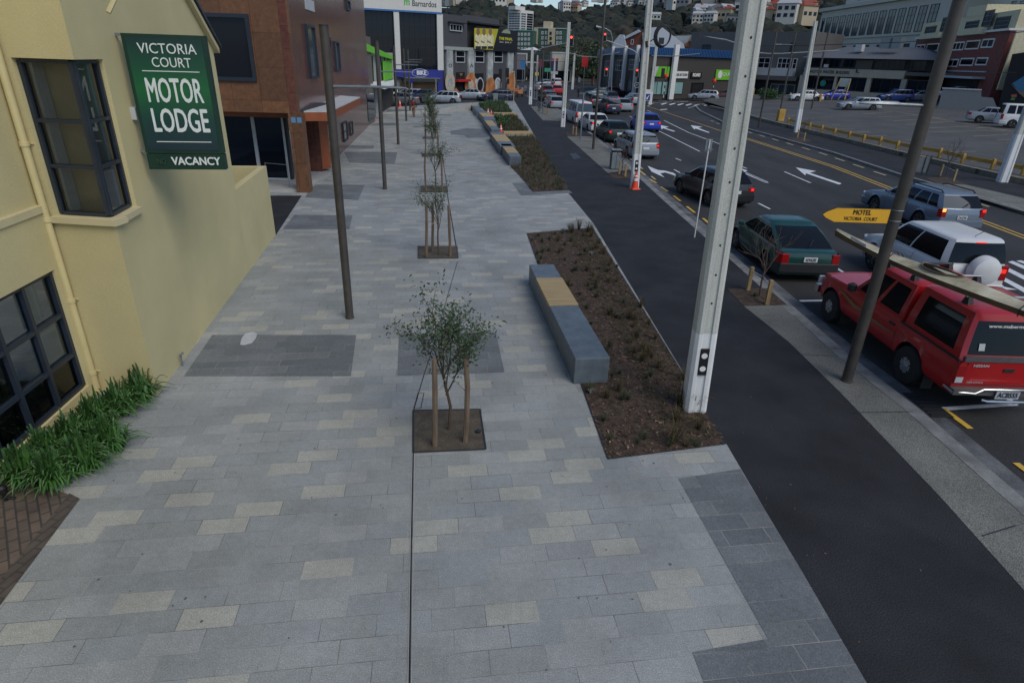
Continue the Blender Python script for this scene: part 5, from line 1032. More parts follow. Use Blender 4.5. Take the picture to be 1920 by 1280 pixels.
# large pale office behind
OF = FD(1534, 60, 150, 1790, 60, 103, 0, 'pale_office_block', 'large pale office block with a long row of tall dark windows above the slate roof', 'building'); m_of = mat('office_stone', (.50, .49, .43), .8, var=.05, scale=.15, streak=.06)
u2 = OF.uv(1790, 60)[0]
OF.box('wall', 0, u2, 0, topz(OF, 1537, 19), -12, 0, m_of); OF.box('cornice', -.4, u2, topz(OF, 1537, 24), topz(OF, 1537, 18), 0, .7, m_of)
OF.box('string_course', -.2, u2, topz(OF, 1537, 76), topz(OF, 1537, 73), 0, .35, m_of); OF.box('attic', OF.uv(1570, 5)[0], u2, topz(OF, 1537, 19), topz(OF, 1537, 19)+4, -10, -2, m_of); OF.box('attic_windows', OF.uv(1590, 5)[0], u2-4, topz(OF, 1537, 19)+1, topz(OF, 1537, 19)+3.4, -2, -1.95, M['glass'])
zt_w, zb_w = topz(OF, 1550, 34), topz(OF, 1550, 71); ua, ub = OF.uv(1548, 50)[0], OF.uv(1760, 40)[0]; n = 13
for i in range(n): a = ua+(ub-ua)*i/n; OF.window(a, a+(ub-ua)/n*.72, zb_w, zt_w, M['dark_metal'], M['glass_blue'], 2, 3, .12, o=.0)
OF.window(OF.uv(1540, 50)[0], OF.uv(1544, 50)[0], zb_w, zt_w, M['dark_metal'], M['glass'], 1, 1, .1)
for i in range(8): a = ua+6+(ub-ua)*i/9; OF.window(a, a+1.8, topz(OF, 1700, 100), topz(OF, 1700, 82), M['dark_metal'], M['glass_blue'], 1, 1, .12)
# red brick flats with cream top floor
RB = FD(1712, 100, 100, 1882, 100, 73, 1.6, 'brick_flats', 'dark red brick flats with white-edged windows and a cream top floor', 'building'); m_rb = brick_mat('red_brick', (.21, .055, .042), (.17, .046, .038), (.1, .06, .05), bw=.24, bh=.09, vert=True, ms=.006); m_ct = mat('cream_top', (.54, .50, .34), .8)
z_c = topz(RB, 1750, 71); RB.box('wall', 0, RB.W, 0, z_c, -10, 0, m_rb); RB.box('cornice', -.2, RB.W+.1, z_c, z_c+.25, -9, .3, M['white']); RB.box('top_floor', .1, RB.W, z_c+.25, topz(RB, 1735, 44), -9, -.3, m_ct); RB.box('raised_parapet', RB.W*.52, RB.W*.7, topz(RB, 1735, 44), topz(RB, 1735, 44)+1.2, -8, -.25, m_ct)
RB.pbox('side_wall', (1884, 60, 1886, 170), -9, -.1, m_ct)
for q, nu in [((1718, 84, 1734, 100), 2), ((1738, 82, 1760, 97), 1), ((1787, 79, 1808, 95), 3), ((1812, 76, 1837, 93), 1), ((1842, 73, 1864, 90), 2), ((1777, 111, 1797, 126), 2), ((1801, 109, 1826, 124), 1), ((1831, 108, 1852, 123), 1)]: RB.pwin(q, M['white'], M['glass'], nu, 1, .16)
for q in [(1731, 50, 1750, 69), (1806, 40, 1829, 61), (1862, 32, 1887, 56)]: RB.pwin(q, M['frame_navy'], M['glass_blue'], 2, 3, .12, o=-.28)
RB.pwin((1845, 20, 1862, 50), M['frame_navy'], M['glass_blue'], 2, 3, .12, o=0); RB.pwin((1766, 33, 1780, 60), M['frame_navy'], M['glass_blue'], 1, 3, .12, o=0)
RB.pbox('bay_parapet', (1736, 63, 1772, 73), .0, .9, m_ct); RB.pbox('bay_parapet', (1812, 54, 1850, 66), .0, .9, m_ct)
RB.pbox('canopy', (1766, 143, 1848, 147), 0, 1.5, M['white_dull']); RB.pbox('band', (1770, 133, 1850, 135), 0, .2, M['white_dull']); RB.pbox('shopfront', (1768, 147, 1835, 166), .0, .1, M['black'])
# pale buildings on the right
PB = FD(1740, 60, 118, 2000, 60, 84, 0, 'pale_high_building', 'large plain cream building rising behind the brick flats at the top right', 'building'); PB.box('wall', 0, PB.W, 0, 32, -10, 0, m_ct2 := mat('pale_cream', (.58, .56, .46), .85, var=.04))
for q in [(1896, 1, 1908, 12), (1912, 0, 1925, 10)]: PB.pwin(q, M['white_dull'], M['glass'], 1, 2, .15)
PB.pbox('string_course', (1880, 18, 1925, 20), 0, .3, M['white_dull'])
CB = FD(1862, 120, 80, 1960, 120, 70, 1.6, 'cream_house', 'cream rendered house with a dark green gutter beside the black wall', 'building'); m_ch = mat('cream_house', (.55, .53, .42), .85, var=.06, streak=.1); CB.box('wall', 0, CB.W, 0, topz(CB, 1900, 92), -8, 0, m_ch); CB.pbox('gutter', (1876, 87, 1925, 93), 0, .5, mat('green_gutter', (.03, .07, .05)))
for q in [(1881, 113, 1897, 127), (1868, 142, 1883, 155)]: CB.pwin(q, M['white'], M['glass_blue'], 3, 2, .1)
CB.pbox('string_course', (1865, 129, 1915, 131), 0, .15, M['dark_metal']); CB.pbox('brown_base', (1852, 162, 1890, 180), 0, .1, mat('brown_base', (.1, .07, .05), .85, var=.3, scale=1))
BK = Fac(GP(1868, 207), GP(1868, 207)+Vector((5.5, -7.5, 0)), .6, 'black_side_wall', 'black building side with a blue and tan painted arrow panel at the right edge', 'building')
mb = MB(); BK.poly('wall', [(1868, 212), (1898, 102), (1935, 96), (1960, 250)], -5, 0, mat('black_render', (.014, .014, .016), .8)); BK.poly('blue_panel', [(1898, 157), (1925, 140), (1940, 170), (1912, 172)], .02, .06, mat('panel_blue', (.05, .17, .3))); BK.poly('tan_panel', [(1896, 158), (1908, 168), (1940, 175), (1940, 200), (1912, 176)], .02, .05, mat('panel_tan', (.25, .17, .1)))
BK.poly('red_mark', [(1896, 178), (1907, 177), (1906, 182), (1897, 183)], .02, .05, mat('mark_red', (.5, .1, .08))); BK.poly('green_mark', [(1896, 184), (1904, 184), (1902, 188), (1895, 188)], .02, .05, mat('mark_green', (.05, .35, .06)))
WL_ = Fac(GP(1760, 205), GP(1872, 209), 1, 'retaining_wall', 'grey block retaining wall behind the car park with car roofs showing above', 'wall'); zb0 = 1.0
mb = MB(); c = [WL_.uv(1757, 206), WL_.uv(1872, 209), WL_.uv(1862, 183), WL_.uv(1840, 182), WL_.uv(1840, 168), WL_.uv(1768, 167)]; WL_.poly('wall', [(1757, 206), (1872, 209), (1862, 184), (1840, 182), (1840, 168), (1768, 167)], -.3, 0, mat('block_grey', (.16, .175, .19), .85, var=.06)); WL_.box('capping', WL_.uv(1766, 167)[0], WL_.uv(1841, 168)[0], topz(WL_, 1800, 168), topz(WL_, 1800, 168)+.12, -.35, .06, M['white_dull'])
# ------------------------------------------------------------------ hills, woods and hillside houses
RIDGE = [(300, 60), (560, 50), (760, 30), (832, 22), (850, 17), (872, 8), (905, 1), (925, 5), (945, 12), (965, 14), (990, 14), (1018, 14), (1040, 20), (1062, 27), (1085, 27), (1100, 22), (1115, 13), (1150, 12), (1180, 7), (1200, 0), (1250, -20), (1400, -45), (1560, -60), (1750, -70), (2100, -70), (2600, -40)]
HR0, HR1 = 175., 520.
def ridge(px):
    for (a, y0), (b, y1) in zip(RIDGE, RIDGE[1:]):
        if px <= b: return y0+(y1-y0)*(px-a)/(b-a)
    return RIDGE[-1][1]
def hillpt(px, s):
    """point on the hillside; s = 0 at the foot, 1 at the ridge"""
    d = ray(px, ridge(px)); h = math.hypot(d.x, d.y); R = HR0+(HR1-HR0)*s; zr = CAMH+d.z/h*HR1
    return Vector((d.x/h*R, d.y/h*R, (zr-2)*(s**1.15)+3*math.sin(px*.02+s*9)*s*(1-s)))
rh = random.Random(4)
mb = MB(); cols = [300+i*23 for i in range(101)]
mb.grid([[hillpt(px, s) for px in cols] for s in [i/16 for i in range(17)]]+[[hillpt(px, 1)+(hillpt(px, 1)-hillpt(px, .9))*2-Vector((0, 0, 40)) for px in cols]])
o = mb.build('hills', mat('hill_scrub', (.02, .028, .016), .95, var=.5, scale=.02, c2=(.04, .036, .02)), smooth=True); o['kind'] = 'structure'
def hsolve(px, py):
    lo, hi = 0.01, 1.2
    def el(s): p = hillpt(px, s); return (p.z-CAMH)/math.hypot(p.x, p.y)
    d = ray(px, py); t = d.z/math.hypot(d.x, d.y)
    for i in range(40):
        m_ = (lo+hi)/2
        if el(m_) < t: lo = m_
        else: hi = m_
    return hillpt(px, lo), lo
ICO = bpy.data.meshes.new('i'); import bmesh
bm = bmesh.new(); bmesh.ops.create_icosphere(bm, subdivisions=2, radius=1); iv = [v.co.copy() for v in bm.verts]; if_ = [[v.index for v in f.verts] for f in bm.faces]; bm.free()
def crownblob(mb, c, r, rng, m=0, rough=.4):
    ph = Vector((rng.uniform(0, 50), rng.uniform(0, 50), 0)); mb.add([Vector(c)+Vector((v.x, v.y, v.z*.85))*r*(1+rough*noise.noise(v*1.8+ph)+rough*.7*noise.noise(v*4.5+ph)) for v in iv], if_, m)
mb = MB(); 
for i in range(2100):
    px = rh.uniform(700, 1980) if rh.random() < .85 else rh.uniform(820, 1450); s = rh.random()**.85
    if px > 1500 and s < .2: continue
    p = hillpt(px, s); crownblob(mb, p+Vector((0, 0, 1.5)), rh.uniform(2.2, 5.5)*(1 if s < .93 else .65), rh, rh.choice([0, 0, 0, 1, 1, 2]))
wm = [mat('wood_dark', (.009, .015, .011), .9, var=.5, scale=.5), mat('wood_olive', (.015, .021, .012), .9, var=.5, scale=.5), mat('wood_brown', (.032, .026, .016), .9, var=.4, scale=.5)]
o = mb.build('woodland', wm); o['kind'] = 'stuff'; o['label'] = 'dark bush and woodland covering the hillsides behind the city'
# hillside houses
walls = [mat('house_white', (.50, .49, .45), .8, var=.08), mat('house_cream', (.40, .34, .24), .8, var=.08), mat('house_grey', (.20, .21, .22), .8), mat('house_pink', (.42, .2, .14), .8)]
roofs = [mat('roof_grey', (.12, .125, .13), .7), mat('roof_red', (.22, .05, .025), .8), mat('roof_pale', (.38, .39, .4), .6), mat('roof_darkgreen', (.03, .05, .04), .7)]
HL = ['white hillside house with a grey hipped roof', 'cream hillside house with a red tiled roof', 'white two-storey hillside house with a pale gabled roof', 'grey hillside house with a dark roof']
HG = ['grey-roofed white houses on the hillside', 'red-roofed cream houses on the hillside', 'pale-roofed white houses on the hillside', 'dark-roofed grey houses on the hillside']
protos = []
for k, (wm_, rm, w_, d_, h_, rh_) in enumerate([(walls[0], roofs[0], 9, 7, 4.2, 2), (walls[1], roofs[1], 8, 7, 4.5, 2.2), (walls[0], roofs[2], 8, 6, 6, 1.8), (walls[2], roofs[3], 10, 7, 4, 1.8)]):
    r = root('hillside_house', HL[k], 'house', (0, 0, -200), 0, HG[k]); MB().box(-w_/2, w_/2, -d_/2, d_/2, -3, h_).build('wall', wm_, r)
    mb = MB(); e = .4; ins = 2.5 if k != 2 else 0; mb.add([(-w_/2-e, -d_/2-e, h_), (w_/2+e, -d_/2-e, h_), (w_/2+e, d_/2+e, h_), (-w_/2-e, d_/2+e, h_), (-w_/2+ins, 0, h_+rh_), (w_/2-ins, 0, h_+rh_)], [(0, 1, 5, 4), (2, 3, 4, 5), (1, 2, 5), (3, 0, 4), (0, 3, 2, 1)]); mb.build('roof', rm, r)
    for i in range(3):
        for j in range(2 if h_ > 5 else 1): x = -w_/2+w_*(i+.5)/3; MB().box(x-.8, x+.8, -d_/2-.08, -d_/2, .9+j*2.7, 2.3+j*2.7).build('window', M['glass'], r)
    protos.append(r)
hs = []
for (x0, x1, y0, y1, n, big) in [(1220, 1345, 4, 22, 55, .62), (1150, 1290, 12, 30, 30, .58), (1250, 1410, 0, 18, 36, .58), (1318, 1372, 52, 60, 12, .75), (1405, 1440, 38, 58, 7, .95), (1440, 1535, 44, 62, 18, .85), (1460, 1540, 2, 30, 8, .7), (1095, 1180, 12, 17, 7, .5), (1045, 1082, 24, 33, 10, .6), (935, 958, 12, 22, 8, .7), (832, 885, 10, 20, 10, .7), (908, 925, -1, 6, 3, .6), (994, 1024, 8, 12, 4, .55), (1560, 1700, -30, -5, 12, .7), (1210, 1420, 60, 66, 10, .5)]:
    for i in range(n): hs.append((rh.uniform(x0, x1), rh.uniform(y0, y1), big*rh.uniform(.75, 1.25), x0))
used = [False]*4
for px, py, s_, x0 in hs:
    p, s = hsolve(px, max(py, ridge(px)-1)); k = rh.choice([0, 0, 1, 2, 2, 3] if x0 != 1440 else [1, 1, 0, 2])
    o = protos[k] if not used[k] else copy_tree(protos[k]); used[k] = True
    o.location = p+Vector((0, 0, 4.0+s)); sc = s_*1.0*(.75+.5*s); o.scale = (sc, sc, sc); o.rotation_euler = (0, 0, rh.uniform(-.9, .9))
# nearer dark trees
def bushy(base, h, w_, lab, seed, name='broadleaf_tree', mats=None, n=26, grp=None, cat='tree', leaf=2600, ls=.16):
    rg = random.Random(seed); r = root(name, lab, cat, base, 0, grp)
    mb = MB(); tips = []
    branchy(mb, Vector((0, 0, 0)), Vector((0, 0, 1)), h*.35, w_*.05, 3, rg, tips, .4); mb.build('trunk', M['bark'], r, smooth=True); mb = MB()
    for i in range(n):
        a = rg.uniform(0, 6.3); rr = w_*.5*rg.random()**.6; z = h*rg.uniform(.25, .88); k = rg.uniform(.12, .24)*w_; leafblob(mb, (rr*math.cos(a)*(1.15-z/h*.6), rr*math.sin(a)*(1.15-z/h*.6), z), k, leaf//n, rg, ls, i % 2, shell=.4)
    mb.build('crown', mats or [M['leaf'], M['grass_a']], r); return r
for i, (x, y, h, w_, dd, lab) in enumerate([(1083, 150, 8, 7, 150, 'dark bushy tree directly behind the red banner'), (1112, 155, 9, 8, 140, 'dark tree between the red banner and the blue-roofed store'), (1062, 150, 10, 8, 175, 'dark tree above the cream wall building'), (1098, 140, 12, 9, 190, 'tall bare-topped tree on the slope behind the banner'), (1128, 145, 11, 8, 175, 'dark tree behind the left end of the blue-roofed store')]):
    p = D(x, y, dd); bushy(Vector((p.x, p.y, 0)), h, w_, lab, 70+i, leaf=2200, ls=.3)
p = GP(1432, 187); r = root('hedge', 'rounded clipped green hedge in front of the grey warehouse', 'hedge', p); mb = MB(); rg = random.Random(5)
for i in range(16): leafblob(mb, (rg.uniform(-2.6, 2.6), rg.uniform(-.6, .6), rg.uniform(.4, 1.1)), .75, 170, rg, .12)
mb.build('foliage', M['leafy'], r)
# ------------------------------------------------------------------ vehicles
def paint(name, c, metal=.0, rough=.32): return mat(name, c, rough, metal, var=.05, scale=1.5, coat=.35, spec=.5)
CP_ = dict(red=paint('paint_red', (.36, .008, .010)), green=paint('paint_green', (.004, .042, .036)), dgreen=paint('paint_dark_green', (.008, .022, .02)), white=paint('paint_white', (.60, .61, .61)), silver=paint('paint_silver', (.27, .30, .33), .35), blue_silver=paint('paint_blue_silver', (.16, .20, .26), .35), black=paint('paint_black', (.012, .013, .016)),
          blue=paint('paint_blue', (.012, .035, .36)), navy=paint('paint_navy', (.010, .018, .05)), maroon=paint('paint_maroon', (.06, .012, .018)), teal=paint('paint_teal', (.03, .07, .075)), midblue=paint('paint_mid_blue', (.02, .05, .2)), grey=paint('paint_grey', (.09, .1, .11), .3))
M['tyre'] = mat('tyre_rubber', (.014, .014, .015), .85, var=.1); M['rim'] = mat('alloy', (.42, .43, .44), .35, metal=.7, var=.05); M['trim'] = mat('black_trim', (.016, .017, .019), .55, var=.05); M['lamp_red'] = mat('tail_lens', (.30, .008, .008), .2, var=0, coat=.4)
M['lamp_on'] = mat('tail_lens_lit', (.9, .03, .02), .2, var=0, emit=.55); M['lamp_amber'] = mat('amber_lit', (.95, .35, .06), .2, var=0, emit=1.4); M['lamp_clear'] = mat('clear_lens', (.5, .52, .55), .15, var=0, coat=.5); M['plate'] = mat('plate_white', (.62, .63, .62), .5, var=0); M['chrome'] = mat('chrome', (.45, .47, .49), .28, metal=1, var=0)
def interp(pts, y):
    if y <= pts[0][0]: return pts[0][1]
    for (a, z0), (b, z1) in zip(pts, pts[1:]):
        if y <= b: t = (y-a)/(b-a) if b > a else 0; return z0+(z1-z0)*t
    return pts[-1][1]
TYPES = dict(
  # L, W, H, belt profile (y from rear=-L/2 to front), cabin base (rear,front), roof (rear,front), wheelbase, rear axle offset from rear end, wheel radius, side splits
  hatch=dict(L=4.1, W=1.74, H=1.44, rear=[(0, .72), (.03, .88), (.16, .93)], hood=.88, nose=.64, cab=(.06, 3.0), roof=(.72, 2.05), ra=.72, wb=2.55, wr=.31, splits=(.30, .62), rq=1),
  lift=dict(L=4.27, W=1.70, H=1.37, rear=[(0, .66), (.03, .80), (.12, .855), (.5, .87)], hood=.84, nose=.58, cab=(.22, 3.25), roof=(1.40, 2.30), ra=.85, wb=2.465, wr=.30, splits=(.34, .64), rq=1),
  sedan=dict(L=4.55, W=1.76, H=1.43, rear=[(0, .78), (.03, .95), (.9, .97)], hood=.90, nose=.64, cab=(.75, 3.35), roof=(1.35, 2.5), ra=.98, wb=2.68, wr=.31, splits=(.36, .66), rq=1),
  wagon=dict(L=4.6, W=1.78, H=1.46, rear=[(0, .74), (.03, .92), (.12, .96)], hood=.90, nose=.64, cab=(.03, 3.35), roof=(.38, 2.5), ra=.95, wb=2.7, wr=.32, splits=(.26, .53, .78), rq=1),
  suv3=dict(L=3.75, W=1.74, H=1.68, rear=[(0, .85), (.02, 1.02), (.1, 1.05)], hood=1.02, nose=.78, cab=(.02, 2.75), roof=(.16, 2.1), ra=.62, wb=2.28, wr=.35, splits=(.44,), rq=1),
  suv=dict(L=4.4, W=1.8, H=1.68, rear=[(0, .85), (.02, 1.02), (.1, 1.05)], hood=1.0, nose=.78, cab=(.03, 3.2), roof=(.25, 2.45), ra=.85, wb=2.62, wr=.35, splits=(.26, .53, .78), rq=1),
  van=dict(L=4.75, W=1.70, H=1.98, rear=[(0, 1.0), (.02, 1.08), (.1, 1.1)], hood=1.0, nose=.80, cab=(.03, 4.55), roof=(.14, 3.95), ra=.95, wb=2.5, wr=.32, splits=(.28, .55, .8), rq=0))
def car(kind, color, pos, heading, label, cat='car', group='cars in the road lanes', lights='on', plate=None, rails=False, wiper=True, detail=True, bumper=None, aerial=False, scale=1.0, spare=False, pal=None, name='car', glassm=None, zpos=None, lightcfg=None, L=None, tilt=0):
    T = dict(TYPES[kind]); 
    if L: T['L'] = L
    L, W, H = T['L'], T['W'], T['H']; P_ = CP_[color]
    r = root(name, label, cat, pos, heading-PI/2, group); r.scale = (scale,)*3
    if tilt: r.rotation_euler = (0, tilt, heading-PI/2)
    y0 = -L/2; hood0 = L-T['cab'][1]
    top = [(y0+a, z) for a, z in T['rear']]+[(y0+T['cab'][1]-.15, T['rear'][-1][1]-.0), (y0+T['cab'][1], T['hood']+.02), (L/2-.5, T['nose']+.16), (L/2-.14, T['nose']+.06), (L/2-.03, T['nose']-.04), (L/2, T['nose']-.16)]
    wys = (y0+T['ra'], y0+T['ra']+T['wb']); wr = T['wr']; ar = wr+.06; zlow = .2 if wr < .34 else .26
    R = .55
    def halfw(y):
        t = max(0, (abs(y)-(L/2-R))/R); k = .17 if y > 0 else .11; return W/2*(1-k*t**2.6)
    def arch(y):
        z = 0
        for wy in wys:
            d = abs(y-wy)
            if d < ar: z = max(z, wr+math.sqrt(ar*ar-d*d))
        return z
    ys = set([y0, y0+.015, y0+.04, y0+.09, y0+.16, L/2, L/2-.015, L/2-.05, L/2-.1, L/2-.2])
    n = int(L/.14)
    for i in range(n+1): ys.add(y0+L*i/n)
    for wy in wys:
        for i in range(17): ys.add(wy+ar*math.cos(PI*i/16)*(1.0001 if i in (0, 16) else 1))
    ys = sorted(ys); yy = [ys[0]]
    for y in ys[1:]:
        if y-yy[-1] > .008: yy.append(y)
    rows = []
    def section(y):
        w = halfw(y); bt = interp(top, y); a = arch(y); endk = max(0, (abs(y)-(L/2-.09))/.09); lo = zlow+.06*endk
        z = [lo, lo+.07, .44, bt-.28, bt-.10, bt-.015]; x = [w*.93, w*.985, w*1.0, w*.992, w*.965, w*.915]
        if a > lo: z = [max(zz, a+.008*k) for k, zz in enumerate(z)]; z = [min(zz, bt-.02+.003*k) for k, zz in enumerate(z)]; x[0] = w*.995
        cr = .03 if y > 0 else .012
        hx = [(xx, zz) for xx, zz in zip(x, z)]+[(w*.75, bt+cr*.4), (w*.4, bt+cr*.9), (0, bt+cr)]
        return [(-xx, y, zz) for xx, zz in hx]+[(xx, y, zz) for xx, zz in hx[::-1][1:]]
    rows = [section(y) for y in yy]
    mb = MB(); mb.grid(rows); ns = len(rows[0]); nb = len(mb.v)
    mb.f.append(list(range(ns))[::-1]); mb.m.append(0); mb.f.append([nb-ns+i for i in range(ns)]); mb.m.append(0)
    mb.build('body', P_, r, smooth=True)
    MB().box(-W/2+.13, W/2-.13, y0+.15, L/2-.15, zlow-.02, .62).build('underbody', M['trim'], r)
    # greenhouse
    cb, cf = y0+T['cab'][0], y0+T['cab'][1]; rb, rf = y0+T['roof'][0], y0+T['roof'][1]; zb = T['rear'][-1][1]-.03; wb_, wt = W/2*.915, W/2*.74
    sp = list(T['splits']); frs = [0.0, .035]
    for s in sp: frs += [s-.012, s+.012]
    frs += [.955, 1.0]
    ts = [0, .08, .3, .52, .72, .87, .95, 1.0]
    def loop(t):
        e = t**1.12; yr = cb+(rb-cb)*e; yf = cf+(rf-cf)*e; w = wb_+(wt-wb_)*t**1.5; z = zb+(H-.055-zb)*(1-(1-t)**1.12)
        bow = .10*(1-.3*t); bowr = .05
        F = [(x*w, yf-bow*(x*x)) for x in (-.93, -.6, -.2, .2, .6, .93)]
        yF = yf-bow-.05; yR = yr+bowr+.05
        Rt = [(w, yR+(yF-yR)*(1-f)) for f in frs[1:-1]]       # right side, front to rear
        Rr = [(x*w, yr+bowr*(x*x)) for x in (.9, .6, .2, -.2, -.6, -.9)]
        Lf = [(-w, yR+(yF-yR)*f) for f in [1-f for f in frs[1:-1]][::-1]]
        return [(x, y, z) for x, y in F+Rt+Rr+Lf]
    loops = [loop(t) for t in ts]; N = len(loops[0]); nf = 6; nsd = len(frs)-2
    yc = (rb+rf)/2
    for k, dz in ((.95, .022), (.85, .038), (.6, .050), (.3, .055)): loops.append([(x*k, yc+(y-yc)*k, H-.055+dz) for x, y, z in loops[7]])
    wsI = set(range(0, 5)); sR = set(range(nf, nf+nsd-1)); rI = set(range(nf+nsd, nf+nsd+5)); sL = set(range(nf+nsd+6, N-1))
    pill = set()
    for j in range(len(sp)): pill |= {nf+1+2*j}
    for j in range(len(sp)): pill |= {nf+nsd+6+(nsd-2-(1+2*j))}
    V = [p for lp in loops for p in lp]; parts = {'roof': [], 'windscreen': [], 'rear_window': [], 'side_window': []}
    for i in range(len(loops)-1):
        for k in range(N):
            f = (i*N+k, i*N+(k+1) % N, (i+1)*N+(k+1) % N, (i+1)*N+k); key = 'roof'
            if i < 5 and k in wsI: key = 'windscreen'
            elif 1 <= i < 5 and k in rI: key = 'rear_window'
            elif 1 <= i < 5 and (k in sR or k in sL) and k not in pill: key = 'side_window'
            parts[key].append(f)
    parts['roof'].append([(len(loops)-1)*N+k for k in range(N)])
    gm_ = glassm or M['carglass']
    for key, fs in parts.items():
        if key == 'side_window':
            for side in (-1, 1):
                sel = [f for f in fs if V[f[0]][0]*side > 0]; used_ = sorted({i for f in sel for i in f}); mp = {a: b for b, a in enumerate(used_)}; m2 = MB(); m2.add([V[i] for i in used_], [[mp[i] for i in f] for f in sel]); m2.build('side_window', gm_, r)
        else:
            used_ = sorted({i for f in fs for i in f}); mp = {a: b for b, a in enumerate(used_)}; m2 = MB(); m2.add([V[i] for i in used_], [[mp[i] for i in f] for f in fs]); m2.build(key, P_ if key == 'roof' else gm_, r, smooth=True)
    # wheels
    for wy in wys:
        for s in (-1, 1):
            x = s*(W/2-.115); tw = .1
            t = MB(); t.lathe([(wr*.60, -tw), (wr*.95, -tw*.95), (wr, -tw*.6), (wr, tw*.6), (wr*.95, tw*.95), (wr*.66, tw)], 22, axis='x'); wo = t.build('wheel', M['tyre'], r, smooth=True, loc=(x, wy, wr))
            q = MB(); o = s*(tw-.012); q.add([(o, .0, 0)]+[(o+s*.004, wr*.66*math.cos(a*PI/10), wr*.66*math.sin(a*PI/10)) for a in range(20)], [(0, 1+a, 1+(a+1) % 20) for a in range(20)], 1)
            ns_ = 6
            for a in range(ns_):
                th_ = 2*PI*a/ns_; c_, s_ = math.cos(th_), math.sin(th_); pts = []
                for rr, hw in ((.03, .034), (wr*.62, .055)): pts += [(o+s*.012, c_*rr-s_*hw, s_*rr+c_*hw), (o+s*.012, c_*rr+s_*hw, s_*rr-c_*hw)]
                q.add(pts, [(0, 1, 3, 2)], 0)
            q.grid([[(o+s*.01, rr*math.cos(a*PI/12), rr*math.sin(a*PI/12)) for a in range(24)] for rr in (wr*.58, wr*.68)], 0, closed=True)
            q.build('rim', [M['rim'], M['trim']], wo)
    # wrap-around strips on the ends
    def planpts(end, xr, yext, off):
        pts = []
        for i in range(7): y = (yext)*(1-i/6); yv = (y0+y) if end < 0 else (L/2-y); pts.append((-(halfw(yv)+off), yv-(off if end < 0 else -off)*(1 if i == 6 else 0)))
        w = halfw(y0 if end < 0 else L/2); yv = (y0-off) if end < 0 else (L/2+off)
        return pts, w, yv
    def wrapstrip(end, yext, x_in, z0, z1, off, m, nm, parent=r, both=True, full=False, thick=.03):
        pts, w, yv = planpts(end, 0, yext, off); bulge = -.03 if end < 0 else .07
        if full: line_ = pts+[(x, yv+bulge*(1-(x/w)**2)) for x in [w*(i/6-1) for i in range(1, 12)]]+[(-a, b) for a, b in pts[::-1]]; ls = [line_]
        else: ls = [pts+[(-(x_in+(w-x_in)*(1-i/3)), yv) for i in range(1, 4)]]; ls.append([(-a, b) for a, b in ls[0]])
        for ln in ls:
            m2 = MB(); rows_ = []
            for a, b in ln:
                ia, ib = a*(1-thick/W), b*(1-2*thick/L); rows_.append([(ia, ib, z0), (a, b, z0+.02), (a, b, z1-.02), (ia, ib, z1)])
            m2.grid(rows_, closed=True); m2.f.append([0, 1, 2, 3]); m2.m.append(0); q = len(m2.v)-4; m2.f.append([q, q+1, q+2, q+3]); m2.m.append(0); m2.build(nm, m, parent, smooth=False)
    zr = T['rear'][-1][1]
    bm_ = M['trim'] if bumper == 'black' else P_
    wrapstrip(-1, max(.2, T['ra']-ar-.06), 0, zlow+.1, .56, .03, bm_, 'rear_bumper', full=True); wrapstrip(1, max(.2, L-T['ra']-T['wb']-ar-.08), 0, zlow+.06, T['nose']-.14, .02, bm_, 'front_bumper', full=True)
    lm = {'on': M['lamp_on'], 'off': M['lamp_red']}[lights]
    lx = halfw(y0)*.70
    if kind in ('van', 'suv3', 'suv', 'wagon'): wrapstrip(-1, .14, lx+.08, .66, zr+.0, .012, M['lamp_red'], 'tail_light'); 
    elif kind == 'lift': wrapstrip(-1, .26, lx+.06, zr-.34, zr-.06, .014, M['lamp_red'], 'tail_light')
    else: wrapstrip(-1, .22, lx-.02, zr-.26, zr-.08, .012, M['lamp_red'], 'tail_light')
    if lights == 'on':
        for s in (-1, 1): m2 = MB(); zc_ = zr-.17 if kind not in ('van', 'suv3', 'suv', 'wagon') else zr-.14; m2.box(s*(halfw(y0)-.10)-.06, s*(halfw(y0)-.10)+.06, y0-.022, y0+.0, zc_-.05, zc_+.05); m2.build('brake_lamp', lm, r)
        MB().box(-.12, .12, y0+T['roof'][0]-.03, y0+T['roof'][0]+.0, H-.12, H-.095).build('high_brake_lamp', lm, r)
    wrapstrip(1, .3, halfw(L/2)*.62, T['nose']-.10, T['nose']+.03, .012, M['lamp_clear'], 'headlight')
    MB().box(-.4, .4, L/2-.02, L/2+.055, T['nose']-.12, T['nose']-.02).build('grille', M['trim'], r)
    if detail:
        # door seams, handles, mirrors, sill, plate
        m2 = MB(); side = frs[1:-1]; yF, yR = loops[0][nf][1], loops[0][nf+nsd-1][1]; seams = [yR+(yF-yR)*(1-f) for f in [1-s for s in sp]]+[yF-.08]
        for y in seams[:4]:
            if arch(y) > .35: continue
            for s in (-1, 1):
                w = halfw(y); bt = interp(top, y)
                for (xa, za_), (xb, zb__) in zip([(.985, zlow+.07), (1.0, .44), (.992, bt-.28), (.965, bt-.10)], [(1.0, .44), (.992, bt-.28), (.965, bt-.10), (.915, bt-.015)]):
                    m2.add([(s*(w*xa+.002), y-.006, za_), (s*(w*xa+.002), y+.006, za_), (s*(w*xb+.002), y+.006, zb__), (s*(w*xb+.002), y-.006, zb__)], [(0, 1, 2, 3)])
        m2.build('door_seam', M['trim'], r)
        for y in seams[:-1][:2]:
            for s in (-1, 1): MB().box(s*(halfw(y)*.985)-.02, s*(halfw(y)*.985)+.02, y+.06, y+.24, zr-.19, zr-.16).build('door_handle', P_, r)
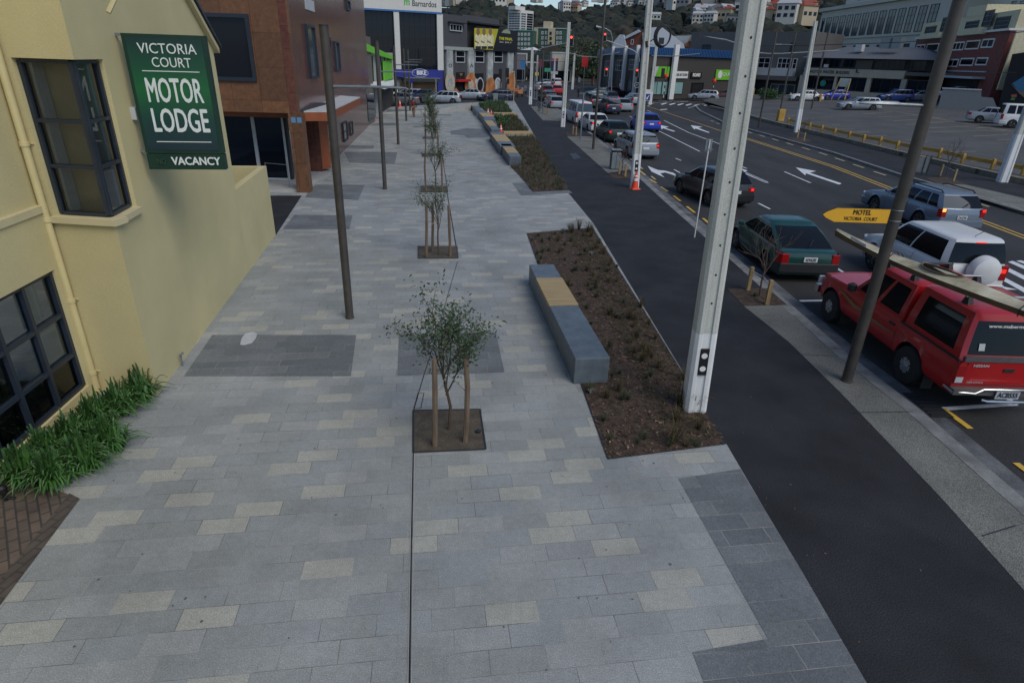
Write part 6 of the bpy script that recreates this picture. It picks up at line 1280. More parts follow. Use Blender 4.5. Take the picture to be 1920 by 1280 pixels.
        for s in (-1, 1):
            m2 = MB(); m2.box(s*(wb_+.02)-.02, s*(wb_+.12)+.02, cf-.42, cf-.36, zr+.0, zr+.03); m2.T = None; mo = m2.build('mirror', M['trim'], r); m3 = MB(); m3.T = Matrix.Translation((s*(wb_+.14), cf-.40, zr+.07)); m3.lathe([(.02, -.07), (.075, -.05), (.085, 0), (.07, .05), (.02, .065)], 8); m3.build('mirror_shell', P_, mo)
        if wiper: m2 = MB(); m2.tube([(0, cb-.015, zb+.12), (.22, cb+(rb-cb)*.25-.01, zb+.12+(H-zb)*.22)], .012, 4); m2.build('rear_wiper', M['trim'], r)
    pz = .66 if kind not in ('sedan', 'van') else .72
    if plate is not None:
        o = MB().box(-.18, .18, y0-.028, y0-.0, pz-.06, pz+.065).build('number_plate', M['plate'], r)
        if plate: text('plate_lettering', plate, .12, M['trim'], o, (0, y0-.031, pz), (1, 0, 0), (0, 0, 1), fit=.29, depth=.001, local=True, bold=.003)
    if rails:
        for s in (-1, 1): m2 = MB(); m2.tube([(s*wt*.9, rb+.1, H-.03), (s*wt*.9, rb+.22, H+.04), (s*wt*.9, rf-.5, H+.05), (s*wt*.9, rf-.35, H-.02)], .022, 6); m2.build('roof_rail', M['trim'], r, smooth=True)
    if aerial: m2 = MB(); m2.tube([(0, rb+.25, H-.01), (0, rb-.0, H+.18)], .008, 4); m2.build('aerial', M['trim'], r)
    if spare:
        m2 = MB(); m2.T = Matrix.Translation((.08, y0-.14, .95)) @ Matrix.Rotation(PI/2, 4, 'X'); m2.lathe([(.05, .17), (.22, .165), (.33, .12), (.37, .02), (.37, -.1), (.34, -.13)], 28); m2.build('spare_wheel_cover', P_, r, smooth=True)
    return r
def cp(px, py, z=RZ): p = G(px, py, z); return (p.x, p.y, z)
def cpp(px, py): p = GP(px, py); return (p.x, p.y, p.z)
H90 = rad(91)
"""place a car so that the ground point seen at the pixel is the middle of its rear edge (end=-1) or its centre"""
def rearpos(px, py, L, hd, gp=None): p = Vector(gp(px, py) if gp else cp(px, py)); return tuple(p+Vector((math.cos(hd), math.sin(hd), 0))*L/2)
def rearw(x, y, L, hd): return (x+math.cos(hd)*L/2, y+math.sin(hd)*L/2, RZ)
c_ = car('lift', 'green', (7.86, 17.88, RZ), rad(91), 'dark green liftback parked behind the bare tree in front of the red pickup', group='cars parked along the near kerb', lights='off', plate='ADH6285', bumper='black')
c_ = car('suv3', 'white', (11.32, 16.32, RZ), rad(91), 'white three-door off-roader with a white spare wheel cover on its tailgate', lights='on', spare=True, aerial=True, bumper=None, wiper=False)
c_ = car('wagon', 'blue_silver', (15.58, 23.9, RZ), rad(94), 'silver-blue estate car with black roof rails in the outer lane', lights='off', plate='DHZ90', rails=True, L=4.75)
bpy.data.objects[c_.name]
for s in (-1, 1): MB().box(s*.74-.06, s*.74+.06, -2.40, -2.375, .86, .96).build('indicator_lamp', M['lamp_amber'] if s < 0 else M['lamp_on'], c_)
c_ = car('hatch', 'black', (8.4, 26.85, RZ), rad(103), 'black hatchback pulling out beside the big concrete pole', lights='on', plate='')
c_ = car('wagon', 'silver', rearw(7.6, 37.7, 4.3, rad(97)), rad(97), 'silver estate car seen behind the cable pole, last of the kerbside queue', lights='on', plate='', L=4.3, aerial=True)
c_ = car('hatch', 'dgreen', rearw(7.15, 45.4, 4.1, rad(98)), rad(98), 'very dark green hatchback queued beside the bronze lamp pole', plate='')
c_ = car('sedan', 'white', rearw(6.5, 51.2, 4.5, rad(98)), rad(99), 'white saloon queued behind the white van', plate=None)
c_ = car('van', 'white', rearw(5.75, 57.3, 4.7, rad(98)), rad(99), 'white minibus with curtained side windows in the kerbside queue', cat='van', name='van', plate=None, glassm=M['glass_blue'])
c_ = car('hatch', 'blue', rearw(11.0, 53.5, 3.7, rad(96)), rad(96), 'bright blue small hatchback in the middle lane behind the cable pole', plate='', L=3.75)
c_ = car('suv', 'navy', rearw(10.2, 70.5, 4.2, rad(97)), rad(98), 'dark navy tall hatchback ahead in the middle lane', plate='', L=4.2)
c_ = car('sedan', 'silver', rearw(12.2, 74.6, 4.5, rad(97)), rad(98), 'silver saloon with lit brake lights in the middle lane')
c_ = car('suv', 'grey', rearpos(1120, 204, 4.4, rad(98)), rad(98), 'dark grey off-roader between the white van and the navy hatchback')
c_ = car('wagon', 'silver', rearpos(1196, 198, 4.5, rad(97)), rad(97), 'silver estate car at the front of the right-hand queue, half hidden by the cable pole')
c_ = car('hatch', 'navy', rearpos(1150, 194, 4.1, rad(98)), rad(98), 'dark blue hatchback waiting at the head of the middle queue')
c_ = car('sedan', 'teal', (*cp(1125, 182)[:2], RZ), rad(195), 'blue-grey saloon crossing the junction ahead of the queue', lights='off', plate=None)
c_ = car('hatch', 'maroon', (*cp(1153, 180)[:2], RZ), rad(10), 'dark maroon car crossing the junction beside the bus shelter', plate=None)
c_ = car('hatch', 'silver', rearpos(1045, 206, 4.1, rad(100)), rad(100), 'silver hatchback parked in the kerbside queue beyond the white van')
c_ = car('wagon', 'teal', rearpos(1033, 194, 4.4, rad(101)), rad(101), 'dark teal estate car beside the cycle stands', lights='off')
c_ = car('sedan', 'red', rearpos(1047, 178, 4.4, rad(100)), rad(100), 'red saloon ahead beyond the junction'); c_ = car('wagon', 'white', rearpos(1018, 172, 4.4, rad(101)), rad(101), 'small white estate car far along the street')
c_ = car('sedan', 'maroon', rearpos(1030, 180, 4.4, rad(101)), rad(101), 'dark red car left of the red saloon'); c_ = car('suv', 'white', rearpos(1046, 163.5, 4.4, rad(101)), rad(101), 'white off-roader far along the street, right of the pylon sign'); c_ = car('wagon', 'silver', rearpos(1026, 163.5, 4.4, rad(101)), rad(101), 'silver car far along the street, left of the pylon sign')
# cross street on the left
XS = 'cars on the cross street'
for kind, col, px, py, hd, lab, lt in [('suv', 'white', 716, 189, 186, 'white off-roader at the left end of the cross street', 'off'), ('sedan', 'grey', 749, 198, 188, 'grey silver saloon on the cross street behind the traffic cone', 'off'), ('wagon', 'silver', 762, 189, 187, 'silver estate car behind the grey saloon on the cross street', 'off'), ('hatch', 'navy', 789, 190, 187, 'dark hatchback half hidden behind the walking person', 'off'),
                         ('wagon', 'silver', 828, 194, 187, 'pale silver-green estate car on the cross street behind the saplings', 'off'), ('sedan', 'silver', 880, 187, 187, 'silver-blue saloon in front of the mural building', 'off'), ('wagon', 'navy', 930, 190, 187, 'dark blue estate car at the corner of the mural building', 'off')]:
    car(kind, col, cp(px, py), rad(hd), lab, group=XS, lights=lt, plate=None, rails=(px == 930))
# right-hand street and car park
def hp(px, py, z): p = G(px, py, z); return (p.x, p.y, z)
car('wagon', 'silver', hp(1317, 187, .1), rad(172), 'light silver estate car in front of the art studio shops', group='cars beyond the junction on the right', lights='off', plate=None); car('hatch', 'maroon', hp(1356, 186, .15), rad(172), 'dark red hatchback partly hidden by the big concrete pole', group='cars beyond the junction on the right', lights='off', plate=None)
CG = 'cars in the car park'
car('sedan', 'white', cpp(1509, 189), rad(175), 'white saloon left of the blue hatchback in the car park', group=CG, lights='off', plate=None); car('hatch', 'blue', cpp(1562, 187), rad(178), 'bright blue hatchback under the leaning timber board', group=CG, lights='off', plate=None)
car('wagon', 'silver', cpp(1608, 206), rad(170), 'silver estate car standing alone in the middle of the car park', group=CG, lights='off', plate=None); car('suv', 'midblue', cpp(1676, 191), rad(175), 'blue people carrier in front of the master builders', group=CG, lights='off', plate=None)
car('sedan', 'silver', cpp(1722, 190), rad(172), 'silver coupe right of the blue people carrier', group=CG, lights='off', plate=None); car('sedan', 'silver', cpp(1862, 231), rad(-28), 'silver saloon with its tail towards the road at the right of the car park', group=CG, lights='off', plate=None)
car('van', 'white', cpp(1924, 240), rad(-20), 'white van cut off by the right edge of the picture', cat='van', name='van', group=CG, lights='off', plate=None)
for px, lab in ((1768, 'silver car behind the left end of the retaining wall'), (1804, 'pale green car behind the retaining wall')): q = GP(px, 203)+Vector((5, 6, 0)); car('sedan', 'silver', (q.x, q.y, q.z+1.0), rad(170), lab, group='cars behind the retaining wall', lights='off', plate=None)
# ---- red double-cab pickup with canopy
PK = root('pickup', 'red double-cab pickup with a red canopy parked by the kerb', 'pickup', (8.22, 11.52, RZ), rad(1.2), 'cars parked along the near kerb')
def pickup(r):
    L, W = 4.9, 1.80; y0 = -L/2; P_ = CP_['red']; wys = (y0+1.12, y0+1.12+2.95); wr = .36; ar = .43
    top = [(y0, 1.0), (y0+1.72, 1.0), (y0+3.42, 1.0), (y0+3.6, 1.03), (L/2-.35, .98), (L/2-.1, .92), (L/2, .76)]
    def halfw(y): t = max(0, (abs(y)-(L/2-.5))/.5); return W/2*(1-(.14 if y > 0 else .02)*t**2.4)+.025*sum(math.exp(-((y-wy)/.42)**4) for wy in wys)
    def arch(y): return max([0]+[wr+math.sqrt(ar*ar-(y-wy)**2) for wy in wys if abs(y-wy) < ar])
    ys = sorted(set([y0+L*i/48 for i in range(49)]+[wy+ar*math.cos(PI*i/18) for wy in wys for i in range(19)]+[L/2-.03, L/2-.08])); yy = [ys[0]]
    for y in ys[1:]:
        if y-yy[-1] > .008: yy.append(y)
    rows = []
    for y in yy:
        w = halfw(y); bt = interp(top, y); a = arch(y); lo = .40; z = [lo, lo+.06, .62, bt-.26, bt-.08, bt]; x = [w*.95, w*.985, w, w*.985, w*.965, w*.925]
        if a > lo: z = [min(max(zz, a+.006*k), bt-.03+.004*k) for k, zz in enumerate(z)]; x[0] = w
        hx = list(zip(x, z))+[(w*.7, bt+.015), (w*.35, bt+(.04 if y > 1 else .02)), (0, bt+(.05 if y > 1 else .02))]; rows.append([(-p, y, q) for p, q in hx]+[(p, y, q) for p, q in hx[::-1][1:]])
    mb = MB(); mb.grid(rows); ns = len(rows[0]); nb = len(mb.v); mb.f.append(list(range(ns))[::-1]); mb.m.append(0); mb.f.append([nb-ns+i for i in range(ns)]); mb.m.append(0); mb.build('body', P_, r, smooth=True)
    MB().box(-W/2+.14, W/2-.14, y0+.1, L/2-.1, .34, .8).build('underbody', M['trim'], r)
    def box_house(yr0, yf0, yr1, yf1, zb, zt, w0, w1, wins, rearwin, frontwin, nm, crown=.04):
        frs = sorted({.0, 1.0, .03, .97} | {v for w_ in wins for v in w_}); ts = [0, .14, .3, .7, .86, 1.0]; lps = []
        for t in ts:
            yr, yf = yr0+(yr1-yr0)*t, yf0+(yf1-yf0)*t; w = w0+(w1-w0)*t**1.4; z = zb+(zt-zb)*t
            F = [(x*w, yf-.08*x*x) for x in (-.9, -.5, 0, .5, .9)]; Rt = [(w, yr+.05+(yf-.13-yr-.05)*f) for f in frs[::-1]]; Rr = [(x*w, yr+.02*x*x) for x in (.9, .45, 0, -.45, -.9)]; Lf = [(-w, y) for _, y in Rt[::-1]]
            lps.append([(x, y, z) for x, y in F+Rt+Rr+Lf])
        N = len(lps[0]); yc = (yr1+yf1)/2
        for k, dz in ((.94, .028), (.6, .045), (.25, .05)): lps.append([(x*k, yc+(y-yc)*k, zt+dz) for x, y, z in lps[5]])
        V = [p for l_ in lps for p in l_]; nf = 5; nsd = len(frs); parts = {nm: [], 'windscreen': [], 'rear_window': [], 'side_window': []}
        for i in range(len(lps)-1):
            for k in range(N):
                f = (i*N+k, i*N+(k+1) % N, (i+1)*N+(k+1) % N, (i+1)*N+k); key = nm
                if 1 <= i < 4 or (i == 0 and k < 4 and frontwin):
                    if k < 4 and frontwin: key = 'windscreen'
                    elif nf+nsd <= k < nf+nsd+4 and rearwin: key = 'rear_window'
                    elif nf <= k < nf+nsd-1:
                        a = frs[::-1][k-nf]; b = frs[::-1][k-nf+1]; mid = (a+b)/2
                        if any(w_[0] < mid < w_[1] for w_ in wins): key = 'side_window'
                    elif nf+nsd+5 <= k < N-1:
                        j = k-(nf+nsd+5); mid = (frs[j]+frs[j+1])/2
                        if any(w_[0] < mid < w_[1] for w_ in wins): key = 'side_window'
                parts[key].append(f)
        parts[nm].append([(len(lps)-1)*N+k for k in range(N)])
        for key, fs in parts.items():
            groups = [fs] if key != 'side_window' else [[f for f in fs if V[f[0]][0] < 0], [f for f in fs if V[f[0]][0] > 0]]
            for g_ in groups:
                if not g_: continue
                u_ = sorted({i for f in g_ for i in f}); mp = {a: b for b, a in enumerate(u_)}; m2 = MB(); m2.add([V[i] for i in u_], [[mp[i] for i in f] for f in g_]); m2.build(key, P_ if key == nm else M['carglass'], r, smooth=key == nm)
    box_house(y0+1.66, y0+3.62, y0+1.74, y0+2.95, .97, 1.68, .83, .68, [(.08, .47), (.54, .93)], False, True, 'cab')
    box_house(y0-.0, y0+1.70, y0+.20, y0+1.66, .995, 1.76, .86, .70, [(.12, .86)], True, False, 'canopy')
    for s in (-1, 1): MB().box(s*.865-.012, s*.865+.012, y0+.02, y0+1.68, .985, 1.02).build('canopy_seal', M['trim'], r)
    MB().box(-.80, .80, y0-.014, y0+.02, 1.0, 1.09).build('rear_ledge', mat('ledge_grey', (.08, .08, .085), .6), r)
    for wy in wys:
        for s in (-1, 1):
            x = s*(W/2-.09); tw = .12; t = MB(); t.lathe([(wr*.6, -tw), (wr*.94, -tw*.95), (wr, -tw*.6), (wr, tw*.6), (wr*.94, tw*.95), (wr*.64, tw)], 26, axis='x'); wo = t.build('wheel', M['tyre'], r, smooth=True, loc=(x, wy, wr))
            q = MB(); o = s*(tw-.02); q.add([(o, 0, 0)]+[(o, wr*.64*math.cos(a*PI/10), wr*.64*math.sin(a*PI/10)) for a in range(20)], [(0, 1+a, 1+(a+1) % 20) for a in range(20)], 1)
            for a in range(6):
                th_ = 2*PI*a/6+.2; c_, s_ = math.cos(th_), math.sin(th_); pts = []
                for rr, hw, dx_ in ((.02, .04, .03), (wr*.6, .06, .014)): pts += [(o+s*dx_, c_*rr-s_*hw, s_*rr+c_*hw), (o+s*dx_, c_*rr+s_*hw, s_*rr-c_*hw)]
                q.add(pts, [(0, 1, 3, 2)], 0)
            q.grid([[(o+s*.015, rr*math.cos(a*PI/12), rr*math.sin(a*PI/12)) for a in range(24)] for rr in (wr*.55, wr*.67)], 0, closed=True); q.lathe([(.06, o-.0), (.06, o+s*.045), (.04, o+s*.05)], 12, 0, axis='x'); q.build('rim', [M['rim'], M['trim']], wo)
            MB().box(s*(W/2-.22), s*(W/2-.02), wy-ar-.06, wy-ar-.045, .14, .5).build('mud_flap', M['trim'], r)
    # tailgate furniture
    for s in (-1, 1):
        lo = MB().box(s*.80-.07, s*.80+.075, y0-.022, y0+.05, .60, .93).build('tail_light', M['lamp_red'], r); MB().box(s*.80-.06, s*.80+.065, y0-.028, y0-.02, .62, .72).build('reversing_lens', M['lamp_clear'], lo)
    m2 = MB()
    for x in (-.72, .72): m2.box(x-.004, x+.004, y0-.008, y0, .58, .98)
    m2.box(-.72, .72, y0-.008, y0, .575, .582); m2.build('tailgate_seam', M['trim'], r)
    MB().box(-.09, .09, y0-.012, y0, .82, .88).build('tailgate_handle', M['trim'], r)
    m2 = MB(); m2.box(-.9, .9, y0-.13, y0-.01, .44, .54); bo = m2.build('rear_bumper', mat('bumper_grey', (.10, .09, .09), .5), r)
    m2 = MB(); m2.tube([(-.92, y0+.1, .5), (-.9, y0-.1, .48), (-.55, y0-.15, .48), (-.42, y0-.15, .56), (.42, y0-.15, .56), (.55, y0-.15, .48), (.9, y0-.1, .48), (.92, y0+.1, .5)], .022, 8); m2.tube([(-.42, y0-.17, .38), (-.34, y0-.2, .37), (.34, y0-.2, .37), (.42, y0-.17, .38)], .025, 8); m2.build('step_bar', M['chrome'], r, smooth=True)
    po = MB().box(-.2, .2, y0-.165, y0-.15, .40, .54).build('number_plate', mat('plate_silver', (.35, .38, .42), .5, var=0), r); text('plate_lettering', 'ACB555', .13, M['trim'], po, (0, y0-.168, .47), (1, 0, 0), (0, 0, 1), fit=.34, depth=.001, local=True, bold=.004)
    text('tailgate_lettering', 'NISSAN', .06, M['white_dull'], r, (-.5, y0-.012, .93), (1, 0, 0), (0, 0, 1), fit=.26, depth=.002, local=True, bold=.002); text('tailgate_lettering', 'NAVARA', .04, M['white_dull'], r, (-.5, y0-.012, .62), (1, 0, 0), (0, 0, 1), fit=.28, depth=.002, local=True)
    # lettering and stickers on the canopy rear glass (leaning plane)
    a = Vector((0, y0+.0, .995)); b = Vector((0, y0+.20, 1.76)); ez = (b-a).normalized(); nrm = Vector((1, 0, 0)).cross(ez)
    def onrear(x, t): return Vector((x, 0, 0))+a.lerp(b, t)+nrm*.006
    text('window_lettering', 'www.mabermotors.co.nz', .075, M['white'], r, onrear(.03, .76), (1, 0, 0), ez, fit=1.05, depth=.001, local=True, bold=.002)
    m2 = MB(); c = onrear(-.55, .24); m2.add([c+Vector((-.05, 0, 0)), c+Vector((.05, 0, 0)), c+Vector((.05, 0, 0))+ez*.12, c+Vector((-.05, 0, 0))+ez*.12], [(0, 1, 2, 3)]); m2.build('window_sticker', M['white_dull'], r)
    # side graphics, door seams, handles
    gold = mat('side_stripe', (.22, .13, .06), .5)
    for s in (-1, 1):
        sm = MB()
        def sx(y, z): return s*(halfw(y)*.992+.004)
        pts = [(y0+3.9, .88), (y0+3.6, .80), (y0+3.2, .72), (y0+2.9, .74), (y0+2.5, .70), (y0+2.0, .71), (y0+1.72, .74)]; wd = [.01, .07, .09, .05, .07, .04, .01]
        sm.grid([[(sx(y, z), y, z-w_/2) for (y, z), w_ in zip(pts, wd)], [(sx(y, z), y, z+w_/2) for (y, z), w_ in zip(pts, wd)]]); sm.grid([[(sx(y, .8), y, .80-(y0+1.6-y)*.05) for y in (y0+1.6, y0+1.1, y0+.6)], [(sx(y, .8), y, .812-(y0+1.6-y)*.05) for y in (y0+1.6, y0+1.1, y0+.6)]]); sm.build('side_stripe', gold, r)
    sm = MB()
    for s in (-1, 1):
        for y in (y0+1.7, y0+2.62, y0+3.5): w = halfw(y); sm.add([(s*(w*.987+.003), y-.006, .46), (s*(w*.987+.003), y+.006, .46), (s*(w+.003), y+.006, .7), (s*(w+.003), y-.006, .7), (s*(w*.93+.004), y+.006, .99), (s*(w*.93+.004), y-.006, .99)], [(0, 1, 2, 3), (3, 2, 4, 5)])
    sm.build('door_seam', M['trim'], r)
    for s in (-1, 1):
        for y in (y0+1.8, y0+2.7): MB().box(s*(halfw(y)*.975)-.02, s*(halfw(y)*.975)+.015, y, y+.16, .86, .90).build('door_handle', M['trim'], r)
        m3 = MB(); m3.T = Matrix.Translation((s*.98, y0+3.3, 1.1)); m3.lathe([(.02, -.1), (.09, -.07), (.095, .06), (.02, .1)], 8); m3.build('mirror', M['trim'], r, smooth=True)
        MB().box(s*.72-.14, s*.72+.14, L/2-.06, L/2+.01, .66, .82).build('headlight', M['lamp_clear'], r)
    MB().box(-.85, .85, L/2-.05, L/2+.1, .42, .6).build('front_bumper', M['chrome'], r)
    # roof racks: two bars over the cab, one over the canopy, with black feet
    for y, z in ((y0+2.85, 1.74), (y0+2.05, 1.76), (y0+.62, 1.86)):
        m2 = MB(); m2.tube([(-.66, y, z+.06), (.66, y, z+.06)], .022, 8); bo = m2.build('rack_bar', M['rim'] if y < 0 else M['trim'], r, smooth=True)
        for s in (-1, 1): m3 = MB(); m3.hull([(s*.60-.05, y-.09, z-.10), (s*.60+.07, y-.09, z-.12), (s*.60+.07, y+.09, z-.12), (s*.60-.05, y+.09, z-.10)], [(s*.60-.04, y-.04, z+.06), (s*.60+.03, y-.04, z+.06), (s*.60+.03, y+.04, z+.06), (s*.60-.04, y+.04, z+.06)]); m3.build('rack_foot', M['trim'], bo)
pickup(PK)
# ---- long weathered kayak strapped on top
ka, kb = Vector((6.95, 13.95, 0)), None
K0 = G(1568, 437, 2.15); K1 = G(1925, 592, 1.93)
kd = (K1-K0).normalized(); KY = root('kayak', 'long weathered cream and brown kayak strapped on the pickup roof', 'kayak', (K0.x, K0.y, 1.93), math.atan2(kd.y, kd.x))
kt = mat('kayak_deck', (.36, .31, .18), .5, var=.3, scale=2.5, c2=(.46, .43, .32)); kh = mat('kayak_hull', (.13, .085, .045), .5, var=.3, scale=3); LK = 6.0
rows = []
for i in range(41):
    t = i/40; w = .235*math.sin(PI*min(1, max(0, t*.97+.015)))**.72+.012; up = .16*(1-t*2.2)**2 if t < .45 else .1*max(0, t-.7)**2; z0 = up; h = .125+.07*math.exp(-((t-.44)/.16)**2); x = LK*t
    rows.append([(x, -w, z0+.13), (x, -w*.8, z0+.03), (x, -w*.3, z0), (x, w*.3, z0), (x, w*.8, z0+.03), (x, w, z0+.13), (x, w*.55, z0+h), (x, 0, z0+h+.035), (x, -w*.55, z0+h)])
mb = MB(); nK = 9
for i in range(40):
    for k in range(nK): mb.f.append([i*nK+k, i*nK+(k+1) % nK, (i+1)*nK+(k+1) % nK, (i+1)*nK+k]); mb.m.append(1 if k < 6 or k == 8 and False else 0)
mb.v = [Vector(p) for r_ in rows for p in r_]; mb.f += [list(range(nK)), [40*nK+k for k in range(nK)]]; mb.m += [1, 1]; mb.build('hull', [kt, kh], KY, smooth=True)
zk = .13+.07+.03; mb = MB(); cx = LK*.40; mb.add([(cx+.36*math.cos(a*PI/14)+.05, .15*math.sin(a*PI/14)*(1-.25*math.cos(a*PI/14)), zk+.012-abs(math.sin(a*PI/14))*.035) for a in range(28)], [tuple(range(28))]); mb.build('cockpit', mat('cockpit_dark', (.008, .006, .005), .95, spec=.1), KY)
mb = MB(); mb.tube([(cx+.38*math.cos(a*PI/14)+.05, .165*math.sin(a*PI/14)*(1-.25*math.cos(a*PI/14)), zk+.014-abs(math.sin(a*PI/14))*.04) for a in range(29)], .014, 6); mb.build('cockpit_rim', kh, KY, smooth=True)
for x, c in ((LK*.235, M['trim']), (LK*.25, M['trim']), (LK*.66, M['trim']), (LK*.675, M['sign_yellow'])): mb = MB(); w = .235*math.sin(PI*x/LK)**.72+.02; mb.tube([(x, -w, .02), (x, -w, .14), (x, -w*.5, .235), (x, 0, .262), (x, w*.5, .235), (x, w, .14), (x, w, .02)], .009, 4); mb.build('strap', c, KY)
mb = MB(); mb.box(.55, .95, -.09, -.085, .24, .30); mb.T = None; w_ = .12; 
mb = MB(); mb.add([(.5, -.125, .25), (.95, -.175, .20), (.95, -.165, .25), (.5, -.115, .29)], [(0, 1, 2, 3)]); mb.build('bow_sticker', M['white_dull'], KY)
mb = MB(); mb.grid([[(LK*.74+.07*k*math.cos(a*PI/8), .07*k*math.sin(a*PI/8), .222) for a in range(16)] for k in (.75, 1)], closed=True); mb.build('round_decal', kh, KY)
# ------------------------------------------------------------------ street furniture
def cone(px, py, lab, z=0, h=.75, base=None):
    p = base or G(px, py, z); r = root('traffic_cone', lab, 'traffic cone', p, random.random(), 'orange traffic cones')
    k = h/.75; mb = MB(); a = .2*k; mb.hull([(-a, -a, 0), (a, -a, 0), (a, a, 0), (-a, a, 0)], [(-a*.9, -a*.9, .035), (a*.9, -a*.9, .035), (a*.9, a*.9, .035), (-a*.9, a*.9, .035)]); mb.lathe([(.16*k, .03), (.15*k, .06), (.028*k, h)], 20); mb.build('cone_body', M['orange_cone'], r, smooth=True)
    for z0, z1 in ((.36, .47), (.54, .60)): mb = MB(); f = lambda z: (.15-(.122)*(z-.06)/.69)*k+.003; mb.grid([[(f(z)*math.cos(a*PI/10), f(z)*math.sin(a*PI/10), z*k) for a in range(20)] for z in (z0, z1)], closed=True); mb.build('reflective_band', M['refl'], r, smooth=True)
cone(1190, 354, 'orange traffic cone in front of the concrete pole with the cable coil'); cone(939, 252, 'orange traffic cone between the far bench blocks', base=G(939, 252)); cone(915, 218, 'orange traffic cone beside the farthest green shrub'); cone(701, 228, 'orange traffic cone by the dark shop pillar on the left'); cone(750, 201, 'orange traffic cone in front of the grey saloon on the cross street'); cone(921, 216, 'small orange traffic cone half hidden behind the low shrub', h=.5)
# litter bin
p = G(1152, 317); r = root('litter_bin', 'stainless steel litter bin with a raised lid on the verge', 'litter bin', p, rad(5))
mb = MB(); mb.box(-.24, .24, -.24, .24, .04, .86); mb.build('casing', M['galv'], r, bevel=.015); MB().box(-.2, .2, -.2, .2, .0, .97).build('liner', M['dark_metal'], r); MB().box(-.27, .27, -.27, .27, .97, 1.02).build('lid', M['galv'], r, bevel=.01); MB().box(-.01, .01, -.245, -.241, .06, .84).build('door_seam', M['dark_metal'], r)
# posts and signs
def post(px, py, tpx, tpy, name, lab, cat, r=.035, m='galv', panel=None, pm=None, pd=.02):
    b = G(px, py); h = ZH(tpx, tpy, b); ro = root(name, lab, cat, b); mb = MB(); mb.tube([(0, 0, 0), (0, 0, h)], r, 10); mb.build('post', M[m], ro, smooth=True)
    if panel: w, z0, z1 = panel; MB().box(-w/2, w/2, -r-.02, -r, h-z0, h-z1).build('sign_panel', pm or M['white_dull'], ro)
    return ro, h
ro, h = post(1302, 445, 1327, 262, 'parking_sign', 'slim white post with a small parking sign seen from behind, by the black hatchback', 'sign', .022, 'white'); MB().box(-.1, .1, .02, .035, h-.36, h+.02).build('sign_panel', M['galv'], ro); MB().box(-.12, .12, -.03, -.022, h-.3, h-.27).build('clamp', M['galv'], ro)
ro, h = post(1088, 262, 1094, 176, 'steel_post', 'short thick galvanised post with a flat cap on the verge, left of the white saloon', 'post', .06); MB().box(-.3, .12, -.06, .06, h, h+.05).build('cap_arm', M['galv'], ro)
post(893, 184, 893, 148, 'sign_post', 'thin white sign post in front of the silver-blue saloon', 'sign', .03, 'white', (.35, .55, .0)); post(818, 182, 818, 149, 'sign_post', 'thin white post behind the sapling row at the cross street', 'post', .03, 'white')
ro, h = post(773, 186, 773, 152, 'cycle_sign', 'blue disc sign on a thin pale post beyond the walking person', 'sign', .03, 'white'); mb = MB(); mb.T = Matrix.Translation((0, -.04, h)) @ Matrix.Rotation(PI/2, 4, 'X'); mb.lathe([(.25, 0), (.25, .02)], 16); mb.build('disc', m_blue, ro)
ro, h = post(1213, 196, 1214, 174, 'keep_left_sign', 'white board with a blue arrow panel in front of the far concrete pole', 'sign', .03, 'galv'); MB().box(-.35, .35, -.06, -.04, h-1.0, h+.4).build('board', M['white'], ro); MB().box(-.3, .3, -.075, -.062, h-.95, h-.15).build('arrow_panel', m_blue, ro); mb = MB(); mb.add([(-.18, -.08, h-.85), (-.18, -.08, h-.5), (-.1, -.08, h-.6), (.14, -.08, h-.28), (.2, -.08, h-.36), (-.02, -.08, h-.7), (.06, -.08, h-.8)], [tuple(range(7))]); mb.build('arrow', M['white'], ro)
post(1085, 165, 1085, 145, 'sign_post', 'small pale sign on a post beyond the junction, right of the far white-footed pole', 'sign', .04, 'galv', (.5, .9, 0)); post(1093, 170, 1094, 140, 'sign_post', 'thin galvanised post beyond the junction', 'post', .04, 'galv')
p = G(929, 191); tag(MB().box(-.28, .28, -.25, .25, 0, 1.0).build('control_cabinet', mat('cabinet_grey', (.2, .22, .2), .6), loc=p, bevel=.02), 'grey traffic control cabinet at the corner in front of the dark blue estate car', 'cabinet')
# traffic signals
def head(parent, c, on='red', back=False, big=1.0, wpx=None):
    """signal head with backing board; faces the camera unless back"""
    c = Vector(c); bo = MB(); w, h = .22*big, .52*big; s = 1 if back else -1
    bo.hull([c+Vector((-w, 0, -h)), c+Vector((w, 0, -h)), c+Vector((w, .04, -h)), c+Vector((-w, .04, -h))], [c+Vector((-w, 0, h)), c+Vector((w, 0, h)), c+Vector((w, .04, h)), c+Vector((-w, .04, h))]); o = bo.build('signal_head', M['black'], parent, world=True)
    rim = MB(); rim.tube([c+Vector((-w, -.01, -h)), c+Vector((w, -.01, -h)), c+Vector((w, -.01, h)), c+Vector((-w, -.01, h)), c+Vector((-w, -.01, -h))], .02, 4)
    if not back: rim.build('white_border', M['white_dull'], o, world=True)
    for i, col in enumerate(('red', 'amber', 'green')):
        cc = c+Vector((0, s*.05, h*.62-i*h*.62)); mb = MB(); mb.add([cc+Vector((.12*big*math.cos(a*PI/8), 0, .12*big*math.sin(a*PI/8))) for a in range(16)], [tuple(range(16))])
        if not back: mb.build('lens', M['sig_red'] if (col == 'red' and on == 'red') else M['trim'], o, world=True)
        mb = MB(); mb.grid([[cc+Vector((.135*big*math.cos(a*PI/8), s*k, .135*big*math.sin(a*PI/8))) for a in range(0, 9)] for k in (0, .16)]); mb.build('visor', M['black'], o, world=True)
M['sig_red'] = mat('signal_red', (1, .06, .04), .3, var=0, emit=2.0)
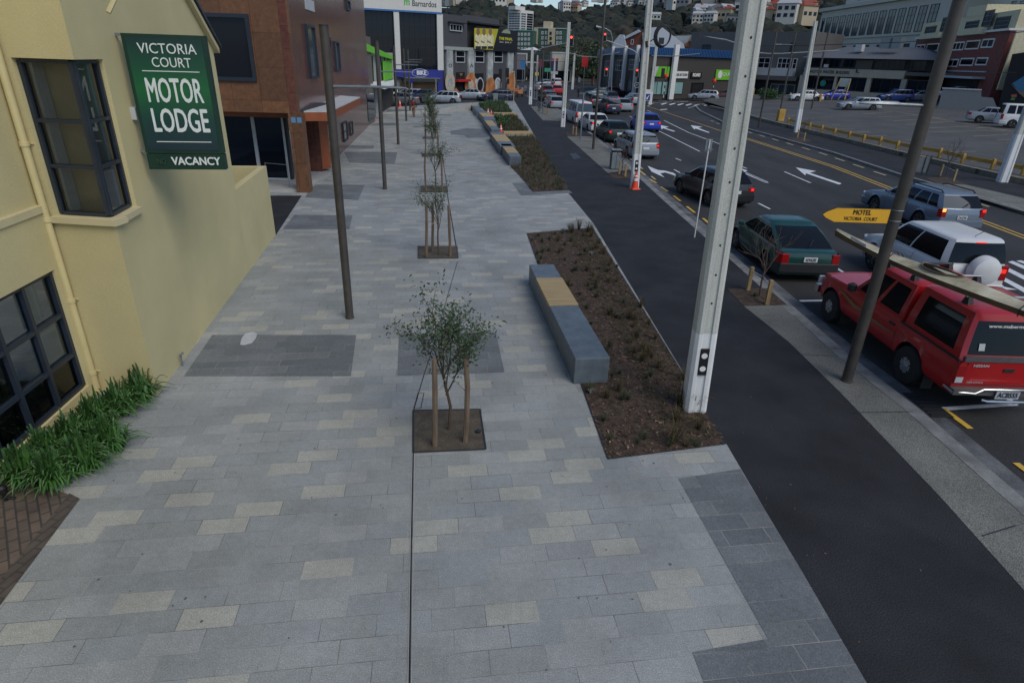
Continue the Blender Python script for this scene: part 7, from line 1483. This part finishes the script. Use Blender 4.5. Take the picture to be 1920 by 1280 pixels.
def sigpole(bp, tp, lab, heads, r=.06, m='galv', arm=None):
    b = G(*bp); y = b.y; ro = root('traffic_light', lab, 'traffic light', b, 0, 'traffic lights at the junction'); h = ZH(*tp, b); mb = MB(); mb.tube([b, b+Vector((0, 0, h))], [r, r*.8], 8); mb.build('post', M[m], ro, world=True, smooth=True)
    if arm: mb = MB(); mb.tube([atd(*q, y) for q in arm], .06, 8); mb.build('mast_arm', M['galv'], ro, world=True, smooth=True)
    for px, py, on, back, big in heads: head(ro, atd(px, py, y-.15), on, back, big)
    return ro
sigpole((1006, 186), (1002, 118), 'overhead red traffic signal on the mast arm between the two left concrete poles', [(1071, 77, 'red', False, 1.35)], arm=[(999, 116), (1000, 102), (1006, 96), (1018, 90), (1062, 81)])
sigpole((1199, 190), (1199, 112), 'overhead red traffic signal on the curved mast arm in front of the gabled hall', [(1134, 70, 'red', False, 1.1)], arm=[(1199, 116), (1197, 103), (1188, 95), (1165, 86), (1137, 76)])
sigpole((1137, 190), (1137, 124), 'red traffic signal on a post left of the cable pole, above the silver saloon', [(1137, 135, 'red', False, 1.0), (1139, 152, 'off', True, .5)], .07, 'dark_metal')
ro = sigpole((1194, 190), (1194, 124), 'red traffic signal with a round turn sign below, beside the cable pole', [(1194, 137, 'red', False, 1.1)], .07, 'dark_metal')
c = atd(1194, 160, G(1194, 190).y-.2); mb = MB(); mb.add([c+Vector((.4*math.cos(a*PI/10), 0, .4*math.sin(a*PI/10))) for a in range(20)], [tuple(range(20))]); o = mb.build('turn_sign', M['black'], ro, world=True); mb = MB(); mb.grid([[c+Vector((k*math.cos(a*PI/10), -.02, k*math.sin(a*PI/10))) for a in range(20)] for k in (.31, .37)], closed=True); mb.tube([c+Vector((-.15, -.03, -.15)), c+Vector((-.08, -.03, .05)), c+Vector((.15, -.03, .08))], .035, 4); mb.build('turn_arrow', M['white_dull'], o, world=True)
sigpole((1244, 188), (1243, 120), 'traffic signal seen from behind in front of the lime green sign', [(1243, 137, 'off', True, 1.2)], .05, 'dark_metal')
sigpole((938, 188), (938, 128), 'traffic signal seen from behind at the mural corner, left of the pair', [(938, 137, 'off', True, .9)], .05, 'dark_metal'); sigpole((950, 189), (950, 100), 'tall post with a traffic signal seen from behind at the mural corner', [(951, 137, 'off', True, 1.1), (953, 153, 'off', True, .6)], .05, 'galv'); sigpole((1001, 186), (1001, 125), 'red pedestrian signal at the far concrete pole', [(997, 137, 'red', False, .9)], .05, 'galv')
ro, h = post(963, 190, 963, 134, 'yellow_post', 'pale yellow post with a short arm at the mural corner', 'post', .05, 'ylight_paint'); MB().box(-.5, .05, -.05, .05, h-.1, h).build('arm', M['ylight_paint'], ro)
def beacon(px, py, tpx, tpy, lab):
    b = G(px, py, .1); ro = root('crossing_beacon', lab, 'beacon', b, 0, 'orange ball beacons at the crossing'); h = ZH(tpx, tpy, b); mb = MB()
    for i in range(8): mb.tube([(0, 0, h*i/8), (0, 0, h*(i+1)/8)], .06, 8, i % 2)
    mb.build('striped_post', [M['black'], M['white']], ro); mb = MB(); mb.lathe([(.05, -.3), (.26, -.2), (.33, 0), (.26, .2), (.05, .3)], 14); mb.build('ball', M['orange_cone'], ro, smooth=True, loc=(0, 0, h))
beacon(1243, 189, 1246, 144, 'orange ball beacon on a striped post in front of the pale shop windows'); beacon(1334, 186, 1336, 153, 'orange ball beacon left of the big concrete pole, before the dark red hatchback')
# street lamps over the junction
def slamp(bp, y, pts, lab, r=.05, head_len=None):
    b = G(*bp); ro = root('street_lamp', lab, 'street lamp', b, 0, 'tall curved street lamps'); p = [atd(*q, b.y) for q in pts]; mb = MB(); mb.tube([b]+p, [r*1.6]+[r*1.1]+[r]*(len(p)-1), 8); mb.build('pole', M['galv'], ro, world=True, smooth=True); mb = MB(); mb.tube([p[-1], p[-1]+(p[-1]-p[-2]).normalized()*.7], [.08, .12], 6); mb.build('luminaire', M['white_dull'], ro, world=True, smooth=True)
slamp((1146, 188), 0, [(1148, 72), (1145, 60), (1136, 54), (1127, 52)], 'curved street lamp rising above the overhead signal'); slamp((1240, 186), 0, [(1242, 96), (1238, 90), (1232, 86), (1226, 84)], 'curved street lamp in front of the blue roof band')
for (bp, pts, lab) in [((1238, 190), [(1222, 105), (1262, 106), (1312, 101)], 'slim twin lamp arms in front of the blue roof band'), ((1440, 216), [(1380, 90), (1400, 95), (1420, 99), (1440, 101), (1463, 101), (1573, 95)], 'long twin lamp arms crossing in front of the grey warehouse'), ((1090, 186), [(1068, 100), (1090, 106), (1120, 108)], 'slim lamp arms left of the bronze pole'), ((1160, 186), [(1130, 104), (1150, 101), (1162, 98)], 'slim lamp arms before the blue-roofed store')]:
    b = G(*bp); spanarm(pts, lab, b.y, .06)
spanarm([(1400+-12, 84), (1360, 75), (1320, 69)], 'pale lamp arm left of the big concrete pole', 60, .06)
# motel arrow sign on the verge lamp pole
b = G(1587, 714); zA = ZH(1666, 402, b); a_l, a_r = atd(1542, 402, b.y-.1), atd(1668, 403, b.y-.1); wS = a_r.x-a_l.x; hS = .235
AS = Fac(Vector((a_l.x, b.y-.1, 0)), Vector((a_r.x, b.y-.1, 0)), zA-hS/2, 'motel_arrow_sign', 'yellow arrow sign reading MOTEL VICTORIA COURT strapped to the bronze lamp pole', 'sign')
mb = MB(); zc = zA; W_ = AS.W; pr = [(0, zc), (.02*W_+.04, zc+hS*.22), (.20*W_, zc+hS/2), (W_, zc+hS/2), (W_, zc-hS/2), (.20*W_, zc-hS/2), (.02*W_+.04, zc-hS*.22)]
mb.hull([AS.P(u, z, -.006) for u, z in pr], [AS.P(u, z, 0) for u, z in pr]); mb.build('panel', M['sign_yellow'], AS.r, world=True)
mb = MB(); mb.tube([AS.P(u, z, .002) for u, z in pr+[pr[0]]], .004, 4); mb.build('black_border', M['black'], AS.r, world=True)
text('lettering', 'MOTEL', .11, M['black'], AS.r, AS.P(W_*.585, zc+.048, .004), AS.e, fit=W_*.27, depth=.002, bold=.0015); text('lettering', 'VICTORIA  COURT', .08, M['black'], AS.r, AS.P(W_*.585, zc-.055, .004), AS.e, fit=W_*.50, depth=.002)
for dz in (-.08, .09): mb = MB(); q = Vector((b.x, b.y, zA+dz)); mb.tube([q+Vector((.095*math.cos(a*PI/8), .095*math.sin(a*PI/8), 0)) for a in range(17)], .007, 4); mb.build('strap', M['galv'], AS.r, world=True)
# low yellow rail round the car park
YP = [(1477, 232), (1517, 243), (1540, 248), (1564, 254), (1591, 260), (1618, 267), (1649, 272), (1681, 280), (1716, 287), (1760, 295), (1803, 306), (1859, 317), (1916, 328), (1980, 342)]
YF = root('yellow_rail_fence', 'low yellow timber rail fence on posts along the edge of the car park', 'fence', G(1477, 232, .24)); pp = [G(x, y, .24) for x, y in YP]; hp_ = .56
for q in pp: mb = MB(); mb.box(q.x-.075, q.x+.075, q.y-.075, q.y+.075, .15, .24+hp_); mb.build('post', M['fence_yellow'] if 'fence_yellow' in M else M.setdefault('fence_yellow', mat('fence_yellow', (.42, .25, .045), .7, var=.2, scale=2)), YF, world=True, bevel=.02)
for a, b2 in zip(pp, pp[1:]): d = (b2-a).normalized(); n = Vector((d.y, -d.x, 0)); mb = MB(); a2, c2 = a+n*-.1+d*.1, b2+n*-.1-d*.1; mb.hull([a2+n*.0+Vector((0, 0, .24)), c2+Vector((0, 0, .24)), c2+n*-.06+Vector((0, 0, .24)), a2+n*-.06+Vector((0, 0, .24))], [a2+Vector((0, 0, .46)), c2+Vector((0, 0, .46)), c2+n*-.06+Vector((0, 0, .46)), a2+n*-.06+Vector((0, 0, .46))]); mb.build('rail', M['fence_yellow'], YF, world=True)
q = GP(1462, 227); tag(MB().box(-.3, .3, -.3, .3, 0, 1.1).build('yellow_block', M['fence_yellow'], loc=q, bevel=.03), 'yellow block at the foot of the brown lamp pole at the end of the rail', 'block')
for px, py, lab in [(1412, 176, 'small yellow chain post left of the hedge'), (1480, 186, 'small yellow post by the white saloon'), (1537, 188, 'small yellow post between the white saloon and the blue hatchback')]: q = GP(px, py+2); tag(MB().box(-.12, .12, -.12, .12, 0, 1.0).build('yellow_post', M['fence_yellow'], loc=q, bevel=.02), lab, 'post')
cw = MB(); a, b3 = GP(1412, 172), GP(1380, 180); cw.tube([a.lerp(b3, i/8)+Vector((0, 0, .8-.5*math.sin(PI*i/8))) for i in range(9)], .03, 4); tag(cw.build('chain', M['sign_yellow']), 'yellow chain hanging from the small yellow post', 'chain')
q = G(1725, 328); ro = root('notice_board', 'grey panel between two black posts in front of the yellow rail', 'board', q, rad(-15)); MB().box(-.28, .28, 0, .02, .15, .95).build('panel', mat('panel_grey', (.14, .15, .16), .6), ro)
for x in (-.3, .05, .3): MB().box(x-.02, x+.02, -.03, .0, 0, 1.05).build('post', M['dark_metal'], ro)
# cycle stands and bicycles
q0 = G(1014, 209)
for i, (px, py) in enumerate([(1010, 206), (1014, 209), (1018, 212)]):
    q = G(px, py); mb = MB(); mb.tube([q+Vector((-.3, 0, 0)), q+Vector((-.3, 0, .7)), q+Vector((-.15, 0, .82)), q+Vector((.15, 0, .82)), q+Vector((.3, 0, .7)), q+Vector((.3, 0, 0))], .03, 6); tag(mb.build('cycle_stand', M['galv'], smooth=True), 'steel hoop cycle stand on the far verge', 'cycle stand', 'hoop cycle stands on the far verge')
for i, (px, py, lab) in enumerate([(1011, 209, 'dark bicycle leaning on the left hoop stand'), (1017, 213, 'dark bicycle leaning on the right hoop stand')]):
    ro = root('bicycle', lab, 'bicycle', G(px, py), rad(80+i*8)); 
    for x in (-.5, .5): mb = MB(); mb.tube([(x+.33*math.cos(a*PI/8), 0, .34+.33*math.sin(a*PI/8)) for a in range(17)], .018, 5); mb.build('wheel', M['tyre'], ro)
    mb = MB(); mb.tube([(-.5, 0, .34), (-.15, 0, .32), (.35, 0, .75), (-.2, 0, .78), (-.15, 0, .32)], .018, 5); mb.tube([(-.5, 0, .34), (-.2, 0, .78), (-.22, 0, .9)], .014, 5); mb.tube([(.5, 0, .34), (.35, 0, .75), (.32, 0, .95), (.3, .25, .97)], .014, 5); mb.tube([(.32, 0, .95), (.3, -.25, .97)], .014, 5); mb.build('frame', M['dark_metal'], ro)
    MB().box(-.32, -.12, -.06, .06, .9, .95).build('saddle', M['black'], ro)
# motorcycles and a display at the far mural corner
for px, py, col, lab in [(968, 178, (.4, .12, .05), 'orange-red motorcycle parked at the mural corner'), (975, 182, (.45, .18, .08), 'orange motorcycle with a white screen at the mural corner'), (982, 177, (.1, .1, .12), 'dark motorcycle parked at the mural corner')]:
    ro = root('motorcycle', lab, 'motorcycle', G(px, py), rad(60), 'motorcycles at the mural corner'); pm = mat('bike'+str(px), col, .4)
    for x in (-.7, .7): mb = MB(); mb.T = Matrix.Translation((x, 0, .32)) @ Matrix.Rotation(PI/2, 4, 'Z'); mb.lathe([(.2, -.07), (.32, -.05), (.32, .05), (.2, .07)], 14, axis='x'); mb.build('wheel', M['tyre'], ro)
    mb = MB(); mb.hull([(-.8, -.12, .5), (.5, -.18, .4), (.5, .18, .4), (-.8, .12, .5)], [(-.85, -.1, .8), (.45, -.15, 1.0), (.45, .15, 1.0), (-.85, .1, .8)]); mb.tube([(.7, 0, .32), (.45, 0, 1.05)], .04, 5); mb.build('body', pm, ro); mb = MB(); mb.hull([(.45, -.15, .95), (.6, -.15, .9), (.6, .15, .9), (.45, .15, .95)], [(.35, -.12, 1.3), (.38, -.12, 1.3), (.38, .12, 1.3), (.35, .12, 1.3)]); mb.build('screen', M['white_dull'], ro)
# ------------------------------------------------------------------ people
def person(base, h, heading, label, top_c, leg_c, stride=.22, hair=(.02, .015, .01)):
    ro = root('person', label, 'person', base, heading)
    k = h/1.75
    J = dict(pel=(0, 0, .95), bel=(0, .01, 1.12), che=(0, .02, 1.32), nek=(0, 0, 1.47), hed=(0, .01, 1.56), top=(0, .0, 1.68), shl=(-.18, 0, 1.41), shr=(.18, 0, 1.41), ell=(-.24, -.07, 1.14), elr=(.24, .05, 1.14), hal=(-.24, .06, .90), har=(.24, .17, .92), fgl=(-.235, .09, .82), fgr=(.235, .2, .84),
             hil=(-.09, 0, .9), hir=(.09, 0, .9), knl=(-.10, stride*.7, .50), knr=(.10, -stride*.25, .49), anl=(-.10, stride, .08), anr=(.10, -stride, .12), tol=(-.11, stride+.16, .03), tor=(.11, -stride+.14, .04))
    E_ = [('pel', 'bel'), ('bel', 'che'), ('che', 'nek'), ('nek', 'hed'), ('hed', 'top'), ('che', 'shl'), ('che', 'shr'), ('shl', 'ell'), ('shr', 'elr'), ('ell', 'hal'), ('elr', 'har'), ('hal', 'fgl'), ('har', 'fgr'), ('pel', 'hil'), ('pel', 'hir'), ('hil', 'knl'), ('hir', 'knr'), ('knl', 'anl'), ('knr', 'anr'), ('anl', 'tol'), ('anr', 'tor')]
    Rr = dict(pel=(.15, .11), bel=(.13, .10), che=(.16, .11), nek=(.055, .055), hed=(.085, .10), top=(.07, .08), shl=.06, shr=.06, ell=.043, elr=.043, hal=.03, har=.03, fgl=.02, fgr=.02, hil=.085, hir=.085, knl=.057, knr=.057, anl=.04, anr=.04, tol=.03, tor=.03)
    def skin(name, m, keys, grow, rootk):
        ks = [q for q in J if q in keys]; ix = {q: i for i, q in enumerate(ks)}; me = bpy.data.meshes.new(name); me.from_pydata([tuple(Vector(J[q])*k) for q in ks], [(ix[a], ix[b]) for a, b in E_ if a in ix and b in ix], []); me.materials.append(m)
        o = bpy.data.objects.new(name, me); COL.objects.link(o); o.parent = ro; md = o.modifiers.new('skin', 'SKIN'); md.use_smooth_shade = True
        for q, i in ix.items(): rr = Rr[q]; rr = (rr, rr) if not isinstance(rr, tuple) else rr; me.skin_vertices[0].data[i].radius = (rr[0]*k+grow, rr[1]*k+grow); me.skin_vertices[0].data[i].use_root = q == rootk
        s = o.modifiers.new('sub', 'SUBSURF'); s.levels = 1; s.render_levels = 1; return o
    def withskin(*a):
        return skin(*a)
    sk = mat('skin_'+label[:8], (.3, .17, .11), .6); tc_, lc_ = mat('top_'+label[:8], top_c, .8, var=.15), mat('legs_'+label[:8], leg_c, .85, var=.15)
    skin('body', sk, set(J), 0, 'pel'); skin('jacket', tc_, {'pel', 'bel', 'che', 'shl', 'shr', 'ell', 'elr', 'hal', 'har'}, .018, 'pel'); skin('trousers', lc_, {'pel', 'hil', 'hir', 'knl', 'knr', 'anl', 'anr'}, .014, 'pel'); skin('shoes', M['black'], {'anl', 'tol'}, .012, 'anl'); skin('shoes', M['black'], {'anr', 'tor'}, .012, 'anr')
    mb = MB(); mb.T = Matrix.Translation(Vector((0, -.01, 1.64))*k) @ Matrix.Diagonal((.1*k, .115*k, .12*k, 1)); mb.add([v for v in iv], if_); mb.build('hair', mat('hair_'+label[:8], hair, .7), ro, smooth=True)
    return ro
for add_sv in (1,):
    pass
person(G(776, 220), 1.66, rad(-4), 'person in a dark red jacket and tan trousers walking away along the plaza', (.13, .02, .03), (.22, .11, .06), .2)
person(G(1084, 184), 1.7, rad(90), 'person dressed in black standing beyond the junction above the white saloon', (.01, .01, .012), (.012, .012, .015), .08)
q = GP(1453, 186); person(q, 1.65, rad(70), 'small person in dark clothes beside the hedge in the car park', (.02, .02, .025), (.02, .02, .03), .1)
# small litter, stains and covers that mark the surfaces
rs = random.Random(77)
mb = MB()
for i in range(150):
    x, y = rs.uniform(-5.5, 3.2), rs.uniform(3.5, 22); c = Vector((x, y, .0045)); n = rs.randint(5, 8); r_ = rs.uniform(.008, .02)
    mb.add([c+Vector((r_*rs.uniform(.5, 1.2)*math.cos(a*2*PI/n), r_*rs.uniform(.5, 1.2)*math.sin(a*2*PI/n), 0)) for a in range(n)], [tuple(range(n))])
o = mb.build('gum_marks', mat('gum_dark', (.08, .085, .09), .8)); o['kind'] = 'structure'
mb = MB()
for i in range(420):
    x, y = rs.uniform(.3, 6.2), rs.uniform(4, 40)
    if pip(x, y, BED1): continue
    c = Vector((x, y, .012)); a = rs.uniform(0, 6.3); l = rs.uniform(.006, .02); d = Vector((math.cos(a), math.sin(a), 0))*l; s_ = Vector((-math.sin(a), math.cos(a), 0))*l*.4; mb.add([c-d, c+s_, c+d, c-s_], [(0, 1, 2, 3)])
o = mb.build('leaf_litter', M['chip']); o['kind'] = 'stuff'; o['label'] = 'tiny bark and leaf fragments scattered on the paving and path'
